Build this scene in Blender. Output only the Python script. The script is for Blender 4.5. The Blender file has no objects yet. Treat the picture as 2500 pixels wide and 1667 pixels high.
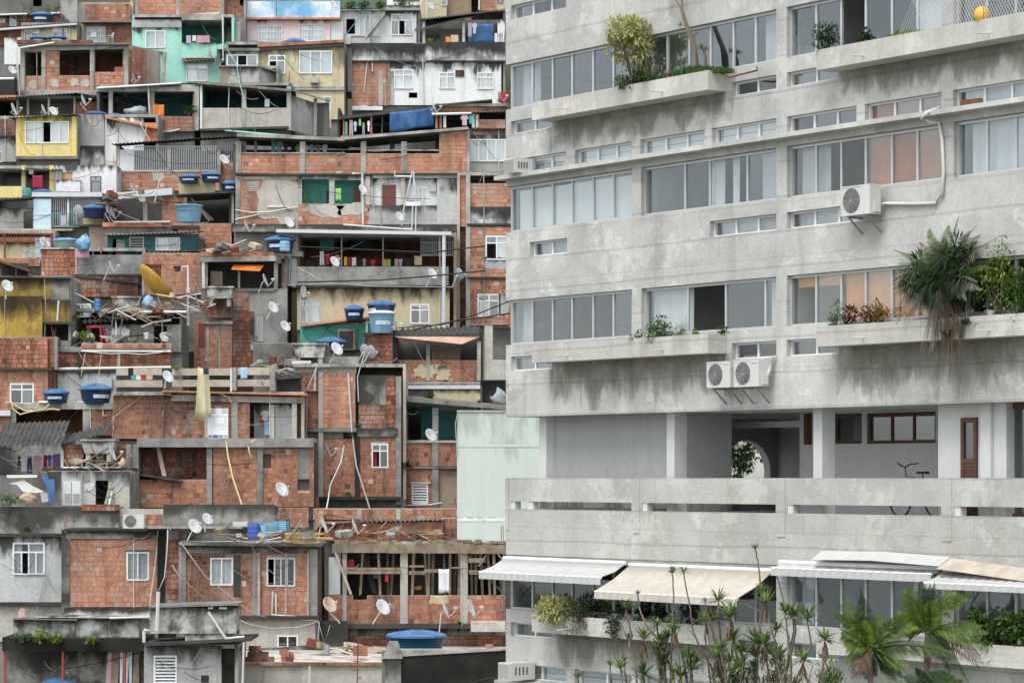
import bpy, math, random, re
from math import sin, cos, tan, pi, radians, sqrt, floor, ceil, atan2
from mathutils import Vector, Matrix
R = random.Random(11)
SC = bpy.context.scene
COL = SC.collection.objects
# ---------------------------------------------------------------- camera, sky, sun, exposure
F, CX, HY = 6944.0, 1250.0, 1166.0          # focal length in photo pixels, principal column, eye-level row
cam = bpy.data.cameras.new('camera'); cam.lens = 100; cam.sensor_width = 36
cam.shift_y = 0.133; cam.clip_start = 1; cam.clip_end = 9000
co = bpy.data.objects.new('camera', cam); COL.link(co)
co.location = (0, 0, 0); co.rotation_euler = (pi/2, 0, 0); SC.camera = co
SUN_EL, SUN_AZ = radians(58), radians(205)   # azimuth clockwise from +Y (view direction)
W = bpy.data.worlds.new('World'); SC.world = W; W.use_nodes = True
wn = W.node_tree; wn.nodes.clear()
sky = wn.nodes.new('ShaderNodeTexSky'); sky.sky_type = 'NISHITA'; sky.sun_disc = False
sky.sun_elevation = SUN_EL; sky.sun_rotation = SUN_AZ
sky.air_density = 1.6; sky.dust_density = 1.2; sky.ozone_density = 1.0
hs = wn.nodes.new('ShaderNodeHueSaturation'); hs.inputs['Saturation'].default_value = 0.22
bg = wn.nodes.new('ShaderNodeBackground'); bg.inputs[1].default_value = 0.15
wo = wn.nodes.new('ShaderNodeOutputWorld')
ctc = wn.nodes.new('ShaderNodeTexCoord'); cn = wn.nodes.new('ShaderNodeTexNoise'); cn.inputs['Scale'].default_value = 3.2; cn.inputs['Detail'].default_value = 5   # soft overcast cloud structure over the whole dome
cr = wn.nodes.new('ShaderNodeValToRGB'); cr.color_ramp.elements[0].position = .32; cr.color_ramp.elements[0].color = (.6, .61, .64, 1); cr.color_ramp.elements[1].position = .68; cr.color_ramp.elements[1].color = (1.25, 1.24, 1.22, 1)
cm = wn.nodes.new('ShaderNodeMix'); cm.data_type = 'RGBA'; cm.blend_type = 'MULTIPLY'; cm.inputs[0].default_value = 1
wn.links.new(ctc.outputs['Generated'], cn.inputs['Vector']); wn.links.new(cn.outputs[0], cr.inputs[0]); wn.links.new(sky.outputs[0], hs.inputs['Color'])
wn.links.new(hs.outputs[0], cm.inputs[6]); wn.links.new(cr.outputs[0], cm.inputs[7]); wn.links.new(cm.outputs[2], bg.inputs[0]); wn.links.new(bg.outputs[0], wo.inputs[0])
sl = bpy.data.lights.new('sun', 'SUN'); sl.energy = 1.5; sl.angle = radians(28); sl.color = (1, .97, .93)
so = bpy.data.objects.new('sun', sl); COL.link(so)
sd = Vector((sin(SUN_AZ)*cos(SUN_EL), cos(SUN_AZ)*cos(SUN_EL), sin(SUN_EL)))
so.rotation_euler = (-sd).to_track_quat('-Z', 'Y').to_euler()
SC.view_settings.view_transform = 'Standard'; SC.view_settings.look = 'None'
SC.view_settings.exposure = 0.72; SC.view_settings.gamma = 1
SC.render.engine = 'CYCLES'
cy = SC.cycles; cy.max_bounces = 4; cy.diffuse_bounces = 2; cy.glossy_bounces = 2; cy.transparent_max_bounces = 8; cy.transmission_bounces = 2
cy.use_denoising = True; cy.use_adaptive_sampling = True; cy.adaptive_threshold = .02; cy.caustics_reflective = False; cy.caustics_refractive = False

# ---------------------------------------------------------------- materials
MAT = {}
def nodes(name):
    m = bpy.data.materials.new(name); m.use_nodes = True; t = m.node_tree; t.nodes.clear()
    out = t.nodes.new('ShaderNodeOutputMaterial')
    def N(k, **kw):
        n = t.nodes.new('ShaderNode'+k)
        for a, v in kw.items(): setattr(n, a, v)
        return n
    def L(a, b): t.links.new(a, b)
    return m, t, out, N, L
def c4(c): return (c[0], c[1], c[2], 1)
def ramp(N, stops, interp='LINEAR'):
    r = N('ValToRGB'); r.color_ramp.interpolation = interp; e = r.color_ramp.elements
    while len(e) < len(stops): e.new(.5)
    for i, (p, c) in enumerate(stops):
        e[i].position = p; e[i].color = c4(c) if hasattr(c, '__len__') else (c, c, c, 1)
    return r
def mixc(N, L, fac, a, b, mode='MIX'):
    m = N('Mix', data_type='RGBA', blend_type=mode)
    for s, v in ((0, fac), (6, a), (7, b)):
        if isinstance(v, bpy.types.NodeSocket): L(v, m.inputs[s])
        elif s == 0: m.inputs[0].default_value = v
        else: m.inputs[s].default_value = c4(v)
    return m.outputs[2]
def noise(N, L, scale3, scale=1., detail=5., src=None, rough=.6):
    if src is None: src = N('NewGeometry').outputs['Position']
    mp = N('Mapping'); mp.inputs['Scale'].default_value = scale3; L(src, mp.inputs[0])
    n = N('TexNoise'); n.inputs['Scale'].default_value = scale; n.inputs['Detail'].default_value = detail
    n.inputs['Roughness'].default_value = rough; L(mp.outputs[0], n.inputs['Vector']); return n.outputs[0]
def plain(name, col, rough=.6, metal=0., spec=.4, var=.12, island=False):
    if name in MAT: return MAT[name]
    m, t, out, N, L = nodes(name); b = N('BsdfPrincipled')
    b.inputs['Roughness'].default_value = rough; b.inputs['Metallic'].default_value = metal
    b.inputs['Specular IOR Level'].default_value = spec
    n = noise(N, L, (1.3, 1.3, .8), 2.2, 3)
    r = ramp(N, [(.3, tuple(x*(1-var) for x in col)), (.7, tuple(min(1, x*(1+var*.6)) for x in col))]); L(n, r.inputs[0])
    c = r.outputs[0]
    if island:
        g = N('NewGeometry'); rr = ramp(N, [(0, .55), (1, 1.25)]); L(g.outputs['Random Per Island'], rr.inputs[0])
        c = mixc(N, L, 1., c, rr.outputs[0], 'MULTIPLY')
    L(c, b.inputs['Base Color']); L(b.outputs[0], out.inputs[0]); MAT[name] = m; return m
def plaster(name, col, col2=None, dirt=(.05, .05, .045), streak=.5, blot=.4, mold=0., rough=.9, bump=.14, scale=.45, foot=0., fine=.14):
    """weathered plaster / concrete: two tones in blotches, rain streaks, black mould creeping from the top edge"""
    m, t, out, N, L = nodes(name); b = N('BsdfPrincipled'); b.inputs['Roughness'].default_value = rough
    b.inputs['Specular IOR Level'].default_value = .2
    col2 = col2 or tuple(x*.72 for x in col)
    n1 = noise(N, L, (1, 1, 1), scale, 5); r1 = ramp(N, [(.42, 0.), (.62, 1.)]); L(n1, r1.inputs[0])
    mm = N('Math', operation='MULTIPLY'); L(r1.outputs[0], mm.inputs[0]); mm.inputs[1].default_value = blot
    c = mixc(N, L, mm.outputs[0], col, col2)
    n2 = noise(N, L, (1.6, 1.6, .12), 1.5, 4); r2 = ramp(N, [(.5, 0.), (.78, 1.)]); L(n2, r2.inputs[0])
    ms = N('Math', operation='MULTIPLY'); L(r2.outputs[0], ms.inputs[0]); ms.inputs[1].default_value = streak
    c = mixc(N, L, ms.outputs[0], c, dirt)
    n3 = noise(N, L, (1, 1, 1), 9, 2); r3 = ramp(N, [(.3, 1-fine), (.7, 1+fine*.57)]); L(n3, r3.inputs[0])
    c = mixc(N, L, 1., c, r3.outputs[0], 'MULTIPLY')
    if mold or foot:
        tc = N('TexCoord'); sp = N('SeparateXYZ'); L(tc.outputs['Generated'], sp.inputs[0])
        n4 = noise(N, L, (1.5, 1.5, .45), 1.3, 5)
        def edge(amount, flip):
            z = sp.outputs[2]
            if flip:
                s_ = N('Math', operation='SUBTRACT'); s_.inputs[0].default_value = 1; L(z, s_.inputs[1]); z = s_.outputs[0]
            a = N('Math', operation='MULTIPLY_ADD'); L(n4, a.inputs[0]); a.inputs[1].default_value = 1.5; a.inputs[2].default_value = -.75
            a2 = N('Math', operation='ADD'); L(a.outputs[0], a2.inputs[0]); L(z, a2.inputs[1])
            rr = ramp(N, [(max(0., .86-amount), 0.), (max(.05, 1.-amount), .45), (min(1., 1.3-amount), .95)]); L(a2.outputs[0], rr.inputs[0]); return rr.outputs[0]
        if mold: c = mixc(N, L, edge(mold, False), c, dirt)
        if foot: c = mixc(N, L, edge(foot, True), c, dirt)
    L(c, b.inputs['Base Color'])
    bp = N('Bump'); bp.inputs['Strength'].default_value = bump; bp.inputs['Distance'].default_value = .02
    n5 = noise(N, L, (1, 1, 1), 14, 2); L(n5, bp.inputs['Height']); L(bp.outputs[0], b.inputs['Normal'])
    L(b.outputs[0], out.inputs[0]); MAT[name] = m; return m
def brickmat(name, stops, grime=.5, gcol=(.035, .028, .024), gs=.5):
    m, t, out, N, L = nodes(name); b = N('BsdfPrincipled'); b.inputs['Roughness'].default_value = .88
    b.inputs['Specular IOR Level'].default_value = .2
    g = N('NewGeometry'); oi = N('ObjectInfo'); ad = N('Math', operation='ADD'); L(g.outputs['Random Per Island'], ad.inputs[0]); L(oi.outputs['Random'], ad.inputs[1])
    fr = N('Math', operation='FRACT'); L(ad.outputs[0], fr.inputs[0])
    r = ramp(N, stops); L(fr.outputs[0], r.inputs[0]); c = r.outputs[0]
    n0 = noise(N, L, (1, 1, 1), 7, 2); r0 = ramp(N, [(.25, .8), (.75, 1.12)]); L(n0, r0.inputs[0]); c = mixc(N, L, 1., c, r0.outputs[0], 'MULTIPLY')
    n1 = noise(N, L, (1, 1, .45), gs, 4); r1 = ramp(N, [(.42, 0.), (.52, .35), (.64, 1.)]); L(n1, r1.inputs[0])
    mm = N('Math', operation='MULTIPLY'); L(r1.outputs[0], mm.inputs[0]); mm.inputs[1].default_value = grime
    c = mixc(N, L, mm.outputs[0], c, gcol)
    n8 = noise(N, L, (2.2, 2.2, .16), 1.1, 4); r8 = ramp(N, [(.5, 0.), (.72, .35+grime*.6)]); L(n8, r8.inputs[0]); c = mixc(N, L, r8.outputs[0], c, gcol)
    n6 = noise(N, L, (1, 1, 1), .9, 4); r6 = ramp(N, [(.55, 0.), (.7, .5)]); L(n6, r6.inputs[0]); c = mixc(N, L, r6.outputs[0], c, (.42, .38, .33))
    L(c, b.inputs['Base Color'])
    L(b.outputs[0], out.inputs[0]); MAT[name] = m; return m
def glassmat(name, tint, refl=.25, rcol=(.9, .95, 1)):
    m, t, out, N, L = nodes(name); tr = N('BsdfTransparent'); tr.inputs[0].default_value = c4(tint)
    gl = N('BsdfGlossy'); gl.inputs['Roughness'].default_value = .03; gl.inputs['Color'].default_value = c4(rcol)
    n = noise(N, L, (1, 1, 1), 1.3, 2); bp = N('Bump'); bp.inputs['Strength'].default_value = .14; L(n, bp.inputs['Height']); L(bp.outputs[0], gl.inputs['Normal'])
    mx = N('MixShader'); lw = N('LayerWeight'); lw.inputs[0].default_value = .3
    a = N('Math', operation='MULTIPLY_ADD'); L(lw.outputs['Facing'], a.inputs[0]); a.inputs[1].default_value = .16; a.inputs[2].default_value = refl
    oi = N('ObjectInfo'); b2 = N('Math', operation='MULTIPLY_ADD'); L(oi.outputs['Random'], b2.inputs[0]); b2.inputs[1].default_value = .09; L(a.outputs[0], b2.inputs[2]); a = b2; a.use_clamp = True
    L(a.outputs[0], mx.inputs[0]); L(tr.outputs[0], mx.inputs[1]); L(gl.outputs[0], mx.inputs[2]); L(mx.outputs[0], out.inputs[0]); MAT[name] = m; return m
def leafmat(name, c1, c2, c3=None, trans=.3):
    m, t, out, N, L = nodes(name); g = N('NewGeometry')
    st = [(0, c1), (.6, c2), (1, c3 or c2)]
    r = ramp(N, st); L(g.outputs['Random Per Island'], r.inputs[0])
    d = N('BsdfPrincipled'); d.inputs['Roughness'].default_value = .55; d.inputs['Specular IOR Level'].default_value = .3; L(r.outputs[0], d.inputs['Base Color'])
    tl = N('BsdfTranslucent'); L(r.outputs[0], tl.inputs[0]); mx = N('MixShader'); mx.inputs[0].default_value = trans
    L(d.outputs[0], mx.inputs[1]); L(tl.outputs[0], mx.inputs[2]); L(mx.outputs[0], out.inputs[0]); MAT[name] = m; return m
def lettermat(name, col): return plain(name, col, .6, var=.02)

# house walls
P_ = plaster
P_('conc', (.43, .42, .38), (.17, .165, .15), streak=.7, blot=.75, scale=.8)
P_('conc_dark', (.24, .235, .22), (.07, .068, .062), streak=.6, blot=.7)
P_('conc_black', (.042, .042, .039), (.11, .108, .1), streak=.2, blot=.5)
P_('mortar', (.52, .45, .39), (.3, .25, .2), streak=.5, blot=.6)
P_('mortar_dark', (.13, .09, .075), (.07, .06, .05), streak=.4, blot=.6)
P_('gray', (.42, .425, .41), (.3, .305, .3), streak=.35, blot=.7, mold=.22)
P_('gray_light', (.5, .52, .51), (.38, .4, .4), streak=.3, blot=.6, mold=.12)
P_('gray_rough', (.31, .31, .295), (.14, .14, .135), streak=.5, blot=.7, scale=1.2)
P_('graybrick', (.47, .45, .4), (.33, .31, .27), streak=.4, blot=.6, scale=1.0)
P_('cream', (.62, .54, .36), (.46, .41, .29), streak=.45, blot=.6, mold=.2, dirt=(.14, .12, .08))
P_('beige', (.53, .46, .31), (.42, .37, .26), streak=.25, blot=.5, mold=.16, dirt=(.08, .07, .05))
P_('white', (.74, .76, .75), (.6, .62, .61), streak=.3, blot=.4, mold=.06)
P_('white_mold', (.62, .63, .61), (.14, .14, .135), streak=.9, blot=.9, mold=.62, scale=1.3, dirt=(.025, .025, .025))
P_('lilac', (.66, .65, .68), (.55, .54, .57), streak=.3, blot=.5, mold=.1)
P_('yellow', (.66, .52, .1), (.55, .45, .16), streak=.3, blot=.5, mold=.1, dirt=(.2, .16, .06))
P_('yellow_pale', (.72, .6, .25), (.6, .5, .24), streak=.2, blot=.4)
P_('mustard', (.47, .31, .07), (.2, .14, .05), streak=.95, blot=.8, mold=.45, dirt=(.045, .035, .018), scale=.9)
P_('mint', (.36, .68, .58), (.3, .6, .52), streak=.15, blot=.4, mold=.04)
P_('mint_pale', (.53, .59, .55), (.5, .56, .52), streak=.3, blot=.5, mold=.14, dirt=(.36, .41, .37), bump=.0, fine=.04)
P_('teal', (.1, .36, .3), (.07, .27, .22), streak=.3, blot=.5)
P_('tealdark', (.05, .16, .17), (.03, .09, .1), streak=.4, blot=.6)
P_('pink', (.76, .63, .62), (.66, .56, .55), streak=.2, blot=.4, mold=.05)
P_('skyblue', (.18, .43, .66), (.72, .8, .86), streak=.2, blot=1., scale=.55)
P_('paleblue', (.52, .68, .76), (.46, .62, .7), streak=.15, blot=.4)
P_('brownwall', (.27, .2, .13), (.36, .32, .26), streak=.8, blot=.6, dirt=(.12, .07, .04))
P_('salmon', (.55, .42, .34), (.42, .32, .27), streak=.4, blot=.5)
P_('moldwall', (.3, .295, .27), (.06, .06, .055), streak=.7, blot=1., mold=.45, scale=.9)
P_('moss_black', (.016, .016, .015), (.045, .046, .036), streak=.2, blot=.6)
P_('soil', (.09, .075, .05), (.05, .07, .03), streak=.2, blot=.8)
P_('cement_roof', (.6, .56, .5), (.3, .26, .22), streak=.1, blot=.9, scale=1.5)
P_('asbestos', (.5, .51, .47), (.06, .06, .055), streak=.85, blot=.9, scale=1.6, mold=.2)
brickmat('brick', [(0, (.19, .075, .045)), (.06, (.35, .146, .088)), (.5, (.43, .19, .117)), (.93, (.48, .22, .138)), (.985, (.5, .26, .17)), (1, (.6, .4, .28))], .62)
brickmat('brick_fresh', [(0, (.31, .13, .08)), (.06, (.46, .202, .126)), (.5, (.52, .246, .158)), (.93, (.565, .28, .183)), (.985, (.6, .35, .235)), (1, (.68, .5, .37))], .34)
brickmat('brick_dark', [(0, (.1, .042, .028)), (.1, (.235, .094, .058)), (.7, (.315, .13, .08)), (1, (.4, .18, .113))], .85)
# trim, metal, plastic
plain('frame_white', (.75, .77, .78), .4, var=.05); plain('frame_grey', (.42, .44, .45), .4, var=.05)
plain('alu', (.53, .56, .57), .38, .35, var=.05); plain('alu_dark', (.12, .13, .135), .5, var=.1)
plain('wood_brown', (.12, .05, .03), .6, var=.3); plain('wood_old', (.24, .19, .135), .85, var=.45); plain('wood_grey', (.42, .37, .3), .85, var=.3)
plain('timber_new', (.5, .33, .14), .7, var=.25); plain('door_white', (.6, .62, .63), .6); plain('door_brown', (.16, .045, .035), .5)
plain('pvc', (.6, .59, .55), .4, var=.08); plain('steel', (.3, .3, .3), .5, .5); plain('rust', (.2, .06, .035), .9, var=.4)
plain('pink_post', (.7, .22, .28), .6); plain('red_post', (.33, .07, .045), .7); plain('white_metal', (.55, .57, .6), .4, .1)
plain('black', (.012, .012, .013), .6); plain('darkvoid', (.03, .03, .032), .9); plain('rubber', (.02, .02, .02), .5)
plain('tank_blue', (.02, .05, .125), .35, var=.2); plain('lid_blue', (.07, .17, .34), .4, var=.35); plain('tank_mid', (.06, .17, .36), .4, var=.2)
plain('tank_light', (.2, .38, .52), .5, var=.25); plain('lid_white', (.72, .76, .78), .5); plain('tank_black', (.025, .028, .035), .4); plain('tank_pale', (.33, .48, .44), .5)
plain('dish', (.56, .575, .58), .5, var=.22); plain('dish_back', (.3, .33, .35), .5); plain('dish_rust', (.55, .4, .32), .7, var=.5); plain('tank_deep', (.018, .075, .17), .4, var=.2); plain('peach', (.55, .33, .25), .7, var=.2); plain('dish_yellow', (.5, .3, .05), .55, var=.25)
plain('letters_red', (.6, .12, .1), .6); plain('letters_blue', (.012, .035, .11), .6, var=.02); plain('letters_brand', (.03, .12, .45), .6); plain('sticker', (.72, .78, .82), .5, var=.03)
plain('ac_white', (.58, .58, .56), .45, var=.06); plain('ac_grey', (.4, .41, .4), .5); plain('ac_dark', (.1, .1, .105), .5)
plain('roof_dark', (.07, .068, .065), .9, var=.45); plain('roof_grey', (.2, .195, .18), .9, var=.5); plain('roof_clay', (.55, .22, .12), .85, var=.35); plain('roof_white', (.66, .67, .68), .5, var=.15)
plain('tarp_blue', (.03, .11, .27), .6, var=.55); plain('tarp_light', (.2, .42, .62), .5, var=.4); plain('tarp_white', (.7, .7, .68), .6)
plain('tarp_grey', (.3, .33, .35), .4, var=.3); plain('hose', (.56, .47, .24), .5); plain('cloth_cream', (.56, .5, .32), .8); plain('paper', (.72, .76, .8), .7, var=.03)
plain('cable', (.35, .34, .32), .6); plain('cable_black', (.015, .015, .016), .6)
for k, c in dict(red=(.42, .03, .04), white=(.7, .7, .72), black=(.02, .02, .025), blue=(.06, .12, .4), lblue=(.3, .52, .68), pinkc=(.5, .3, .36), lilacc=(.42, .37, .5), green=(.1, .35, .13), teal=(.05, .35, .38), orange=(.68, .2, .04), grey=(.3, .31, .33), purple=(.2, .1, .3), wine=(.3, .02, .06), navy=(.03, .04, .1), lime=(.26, .5, .14), tan=(.5, .4, .28), yell=(.72, .45, .09)).items():
    plain('c_'+k, c, .85, var=.2)
glassmat('glass', (.92, .94, .95), .07)
plain('curtain', (.5, .53, .55), .9, var=.12); plain('curtain_white', (.72, .75, .74), .9, var=.06); plain('blind_white', (.74, .77, .75), .8, var=.04)
plain('blind_brown', (.42, .17, .08), .8, var=.2); plain('blind_tan', (.7, .33, .12), .8, var=.15); plain('blind_dark', (.035, .037, .04), .7)
# apartment building
def concmat(name, c1, c2, dirt, s=.28, stain=.45, fade=False):
    """cast concrete: pale cement smears, darker damp patches, rain streaks, lift joints; fade = a stain whose ragged edges let the wall behind show"""
    m, t, out, N, L = nodes(name); b = N('BsdfPrincipled'); b.inputs['Roughness'].default_value = .9; b.inputs['Specular IOR Level'].default_value = .15
    n1 = noise(N, L, (1, 1, 1.3), s, 6, rough=.65); r1 = ramp(N, [(.36, c1), (.48, tuple((x+y)/2 for x, y in zip(c1, c2))), (.53, c2), (.7, c1)]); L(n1, r1.inputs[0]); c = r1.outputs[0]
    n7 = noise(N, L, (1, 1, 1.2), .5, 7, rough=.72); r7 = ramp(N, [(.53, 0.), (.57, .5), (.7, .6)]); L(n7, r7.inputs[0]); c = mixc(N, L, r7.outputs[0], c, tuple(min(.8, x*1.22+.02) for x in c1))
    n4 = noise(N, L, (1, 1, 1), 1.1, 7, rough=.75); r4 = ramp(N, [(.54, 0.), (.6, .25), (.75, .35)]); L(n4, r4.inputs[0]); c = mixc(N, L, r4.outputs[0], c, tuple(x*.66 for x in c2))
    n2 = noise(N, L, (1.1, 1.1, .14), 1.6, 5); r2 = ramp(N, [(.5, 0.), (.75, stain)]); L(n2, r2.inputs[0]); c = mixc(N, L, r2.outputs[0], c, dirt)
    n3 = noise(N, L, (1, 1, 1), 22, 3); r3 = ramp(N, [(.3, .86), (.7, 1.08)]); L(n3, r3.inputs[0]); c = mixc(N, L, 1., c, r3.outputs[0], 'MULTIPLY')
    g = N('NewGeometry'); wv = N('TexWave'); wv.bands_direction = 'Z'; wv.inputs['Scale'].default_value = .42; wv.inputs['Distortion'].default_value = .5; wv.inputs['Detail Scale'].default_value = .6
    L(g.outputs['Position'], wv.inputs[0]); r5 = ramp(N, [(.0, .72), (.02, 1.), (1, 1.)]); L(wv.outputs[0], r5.inputs[0]); c = mixc(N, L, .7, c, r5.outputs[0], 'MULTIPLY')
    dt = N('VectorMath', operation='DOT_PRODUCT'); L(g.outputs['Position'], dt.inputs[0]); dt.inputs[1].default_value = (.5764, -.8171, 0); sz = N('SeparateXYZ'); L(g.outputs['Position'], sz.inputs[0])
    cx = N('CombineXYZ'); L(dt.outputs['Value'], cx.inputs[0]); L(sz.outputs[2], cx.inputs[1]); bt = N('TexBrick'); L(cx.outputs[0], bt.inputs[0]); bt.offset = .37
    for k_, v_ in (('Color1', (.9, .9, .89, 1)), ('Color2', (1.06, 1.06, 1.05, 1)), ('Mortar', (.66, .65, .62, 1)), ('Scale', 1.), ('Mortar Size', .006), ('Mortar Smooth', .3), ('Brick Width', 2.52), ('Row Height', 1.17)): bt.inputs[k_].default_value = v_
    c = mixc(N, L, .75, c, bt.outputs[0], 'MULTIPLY')
    L(c, b.inputs['Base Color'])
    bp = N('Bump'); bp.inputs['Strength'].default_value = .3; bp.inputs['Distance'].default_value = .015; L(noise(N, L, (1, 1, 1), 9, 4), bp.inputs['Height']); L(bp.outputs[0], b.inputs['Normal'])
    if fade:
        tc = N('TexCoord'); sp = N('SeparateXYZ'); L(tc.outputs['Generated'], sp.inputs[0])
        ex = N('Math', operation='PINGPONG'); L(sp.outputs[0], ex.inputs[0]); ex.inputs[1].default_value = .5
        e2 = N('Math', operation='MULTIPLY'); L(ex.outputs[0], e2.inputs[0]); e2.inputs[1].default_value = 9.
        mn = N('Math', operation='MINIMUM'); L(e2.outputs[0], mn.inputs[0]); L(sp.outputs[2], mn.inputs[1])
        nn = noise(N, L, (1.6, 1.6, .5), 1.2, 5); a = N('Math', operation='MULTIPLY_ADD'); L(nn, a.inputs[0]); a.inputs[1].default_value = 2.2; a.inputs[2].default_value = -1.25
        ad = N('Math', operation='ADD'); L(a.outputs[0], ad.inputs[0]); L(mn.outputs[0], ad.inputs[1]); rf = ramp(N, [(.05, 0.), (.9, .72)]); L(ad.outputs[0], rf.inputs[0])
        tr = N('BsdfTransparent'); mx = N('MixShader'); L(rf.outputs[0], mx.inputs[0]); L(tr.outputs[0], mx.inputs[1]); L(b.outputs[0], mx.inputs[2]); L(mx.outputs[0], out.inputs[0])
    else: L(b.outputs[0], out.inputs[0])
    MAT[name] = m; return m
concmat('facade', (.55, .546, .525), (.435, .435, .422), (.26, .25, .22))
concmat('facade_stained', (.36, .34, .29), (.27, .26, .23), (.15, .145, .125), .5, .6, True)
concmat('rail', (.5, .5, .475), (.42, .42, .4), (.38, .35, .27), .35, .4)
concmat('planter', (.54, .525, .48), (.48, .47, .44), (.25, .24, .21), .8, .45)
P_('wall_white', (.62, .63, .625), (.56, .57, .565), streak=.22, blot=.5, dirt=(.38, .375, .36), bump=.05, fine=.05); P_('wall_grey', (.38, .385, .39), (.33, .335, .34), streak=.3, blot=.6, dirt=(.2, .2, .195), bump=.05, fine=.06, foot=.06); plain('town_ground', (.26, .27, .25), .9, var=.3); plain('room', (.6, .61, .6), .9); plain('room_red', (.16, .03, .03), .9)
plain('awning_white', (.5, .5, .485), .7, var=.07); plain('awning_cream', (.52, .475, .41), .75, var=.14); plain('sheet_brown', (.48, .42, .35), .7, var=.2)
glassmat('glass_clear', (.96, .97, .97), .02); glassmat('glass_bld', (.95, .97, .98), .05, (.82, .88, .95)); glassmat('glass_dark', (.6, .63, .65), .11, (.8, .85, .9))
# plants
leafmat('leaf_green', (.03, .08, .018), (.07, .15, .03), (.12, .2, .04)); leafmat('leaf_dark', (.015, .04, .014), (.035, .075, .025), (.06, .1, .035))
leafmat('leaf_varieg', (.26, .29, .08), (.5, .5, .2), (.68, .64, .36)); leafmat('leaf_lime', (.09, .16, .025), (.19, .28, .045), (.34, .38, .07)); leafmat('leaf_palm', (.06, .12, .025), (.13, .21, .045), (.27, .33, .08))
leafmat('leaf_dead', (.14, .12, .09), (.3, .27, .23), (.45, .42, .37), .1); leafmat('leaf_yucca', (.05, .1, .035), (.12, .2, .06), (.3, .33, .1)); leafmat('leaf_red', (.08, .035, .025), (.14, .07, .05), (.2, .12, .07))
leafmat('leaf_orange', (.3, .12, .03), (.2, .2, .05), (.1, .16, .05)); leafmat('petal_pink', (.6, .08, .18), (.7, .15, .25)); plain('bark', (.16, .13, .1), .95, var=.4); plain('bark_pale', (.4, .37, .32), .9, var=.35)
leafmat('leaf_brown', (.06, .04, .025), (.13, .085, .05), (.22, .15, .09), .1)

# ---------------------------------------------------------------- mesh helpers
class MB:
    def __init__(s): s.v = []; s.f = []; s.sm = False
    def box(s, x0, x1, y0, y1, z0, z1):
        i = len(s.v)
        s.v += [(x0, y0, z0), (x1, y0, z0), (x1, y1, z0), (x0, y1, z0), (x0, y0, z1), (x1, y0, z1), (x1, y1, z1), (x0, y1, z1)]
        s.f += [(i, i+1, i+5, i+4), (i+1, i+2, i+6, i+5), (i+2, i+3, i+7, i+6), (i+3, i, i+4, i+7), (i+4, i+5, i+6, i+7), (i+3, i+2, i+1, i)]
        return s
    def hexa(s, p):   # 8 corner points, bottom loop then top loop
        i = len(s.v); s.v += [tuple(q) for q in p]
        s.f += [(i, i+1, i+5, i+4), (i+1, i+2, i+6, i+5), (i+2, i+3, i+7, i+6), (i+3, i, i+4, i+7), (i+4, i+5, i+6, i+7), (i+3, i+2, i+1, i)]
        return s
    def prism(s, pts, y0, y1):   # outline in (x,z), extruded along y
        i = len(s.v); n = len(pts)
        s.v += [(x, y0, z) for x, z in pts]+[(x, y1, z) for x, z in pts]
        s.f += [tuple(range(i, i+n)), tuple(range(i+2*n-1, i+n-1, -1))]
        s.f += [(i+k, i+n+k, i+n+(k+1) % n, i+(k+1) % n) for k in range(n)]
        return s
    def tube(s, pts, r, n=6, r1=None):
        pts = [Vector(p) for p in pts]; i = len(s.v); m = len(pts)
        for k, p in enumerate(pts):
            t = (pts[min(k+1, m-1)]-pts[max(k-1, 0)])
            t = t.normalized() if t.length > 1e-9 else Vector((0, 0, 1))
            a = t.cross(Vector((0, 0, 1)) if abs(t.z) < .9 else Vector((1, 0, 0))).normalized(); b = t.cross(a)
            rr = r if r1 is None else r+(r1-r)*k/max(1, m-1)
            for j in range(n):
                q = p+a*(rr*cos(2*pi*j/n))+b*(rr*sin(2*pi*j/n)); s.v.append(tuple(q))
        for k in range(m-1):
            for j in range(n):
                s.f.append((i+k*n+j, i+k*n+(j+1) % n, i+(k+1)*n+(j+1) % n, i+(k+1)*n+j))
        s.f += [tuple(range(i+n-1, i-1, -1)), tuple(range(i+(m-1)*n, i+m*n))]
        return s
    def lathe(s, prof, n=24, c=(0, 0, 0), cap=True):   # prof: (r,z)
        i = len(s.v); m = len(prof)
        for r, z in prof:
            for j in range(n): s.v.append((c[0]+r*cos(2*pi*j/n), c[1]+r*sin(2*pi*j/n), c[2]+z))
        for k in range(m-1):
            for j in range(n): s.f.append((i+k*n+j, i+k*n+(j+1) % n, i+(k+1)*n+(j+1) % n, i+(k+1)*n+j))
        if cap: s.f += [tuple(range(i+n-1, i-1, -1)), tuple(range(i+(m-1)*n, i+m*n))]
        return s
    def build(s, name, mat, parent=None, off=None, smooth=False, kind=None):
        me = bpy.data.meshes.new(name)
        v = s.v if off is None else [(x-off[0], y-off[1], z-off[2]) for x, y, z in s.v]
        me.from_pydata(v, [], s.f); me.materials.append(MAT[mat])
        if smooth: me.polygons.foreach_set('use_smooth', [True]*len(me.polygons))
        return link(name, me, parent, kind)
def link(name, me, parent=None, kind=None):
    o = bpy.data.objects.new(name, me); COL.link(o)
    if parent is not None: o.parent = parent
    if kind: o['kind'] = kind
    return o
LABELS = {}
def tag(o, label, cat, group=None, kind=None):
    o['label'] = label; o['category'] = cat
    if group: o['group'] = group
    if kind: o['kind'] = kind
    LABELS[label] = LABELS.get(label, 0)+1
    return o
def thing(name, label, cat, loc, rz=0., group=None):
    o = bpy.data.objects.new(name, None); o.empty_display_size = .2; COL.link(o); o.location = loc; o.rotation_euler = (0, 0, rz)
    return tag(o, label, cat, group)
TXT = {}
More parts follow.
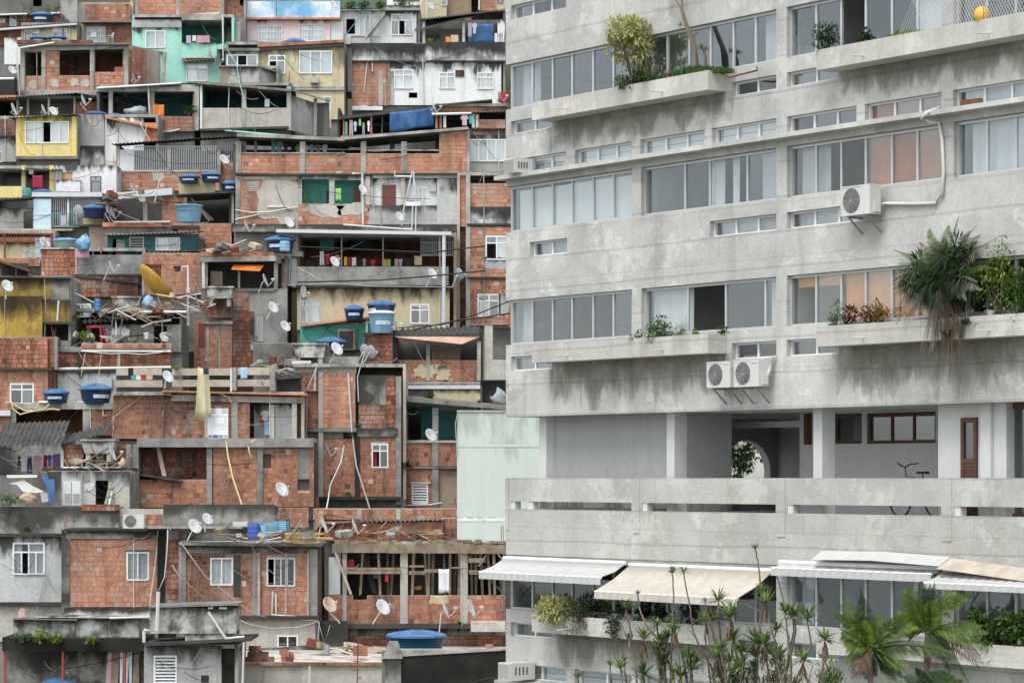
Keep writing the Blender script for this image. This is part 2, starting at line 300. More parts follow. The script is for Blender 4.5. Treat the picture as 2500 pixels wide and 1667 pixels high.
def text_geo(txt):
    if txt not in TXT:
        cu = bpy.data.curves.new('lettering', 'FONT'); cu.body = txt; cu.resolution_u = 2; ob = bpy.data.objects.new('lettering', cu); COL.link(ob)
        me = bpy.data.meshes.new_from_object(ob); COL.unlink(ob); bpy.data.objects.remove(ob)
        vs = [tuple(v.co) for v in me.vertices]; fs = [tuple(p.vertices) for p in me.polygons]; bpy.data.meshes.remove(me)
        x0 = min(v[0] for v in vs); x1 = max(v[0] for v in vs); y0 = min(v[1] for v in vs); y1 = max(v[1] for v in vs)
        TXT[txt] = ([((x-x0)/(x1-x0), (y-y0)/(y1-y0)) for x, y, _ in vs], fs)
    return TXT[txt]
def lettering(txt, fn, mat, parent):
    """fn maps (0..1, 0..1) of the text box to a local point"""
    vs, fs = text_geo(txt); mb = MB(); mb.v = [tuple(fn(a, b)) for a, b in vs]; mb.f = list(fs); return mb.build('lettering', mat, parent)

# ---------------------------------------------------------------- frames: a vertical plane standing in the place
TILE = {1: (0, 0), 2: (420, 0), 3: (840, 0), 4: (0, 420), 5: (420, 420), 6: (840, 420), 7: (0, 830), 8: (420, 830), 9: (840, 830), 10: (0, 1247), 11: (420, 1247), 12: (840, 1247)}
K = 420/1568.
def px(t, x, y):
    if not t: return x, y
    a, b = TILE[t]; return a+x*K, b+y*K
def W3(x, y, D): return Vector(((x-CX)/F*D, D, (HY-y)/F*D))
class Fr:
    def __init__(s, D, yaw=0., xr=600.):
        a = s.a = radians(yaw); s.O = Vector(((xr-CX)/F*D, D, 0)); s.U = Vector((cos(a), sin(a), 0)); s.V = Vector((-sin(a), cos(a), 0))
    def uv(s, x, y, d=0.):
        O = s.O+s.V*d; rx = (x-CX)/F; u = (O.x-rx*O.y)/(rx*s.U.y-s.U.x); t = O.y+u*s.U.y
        return u, (HY-y)/F*t
    def P(s, u, d, z): q = s.O+s.U*u+s.V*d; return Vector((q.x, q.y, z))
def cells(u0, u1, z0, z1, holes):
    us = sorted({u0, u1, *[min(max(h[i], u0), u1) for h in holes for i in (0, 1)]}); zs = sorted({z0, z1, *[min(max(h[i], z0), z1) for h in holes for i in (2, 3)]})
    out = []
    for a, b in zip(zs, zs[1:]):
        if b-a < 1e-4: continue
        run = None
        for l, r in zip(us, us[1:]):
            if r-l < 1e-4: continue
            m, n = (l+r)/2, (a+b)/2; solid = not any(h[0] < m < h[1] and h[2] < n < h[3] for h in holes)
            if solid: run = [run[0], r] if run else [l, r]
            elif run: out.append((run[0], run[1], a, b)); run = None
        if run: out.append((run[0], run[1], a, b))
    return out
_bm = MB().box(0, 1, 0, 1, 0, 1); BRICK = {}
def brick_mesh(mat):
    if mat not in BRICK:
        me = bpy.data.meshes.new('brick'); b = .03
        v = [(0, 0, 0), (1, 0, 0), (1, 1, 0), (0, 1, 0), (0, 0, 1), (1, 0, 1), (1, 1, 1), (0, 1, 1)]
        me.from_pydata(v, [], _bm.f); me.materials.append(MAT[mat]); BRICK[mat] = me
    return BRICK[mat]
IND = [0]
class House:
    """one house: an Empty at its base; walls, windows, roofs are its parts. Rectangles come as photo coordinates on the house's own facade plane."""
    def __init__(s, name, label, D, t, rect, yaw=0., cat='house', group=None, depth=3., shell='lrbtf', smat='gray_rough', inm=None, under=2.5, top='conc', ind=None):
        s.t = t; s.D = D; x0, y0, x1, y1 = rect; s.f = Fr(D, yaw, px(t, (x0+x1)/2, 0)[0]); s.rect = rect
        u0, u1, z0, z1 = s.r(*rect); s.b = ((u0+u1)/2, 0, z0); s.nb = 0
        s.root = thing(name, label, cat, s.f.P(s.b[0], 0, z0), s.f.a, group)
        s.ind = (F/D >= 53) if ind is None else ind
        th = .12; m = MB()
        if 'l' in shell: m.box(u0+.002, u0+th, .14, depth, z0, z1-.02)
        if 'r' in shell: m.box(u1-th, u1-.002, .14, depth, z0, z1-.02)
        if 'b' in shell: m.box(u0+th, u1-th, depth-th, depth, z0, z1-.02)
        if m.v: s.mk(m, 'side_walls', smat)
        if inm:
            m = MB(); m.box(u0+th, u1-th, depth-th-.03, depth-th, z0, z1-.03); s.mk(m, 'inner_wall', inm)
        if 'f' in shell: s.mk(MB().box(u0+.02, u1-.02, .16, depth, z0-under, z0+.03), 'foundation', 'conc_dark')
        if 't' in shell: s.mk(MB().box(u0, u1, .145, depth+.05, z1-.14, z1+.001), 'roof_slab', top)
        if cat == 'house': s.clutter(u0, u1, z0, z1, 't' in shell)
    def clutter(s, u0, u1, z0, z1, rebar):
        """loose wires drooping along the facade and starter bars left standing on the roof"""
        for k in range(R.choice((2, 3, 3, 4))):
            a, b = sorted((R.uniform(u0, u1), R.uniform(u0, u1)))
            if b-a < .6: b = a+.8
            za, zb, sg = z1-R.random()*min(1.2, z1-z0), z1-R.random()*min(2., z1-z0), R.uniform(.05, .45); d = -.1-R.random()*.25
            pts = [(a+(b-a)*q/10, d, za+(zb-za)*q/10-sg*4*(q/10)*(1-q/10)) for q in range(11)]
            s.mk(MB().tube(pts, R.choice((.007, .009, .012)), 4), 'wire', R.choice(('cable_black', 'cable_black', 'cable_black', 'cable')))
        if R.random() < .5:
            x = R.uniform(u0+.1, u1-.1); s.mk(MB().tube([(x, -.06, z1), (x+R.uniform(-.05, .05), -.06, (z0+z1)/2), (x, -.06, z0)], .022, 5), 'drain_pipe', R.choice(('pvc', 'steel', 'conc')))
        if rebar:
            for x in (u0+.12, u1-.15):
                if R.random() < .45:
                    m = MB()
                    for q in range(4): m.tube([(x+.08*(q % 2), .2+.08*(q//2), z1), (x+.08*(q % 2)+R.uniform(-.06, .06), .2+.08*(q//2), z1+R.uniform(.25, .7))], .01, 3)
                    s.mk(m, 'starter_bars', 'rust')
    def r(s, x0, y0, x1, y1, d=0.):
        a, b = px(s.t, x0, y0), px(s.t, x1, y1); ym = s.f.uv((a[0]+b[0])/2, a[1], d)[1], s.f.uv((a[0]+b[0])/2, b[1], d)[1]
        ua, ub = s.f.uv(a[0], a[1], d)[0], s.f.uv(b[0], b[1], d)[0]; return min(ua, ub), max(ua, ub), min(ym), max(ym)
    def p(s, x, y, d=0.): a = px(s.t, x, y); u, z = s.f.uv(a[0], a[1], d); return Vector((u, d, z))
    def mk(s, mb, name, mat, parent=None, smooth=False, kind=None): return mb.build(name, mat, parent or s.root, s.b, smooth, kind)
    def wall(s, rect, mat, holes=(), wins=(), d=0., th=.14, brick=None, name='wall', bh=.19, bw=.26):
        u0, u1, z0, z1 = s.r(*rect, d); hs_ = [s.r(*h[:4], d) for h in holes]+[s.r(*w[:4], d) for w in wins]
        mb = MB()
        for c in cells(u0, u1, z0, z1, hs_): mb.box(c[0], c[1], d, d+th, c[2], c[3])
        w = s.mk(mb, name, mat)
        if brick: s.bricks(w, u0, u1, z0, z1, hs_, d, brick, bh, bw)
        for q in wins: s.win(q[:4], q[4] if len(q) > 4 else 'w2', d)
        return w
    def bricks(s, w, u0, u1, z0, z1, holes, d, mat, bh, bw):
        me = brick_mesh(mat); rest = MB(); z = z0; row = 0; g = .02
        while z < z1-.03:
            h = min(bh, z1-z); u = u0-(R.random()*.12 if row % 2 else bw*.5); 
            while u < u1-.02:
                L_ = bw*R.choice((.75, .75, 1., .95, .75, .6)); a, b = max(u, u0), min(u+L_, u1); u += L_
                for hh in holes:
                    if hh[2] < z+h*.55 and hh[3] > z+h*.45:
                        if hh[0] <= a < hh[1]: a = hh[1]
                        if hh[0] < b <= hh[1]: b = hh[0]
                        elif a < hh[0] and b > hh[1]: b = hh[0]
                if b-a < .05: continue
                k = R.random()
                if k < .012: continue
                pr = .012+R.random()*.016
                zz, hh_ = z+g/2, h-g
                if s.ind and s.nb < 300:
                    o = bpy.data.objects.new('brick', me); COL.link(o); o.parent = w
                    o.location = (a+g/2-s.b[0], d-pr, zz-s.b[2]); o.scale = (b-a-g, pr+.02, hh_); s.nb += 1; IND[0] += 1
                else: rest.box(a+g/2, b-g/2, d-pr, d+.02, zz, zz+hh_)
            z += bh; row += 1
        if rest.v: s.mk(rest, 'brickwork', mat, w, kind='stuff')
    def win(s, rect, st='w2', d=0.):
        """w/g/n frame white/grey/brown, digit = columns, t = hopper row on top, c/C curtain grey/white, o# = open pane, b# bars, L louvres, k = glass block"""
        u0, u1, z0, z1 = s.r(*rect, d); fm = {'w': 'frame_white', 'g': 'frame_grey', 'n': 'wood_brown', 'd': 'alu_dark'}[st[0]]
        n = int(re.match(r'.(\d)', st).group(1)); op = [int(q) for q in re.findall(r'o(\d)', st)]; fw = min(.055, (u1-u0)*.06+.012)
        y0, y1 = d-.03, d+.05; mb = MB(); e = .006
        mb.box(u0-e, u0+fw, y0, y1, z0, z1).box(u1-fw, u1+e, y0, y1, z0, z1).box(u0+fw, u1-fw, y0, y1, z1-fw, z1).box(u0+fw-.02-e, u1-fw+.02+e, y0-.03, y1, z0-.02, z0+fw-.02)
        zt = z1-fw
        if 't' in st:
            zt = z1-(z1-z0)*.3; mb.box(u0+fw, u1-fw, y0+.004, y1-.004, zt-fw/2, zt+fw/2)
        us = [u0+fw+(u1-u0-2*fw)*k/n for k in range(n+1)]
        for k in range(1, n): mb.box(us[k]-fw*.45, us[k]+fw*.45, y0+.006, y1-.006, z0+fw-.02, zt-fw/2 if 't' in st else zt)
        if 't' in st: mb.box((u0+u1)/2-fw*.45, (u0+u1)/2+fw*.45, y0+.006, y1-.006, zt+fw/2, z1-fw)
        if 'L' in st:
            k = z0+fw
            while k < z1-fw: mb.hexa([(u0+fw, y0, k), (u1-fw, y0, k), (u1-fw, y1, k+.06), (u0+fw, y1, k+.06), (u0+fw, y0, k+.012), (u1-fw, y0, k+.012), (u1-fw, y1, k+.072), (u0+fw, y1, k+.072)]); k += .11
        w = s.mk(mb, 'window', fm)
        gm = 'glass'; gy = d+.012
        if 'L' not in st:
            for k in range(n):
                if k not in op: s.mk(MB().box(us[k]+fw*.4, us[k+1]-fw*.4, gy, gy+.006, z0+fw*.5, (zt-fw/2 if 't' in st else zt)), 'pane', gm, w)
            if 't' in st:
                for a, b in ((u0+fw, (u0+u1)/2-fw*.4), ((u0+u1)/2+fw*.4, u1-fw)): s.mk(MB().box(a, b, gy, gy+.006, zt+fw*.4, z1-fw), 'pane', gm, w)
        if 'c' in st or 'C' in st:
            cm = 'curtain' if 'c' in st else 'curtain_white'; mb = MB(); m = 28
            ks = [(us[k], us[k+1]) for k in range(n) if k not in op]
            for a, b in ks: wave(mb, a, b, z0, z1, d+.12, .02, m)
            s.mk(mb, 'curtain', cm, w)
        q = re.search(r'b(\d+)', st)
        if q:
            nb = int(q.group(1)); mb = MB()
            for k in range(nb+1): x = u0+(u1-u0)*k/nb; mb.box(x-.012, x+.012, d-.075, d-.055, z0, z1)
            for k in range(4): z = z0+(z1-z0)*k/3; mb.box(u0, u1, d-.08, d-.06, z-.014, z+.014)
            s.mk(mb, 'grille', fm, w)
        return w
    def blk(s, rect, mat, d0=-.04, d1=.2, name='column'):
        u0, u1, z0, z1 = s.r(*rect, d0); return s.mk(MB().box(u0, u1, d0, d1, z0, z1), name, mat)
    def cols(s, xs, y0, y1, w, mat='conc', d0=-.045, d1=.16):
        for x in xs: s.blk((x, y0, x+w, y1), mat, d0, d1, 'column')
    def slab(s, rect, mat='conc', proj=.2, back=.15, name='slab'): return s.blk(rect, mat, -proj, back, name)
    def tilt(s, x0, y0, x1, y1, h, mat, d0=-.3, d1=.1, name='beam'):
        """a beam or slab whose top edge runs between two points; h in photo rows"""
        a, b = s.p(x0, y0, d0), s.p(x1, y1, d0); t = abs(s.p(x0, y0+h, d0).z-a.z)
        return s.mk(MB().hexa([(a.x, d0, a.z-t), (b.x, d0, b.z-t), (b.x, d1, b.z-t), (a.x, d1, a.z-t), (a.x, d0, a.z), (b.x, d0, b.z), (b.x, d1, b.z), (a.x, d1, a.z)]), name, mat)
    def roof(s, x0, y0, x1, y1, mat='roof_dark', d0=-.35, d1=2.5, rise=.35, amp=.03, pitch=.18, name='roof'):
        """corrugated sheets, front edge between two points"""
        a, b = s.p(x0, y0, d0), s.p(x1, y1, d0); n = max(8, int((b.x-a.x)/pitch*6)); mb = MB(); 
        for dd, rz in ((d0, 0.), ((d0+d1)/2, rise/2-.02), (d1, rise)):
            for th in (0, -.014):
                for k in range(n+1):
                    q = k/n; u = a.x+(b.x-a.x)*q; mb.v.append((u, dd, a.z+(b.z-a.z)*q+amp*sin(2*pi*(u-a.x)/pitch)+rz+th))
        st = n+1
        for r_ in range(2):
            o = r_*2*st; p_ = (r_+1)*2*st
            for k in range(n): mb.f += [(o+k, o+k+1, p_+k+1, p_+k), (o+st+k+1, o+st+k, p_+st+k, p_+st+k+1)]
        for o in (0, 4*st):
            for k in range(n): mb.f.append((o+k, o+st+k, o+st+k+1, o+k+1))
        return s.mk(mb, name, mat)
    def pipe(s, pts, r=.03, mat='pvc', d=-.08, name='pipe', n=6): return s.mk(MB().tube([s.p(x, y, d) for x, y in pts], r, n), name, mat)
    def bars(s, rect, n, mat='frame_grey', d=.0, r=.015, name='grille', rails=(0., 1.)):
        u0, u1, z0, z1 = s.r(*rect, d); mb = MB()
        for k in range(n+1): x = u0+(u1-u0)*k/n; mb.box(x-r, x+r, d, d+2*r, z0, z1)
        for q in rails: z = z0+(z1-z0)*q; mb.box(u0, u1, d-.01, d+2*r+.01, z-r*1.2, z+r*1.2)
        return s.mk(mb, name, mat)
    def patch(s, cx, cy, rx, ry, mat, d=-.03, n=22, name='plaster_patch'):
        pts = []
        for k in range(n):
            a = 2*pi*k/n; q = .72+R.random()*.42; ca, sa = cos(a), sin(a); e = 1/max(abs(ca), abs(sa))**.6
            p = s.p(cx+rx*q*ca*e, cy+ry*q*sa*e); pts.append((p.x, p.z))
        return s.mk(MB().prism(pts[::-1], d, d+.06), name, mat)
    def plate(s, pts, mat, d0, d1, name='panel'):
        q = [s.p(x, y, d0) for x, y in pts]; return s.mk(MB().prism([(v.x, v.z) for v in q], d0, d1), name, mat)
def wave(mb, a, b, z0, z1, y, amp, n, th=.008, k=5., ph=0., slope=0.):
    i = len(mb.v)
    for q in range(n+1):
        x = a+(b-a)*q/n; yy = y+amp*sin(ph+k*2*pi*q/n*max(1, (b-a)/.7)*.35)
        for z, g in ((z0, 1.), (z1, .6)):
            for t in (0, th): mb.v.append((x, y+(yy-y)*g+t, z+slope*q/n))
    for q in range(n):
        o = i+q*4; p = o+4; mb.f += [(o, p, p+2, o+2), (p+1, o+1, o+3, p+3), (o+2, p+2, p+3, o+3), (p, o, o+1, p+1)]
    e = i+n*4; mb.f += [(i, i+2, i+3, i+1), (e+2, e, e+1, e+3)]
    return mb
# ---------------------------------------------------------------- ground, hillside
def ground():
    mb = MB(); S = 6000
    mb.v = [(-S, -S, -26), (S, -S, -26), (S, S, -26), (-S, S, -26)]; mb.f = [(0, 1, 2, 3)]
    o = mb.build('ground', 'town_ground'); o['kind'] = 'structure'
    def hz(x, y):
        prof = [(60, -26), (80, -19), (96, -13), (112, -10), (121, -6), (130, -.5), (142, 9), (158, 21), (175, 30), (230, 44), (320, 40)]
        z = prof[-1][1]
        for (a, p), (b, q) in zip(prof, prof[1:]):
            if a <= y <= b: z = p+(q-p)*(y-a)/(b-a); break
        fall = max(0., x-1.)*2.2+max(0., x-6)*3
        return max(-26.5, z-fall+1.2*sin(x*.31+y*.2))
    xs = [-140+i*4 for i in range(51)]; ys = [60+i*4 for i in range(66)]; mb = MB()
    for y in ys:
        for x in xs: mb.v.append((x, y, hz(x, y)))
    n = len(xs)
    for j in range(len(ys)-1):
        for i in range(n-1): k = j*n+i; mb.f.append((k, k+1, k+n+1, k+n))
    o = mb.build('hillside', 'soil', smooth=True); o['kind'] = 'structure'
ground()
# ---------------------------------------------------------------- the concrete apartment building
BF = Fr(68.75, -54.8, 1235); BO = (0, 0, -12)
bld = thing('apartment_building', 'large weathered grey concrete apartment block with ribbon windows and long planter boxes', 'building', BF.P(0, 0, -12), BF.a)
def bmk(mb, name, mat, parent=None, smooth=False): return mb.build(name, mat, parent or bld, BO, smooth)
def bu(x, d=0.): return BF.uv(x, HY, d)[0]
def bz(x, y, d=0.): return BF.uv(x, y, d)[1]
BAYS = [(.0, 4.99), (5.33, 10.02), (10.36, 15.05), (15.39, 20.08)]; UE = 24.
ROWS = {'A': (8.88, 9.97), 'B': (5.92, 7.02), 'C': (3.2, 4.28), 'D': (-3.16, -1.95)}
SMALL = [('A', .2, 1.9, 8.27, 8.58, 2), ('A', 8.53, 10.02, 8.27, 8.58, 2), ('A', 10.36, 12.0, 8.27, 8.58, 2), ('T', .2, 2.46, 11.03, 11.37, 3),
         ('B', .99, 2.5, 5.27, 5.62, 2), ('B', 7.78, 10.02, 5.27, 5.62, 3), ('B', 10.36, 12.62, 5.27, 5.62, 3),
         ('C', .2, 1.9, 2.57, 2.92, 2), ('C', 8.53, 10.02, 2.57, 2.92, 2), ('C', 10.36, 12.0, 2.57, 2.92, 2), ('D', .2, 1.9, -3.81, -3.47, 2), ('D', 8.53, 10.02, -3.81, -3.47, 2), ('D', 10.36, 12., -3.81, -3.47, 2)]
CLER = [(.2, 2.46), (2.8, 4.97), (5.3, 7.6), (7.85, 10.02), (10.36, 12.55), (12.8, 15.05), (15.37, 17.6), (17.85, 20.08)]
def bwall(u0, u1, z0, z1, holes, mat, d=0., th=.22, name='wall'):
    mb = MB()
    for c in cells(u0, u1, z0, z1, holes): mb.box(c[0], c[1], d, d+th, c[2], c[3])
    return bmk(mb, name, mat)
hol = [(a-.01 if a < .1 else a, b, *ROWS[k]) for a, b in BAYS for k in 'ABC']+[s[1:5] for s in SMALL if s[0] != 'D']+[(a, b, 7.28, 7.65) for a, b in CLER]
bwall(0, UE, 1.465, 13.2, hol, 'facade', name='facade_wall')
hol = [(a-.01 if a < .1 else a, b, *ROWS['D']) for a, b in BAYS]+[s[1:5] for s in SMALL if s[0] == 'D']+[(a, b, -4.82, -4.46) for a, b in CLER]
bwall(0, UE, -14, -1.87, hol, 'facade', name='facade_wall')
# old damp stains on the wall below the planters
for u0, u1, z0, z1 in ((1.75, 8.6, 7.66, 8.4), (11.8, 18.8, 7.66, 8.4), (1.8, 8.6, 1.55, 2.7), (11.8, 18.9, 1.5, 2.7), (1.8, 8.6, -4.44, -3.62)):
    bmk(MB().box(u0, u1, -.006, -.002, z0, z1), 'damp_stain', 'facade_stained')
# terrace parapet with slots
slots = [(.2, 4.97, -.75, -.565), (5.36, 10., -.75, -.565), (10.37, 15.03, -.75, -.565), (15.4, 20, -.75, -.565)]
bwall(0, UE, -1.85, -.004, slots, 'rail', th=.2, name='parapet')
for u in (0.0, 5.165, 10.185, 15.215): bmk(MB().box(u-.13 if u else 0.002, u+.13, -.022, .19, -1.25, -.02), 'parapet_post', 'rail')
for u in (.2, 5.36, 10.37, 15.4): bmk(MB().box(u+.001, u+.16, .02, .19, -.752, -.56), 'slot_block', 'wall_white')
bmk(MB().box(.9, 1.1, .02, .19, -.752, -.56), 'slot_block', 'wall_white')
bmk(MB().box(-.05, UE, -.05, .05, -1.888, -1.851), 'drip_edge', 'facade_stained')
# floors, partitions, back and end walls
mb = MB()
for z0, z1 in ((13.0, 13.2), (10.45, 10.65), (8.02, 8.18), (4.95, 5.12), (-1.05, -.82), (-4.35, -4.2), (-8, -7.8)): mb.box(.01, UE, .2 if z0 != -1.05 else .195, 9, z0, z1)
mb.box(.01, UE, .2, 9, 1.475, 2.4); bmk(mb, 'floor_slabs', 'room')
mb = MB()
for u in (5.16, 10.19, 15.22, 20.25):
    for z0, z1 in ((8.18, 10.45), (5.12, 8.02), (2.4, 4.95), (-4.2, -1.05)): mb.box(u-.06, u+.06, .22, 5, z0, z1)
for z0, z1 in ((8.18, 10.45), (5.12, 8.02), (2.4, 4.95), (-4.2, -1.05), (-7.8, -4.35)): mb.box(.3, UE, 4.8, 5, z0, z1)
bmk(mb, 'partition_walls', 'room')
bmk(MB().box(0.004, .2, .4, 9, 1.47, 13), 'end_wall', 'facade'); bmk(MB().box(0.004, .2, .21, 9, -14, -.83), 'end_wall', 'facade')
bmk(MB().box(.2, UE, 8.8, 9, 1.47, 13), 'back_wall', 'facade'); bmk(MB().box(UE-.2, UE, .23, 8.8, -14, 13), 'end_wall', 'facade')
bmk(MB().box(5.4, 9.9, 4.7, 4.78, 8.2, 10.4), 'red_wall', 'room_red')
for (z0, z1) in (ROWS['A'], ROWS['B'], ROWS['C'], ROWS['D']): bmk(MB().box(.07, .13, .1, .4, z0, z1), 'corner_post', 'alu')
# ledges
def ledge(z, name='ledge'): 
    mb = MB(); n = 40
    bmk(mb.box(-.03, UE, -.33, .0-.002, z-.1, z), name, 'facade')
ledge(7.26); ledge(-4.86)
# windows
def bwin(u0, u1, z0, z1, edges, gm='glass_bld', d=.13, openp=(), fm='alu', fw=.045):
    mb = MB(); mb.box(u0, u0+fw, d-.03, d+.05, z0, z1).box(u1-fw, u1, d-.03, d+.05, z0, z1).box(u0+fw, u1-fw, d-.03, d+.05, z1-fw*1.3, z1).box(u0+fw, u1-fw, d-.04, d+.05, z0, z0+fw)
    n = edges if isinstance(edges, int) else len(edges)+1
    us = [u0+fw+(u1-u0-2*fw)*k/n for k in range(n+1)] if isinstance(edges, int) else [u0+fw]+list(edges)+[u1-fw]
    for k in range(1, n): dd = -.012 if k % 2 else .004; mb.box(us[k]-.028, us[k]+.028, d+dd-.01, d+dd+.035, z0+fw, z1-fw*1.3)
    w = bmk(mb, 'window', fm)
    for k in range(n):
        if k in openp: continue
        bmk(MB().box(us[k]+.028, us[k+1]-.028, d+(.006 if k % 2 else .02), d+(.011 if k % 2 else .025), z0+fw, z1-fw*1.3), 'pane', gm, w)
    return w
def bcurt(w, u0, u1, z0, z1, mat='curtain_white', d=.32, amp=.03, n=40): bmk(wave(MB(), u0, u1, z0, z1, d, amp, n), 'curtain', mat, w)
def bblind(w, u0, u1, z0, z1, mat, d=.22, sl=.05):
    mb = MB(); z = z0
    while z < z1: mb.hexa([(u0, d, z), (u1, d, z), (u1, d+.015, z+.0), (u0, d+.015, z+.0), (u0, d-.006, z+sl*.92), (u1, d-.006, z+sl*.92), (u1, d+.012, z+sl*.92), (u0, d+.012, z+sl*.92)]); z += sl
    bmk(mb, 'blind', mat, w)
WW = {}
for k in 'ABCD':
    z0, z1 = ROWS[k]
    for i, (a, b) in enumerate(BAYS):
        a = a if a > .1 else .1
        n = 6; op = (); gm = 'glass_bld'
        if k == 'B' and i == 1: n = [a+1.45, a+2.3, a+3.6]
        if k == 'C' and i == 1: n = [a+1.55, a+2.85, a+4.2]; op = (1,)
        if k == 'A' and i == 2: op = (2,)
        if k == 'C' and i == 3 or k == 'A' and i == 3: gm = 'glass_dark'; n = 6
        if (k, i) in (('B', 2), ('C', 2)): gm = 'glass_clear'
        if k == 'D': gm = 'glass_dark' if i in (0, 1) else 'glass_bld'
        WW[k, i] = bwin(a, b, z0+.003, z1-.003, n, gm, openp=op)
w = WW['B', 0]; bblind(w, .3, 4.95, 5.97, 6.97, 'blind_white', sl=1.02)
w = WW['B', 1]; bcurt(w, 7.4, 7.95, 5.95, 7.0); bcurt(w, 8.2, 8.45, 5.95, 7.); bcurt(w, 9.2, 10.0, 5.95, 7., 'curtain')
w = WW['B', 2]; bblind(w, 12.75, 15.0, 5.97, 6.97, 'blind_brown'); bcurt(w, 10.5, 11.4, 5.95, 7., 'curtain', amp=.005)
w = WW['B', 3]; bcurt(w, 15.6, 20, 5.95, 7.0, n=120)
w = WW['C', 1]; bcurt(w, 5.4, 6.85, 3.22, 4.25, n=70); bcurt(w, 9.5, 9.95, 3.22, 4.25)
w = WW['C', 2]; bblind(w, 12.0, 13.6, 3.25, 4.24, 'blind_tan'); bblind(w, 13.65, 15.0, 3.25, 4.24, 'blind_tan'); bblind(w, 10.5, 11.95, 4.02, 4.24, 'blind_tan')
w = WW['D', 0]; bblind(w, .3, 1.7, -3.1, -2., 'blind_dark', sl=.2)
w = WW['A', 2]; bcurt(w, 14.0, 15.0, 8.92, 9.95, amp=.004)
w = WW['A', 0]; bcurt(w, .3, 1.0, 8.92, 9.95, 'curtain', amp=.01)
w = WW['A', 1]; bcurt(w, 9.3, 9.95, 8.92, 9.95, 'curtain', amp=.02)
w = WW['C', 0]; bcurt(w, .3, .75, 3.22, 4.25, 'curtain', amp=.02); bcurt(w, 4.55, 4.9, 3.22, 4.25, 'curtain', amp=.02)
w = WW['D', 2]; bcurt(w, 10.5, 10.9, -3.1, -2., 'curtain'); bcurt(w, 13.9, 14.6, -3.1, -2., 'curtain')
for a, b, z0, z1, d, mt in ((1.6, 2.4, 8.2, 9.3, 3.8, 'wood_brown'), (3.2, 4.2, 8.9, 9.6, 4.78, 'wood_old'), (5.7, 6.6, 5.2, 6.4, 3.6, 'wood_brown'), (7.0, 7.9, 6.2, 6.8, 4.78, 'blind_brown'), (2.2, 3.0, 3.3, 4.0, 4.78, 'wood_old'), (3.4, 4.3, 2.4, 3.6, 3.4, 'curtain_white'), (10.9, 11.7, 2.4, 3.7, 3., 'wood_brown'), (11.3, 12.2, 8.2, 9.4, 3.6, 'wood_old'), (16.2, 17.4, 5.2, 6.5, 2.5, 'wood_brown'), (11.5, 13., -4.2, -2.9, 3., 'wood_old'), (13.2, 14.2, -3., -2.3, 4.78, 'blind_tan')): bmk(MB().box(a, b, d-.35 if z0 < 8.9 and z0 % 1 < .6 else d-.03, d, z0, z1), 'furniture', mt)
for i, (k, a, b, z0, z1, n) in enumerate(SMALL):
    w = bwin(a, b, z0+.003, z1-.003, n, d=.15, fw=.03, fm='frame_white')
    if k in 'BD' or i in (0, 7): bcurt(w, a+.05, b-.05, z0, z1, 'curtain_white' if k == 'B' else 'curtain', d=.35, n=50)
for i, (a, b) in enumerate(CLER):
    w = bwin(a, b, 7.283, 7.647, 3, d=.15, fw=.03, fm='frame_white')
    if i in (0, 1, 2, 3): bblind(w, a+.05, b-.05, 7.3, 7.64, 'blind_white', sl=.17)
    elif i == 5: bblind(w, a+.05, b-.05, 7.3, 7.64, 'blind_brown')
    elif i > 5: bcurt(w, a+.05, b-.05, 7.29, 7.64, n=60)
    w = bwin(a, b, -4.817, -4.463, 2, d=.15, fw=.03, fm='frame_white'); 
    if i < 3: bblind(w, a+.05, b-.05, -4.8, -4.47, 'blind_white', sl=.17)
# kitchen glimpsed through the open pane of the large window: cupboards
bmk(MB().box(6.9, 9.5, 4.2, 4.5, 3.6, 4.15), 'kitchen_cupboard', 'wall_grey')
# planters: trough (front, ends, bottom) + soil
PL = {}
def planter(key, u0, u1, z0, z1, dp=.53):
    mb = MB(); t = .08
    mb.box(u0, u1, -dp, -dp+t, z0, z1).box(u0, u0+t, -dp+t, -.002, z0, z1-.004).box(u1-t, u1, -dp+t, -.002, z0, z1-.004).box(u0+t, u1-t, -dp+t, -.002, z0+.003, z0+.1)
    p = bmk(mb, 'planter', 'planter'); bmk(MB().box(u0+t, u1-t, -dp+t, -.003, z0+.1, z1-.06), 'planter_soil', 'soil', p); PL[key] = (u0, u1, z0, z1, dp)
    for q in (.22, .76):
        u = u0+(u1-u0)*q; bmk(MB().tube([(u, -dp+.02, z0+.13), (u-.02, -dp-.32, z0+.11)], .018), 'drain_spout', 'pvc', p)
planter('A1', 1.82, 8.37, 8.4, 8.82); planter('A2', 11.9, 18.5, 8.4, 8.82)
planter('C1', 1.82, 8.37, 2.7, 3.12); planter('C2', 11.9, 18.5, 2.7, 3.12)
planter('D1', 1.82, 8.37, -3.62, -3.2); planter('D2', 11.9, 18.5, -3.62, -3.2)
# ---- open terrace level
for u in (.8, 5.73, 10.73, 15.7): bmk(MB().box(u, u+.28, .42, .78, -.82, 1.475), 'column', 'wall_white')
bmk(MB().box(.78, .8, .45, .6, -.82, 1.475), 'corner_tile_strip', 'roof_clay')
ue = 6.0; bmk(MB().box(.9, 6.0, .66, .8, -.82, 1.474).box(5.88, 6.0, .8, 2.1, -.82, 1.474).box(.9, 5.88, 2., 2.1, -.82, 1.474), 'terrace_wall', 'wall_grey')
u2 = bu(1952, 3.2); u3 = bu(2288, 3.2)
bmk(MB().box(bu(1673, 3.3), u2, 3.25, 3.48, 1.16, 1.3), 'terrace_beam', 'wall_white')
wl = [(bu(2036, 3.2), bu(2104, 3.2), bz(2070, 1083, 3.2), bz(2070, 1009, 3.2)), (bu(2116, 3.2), u3-.05, bz(2200, 1082, 3.2), bz(2200, 1006, 3.2))]
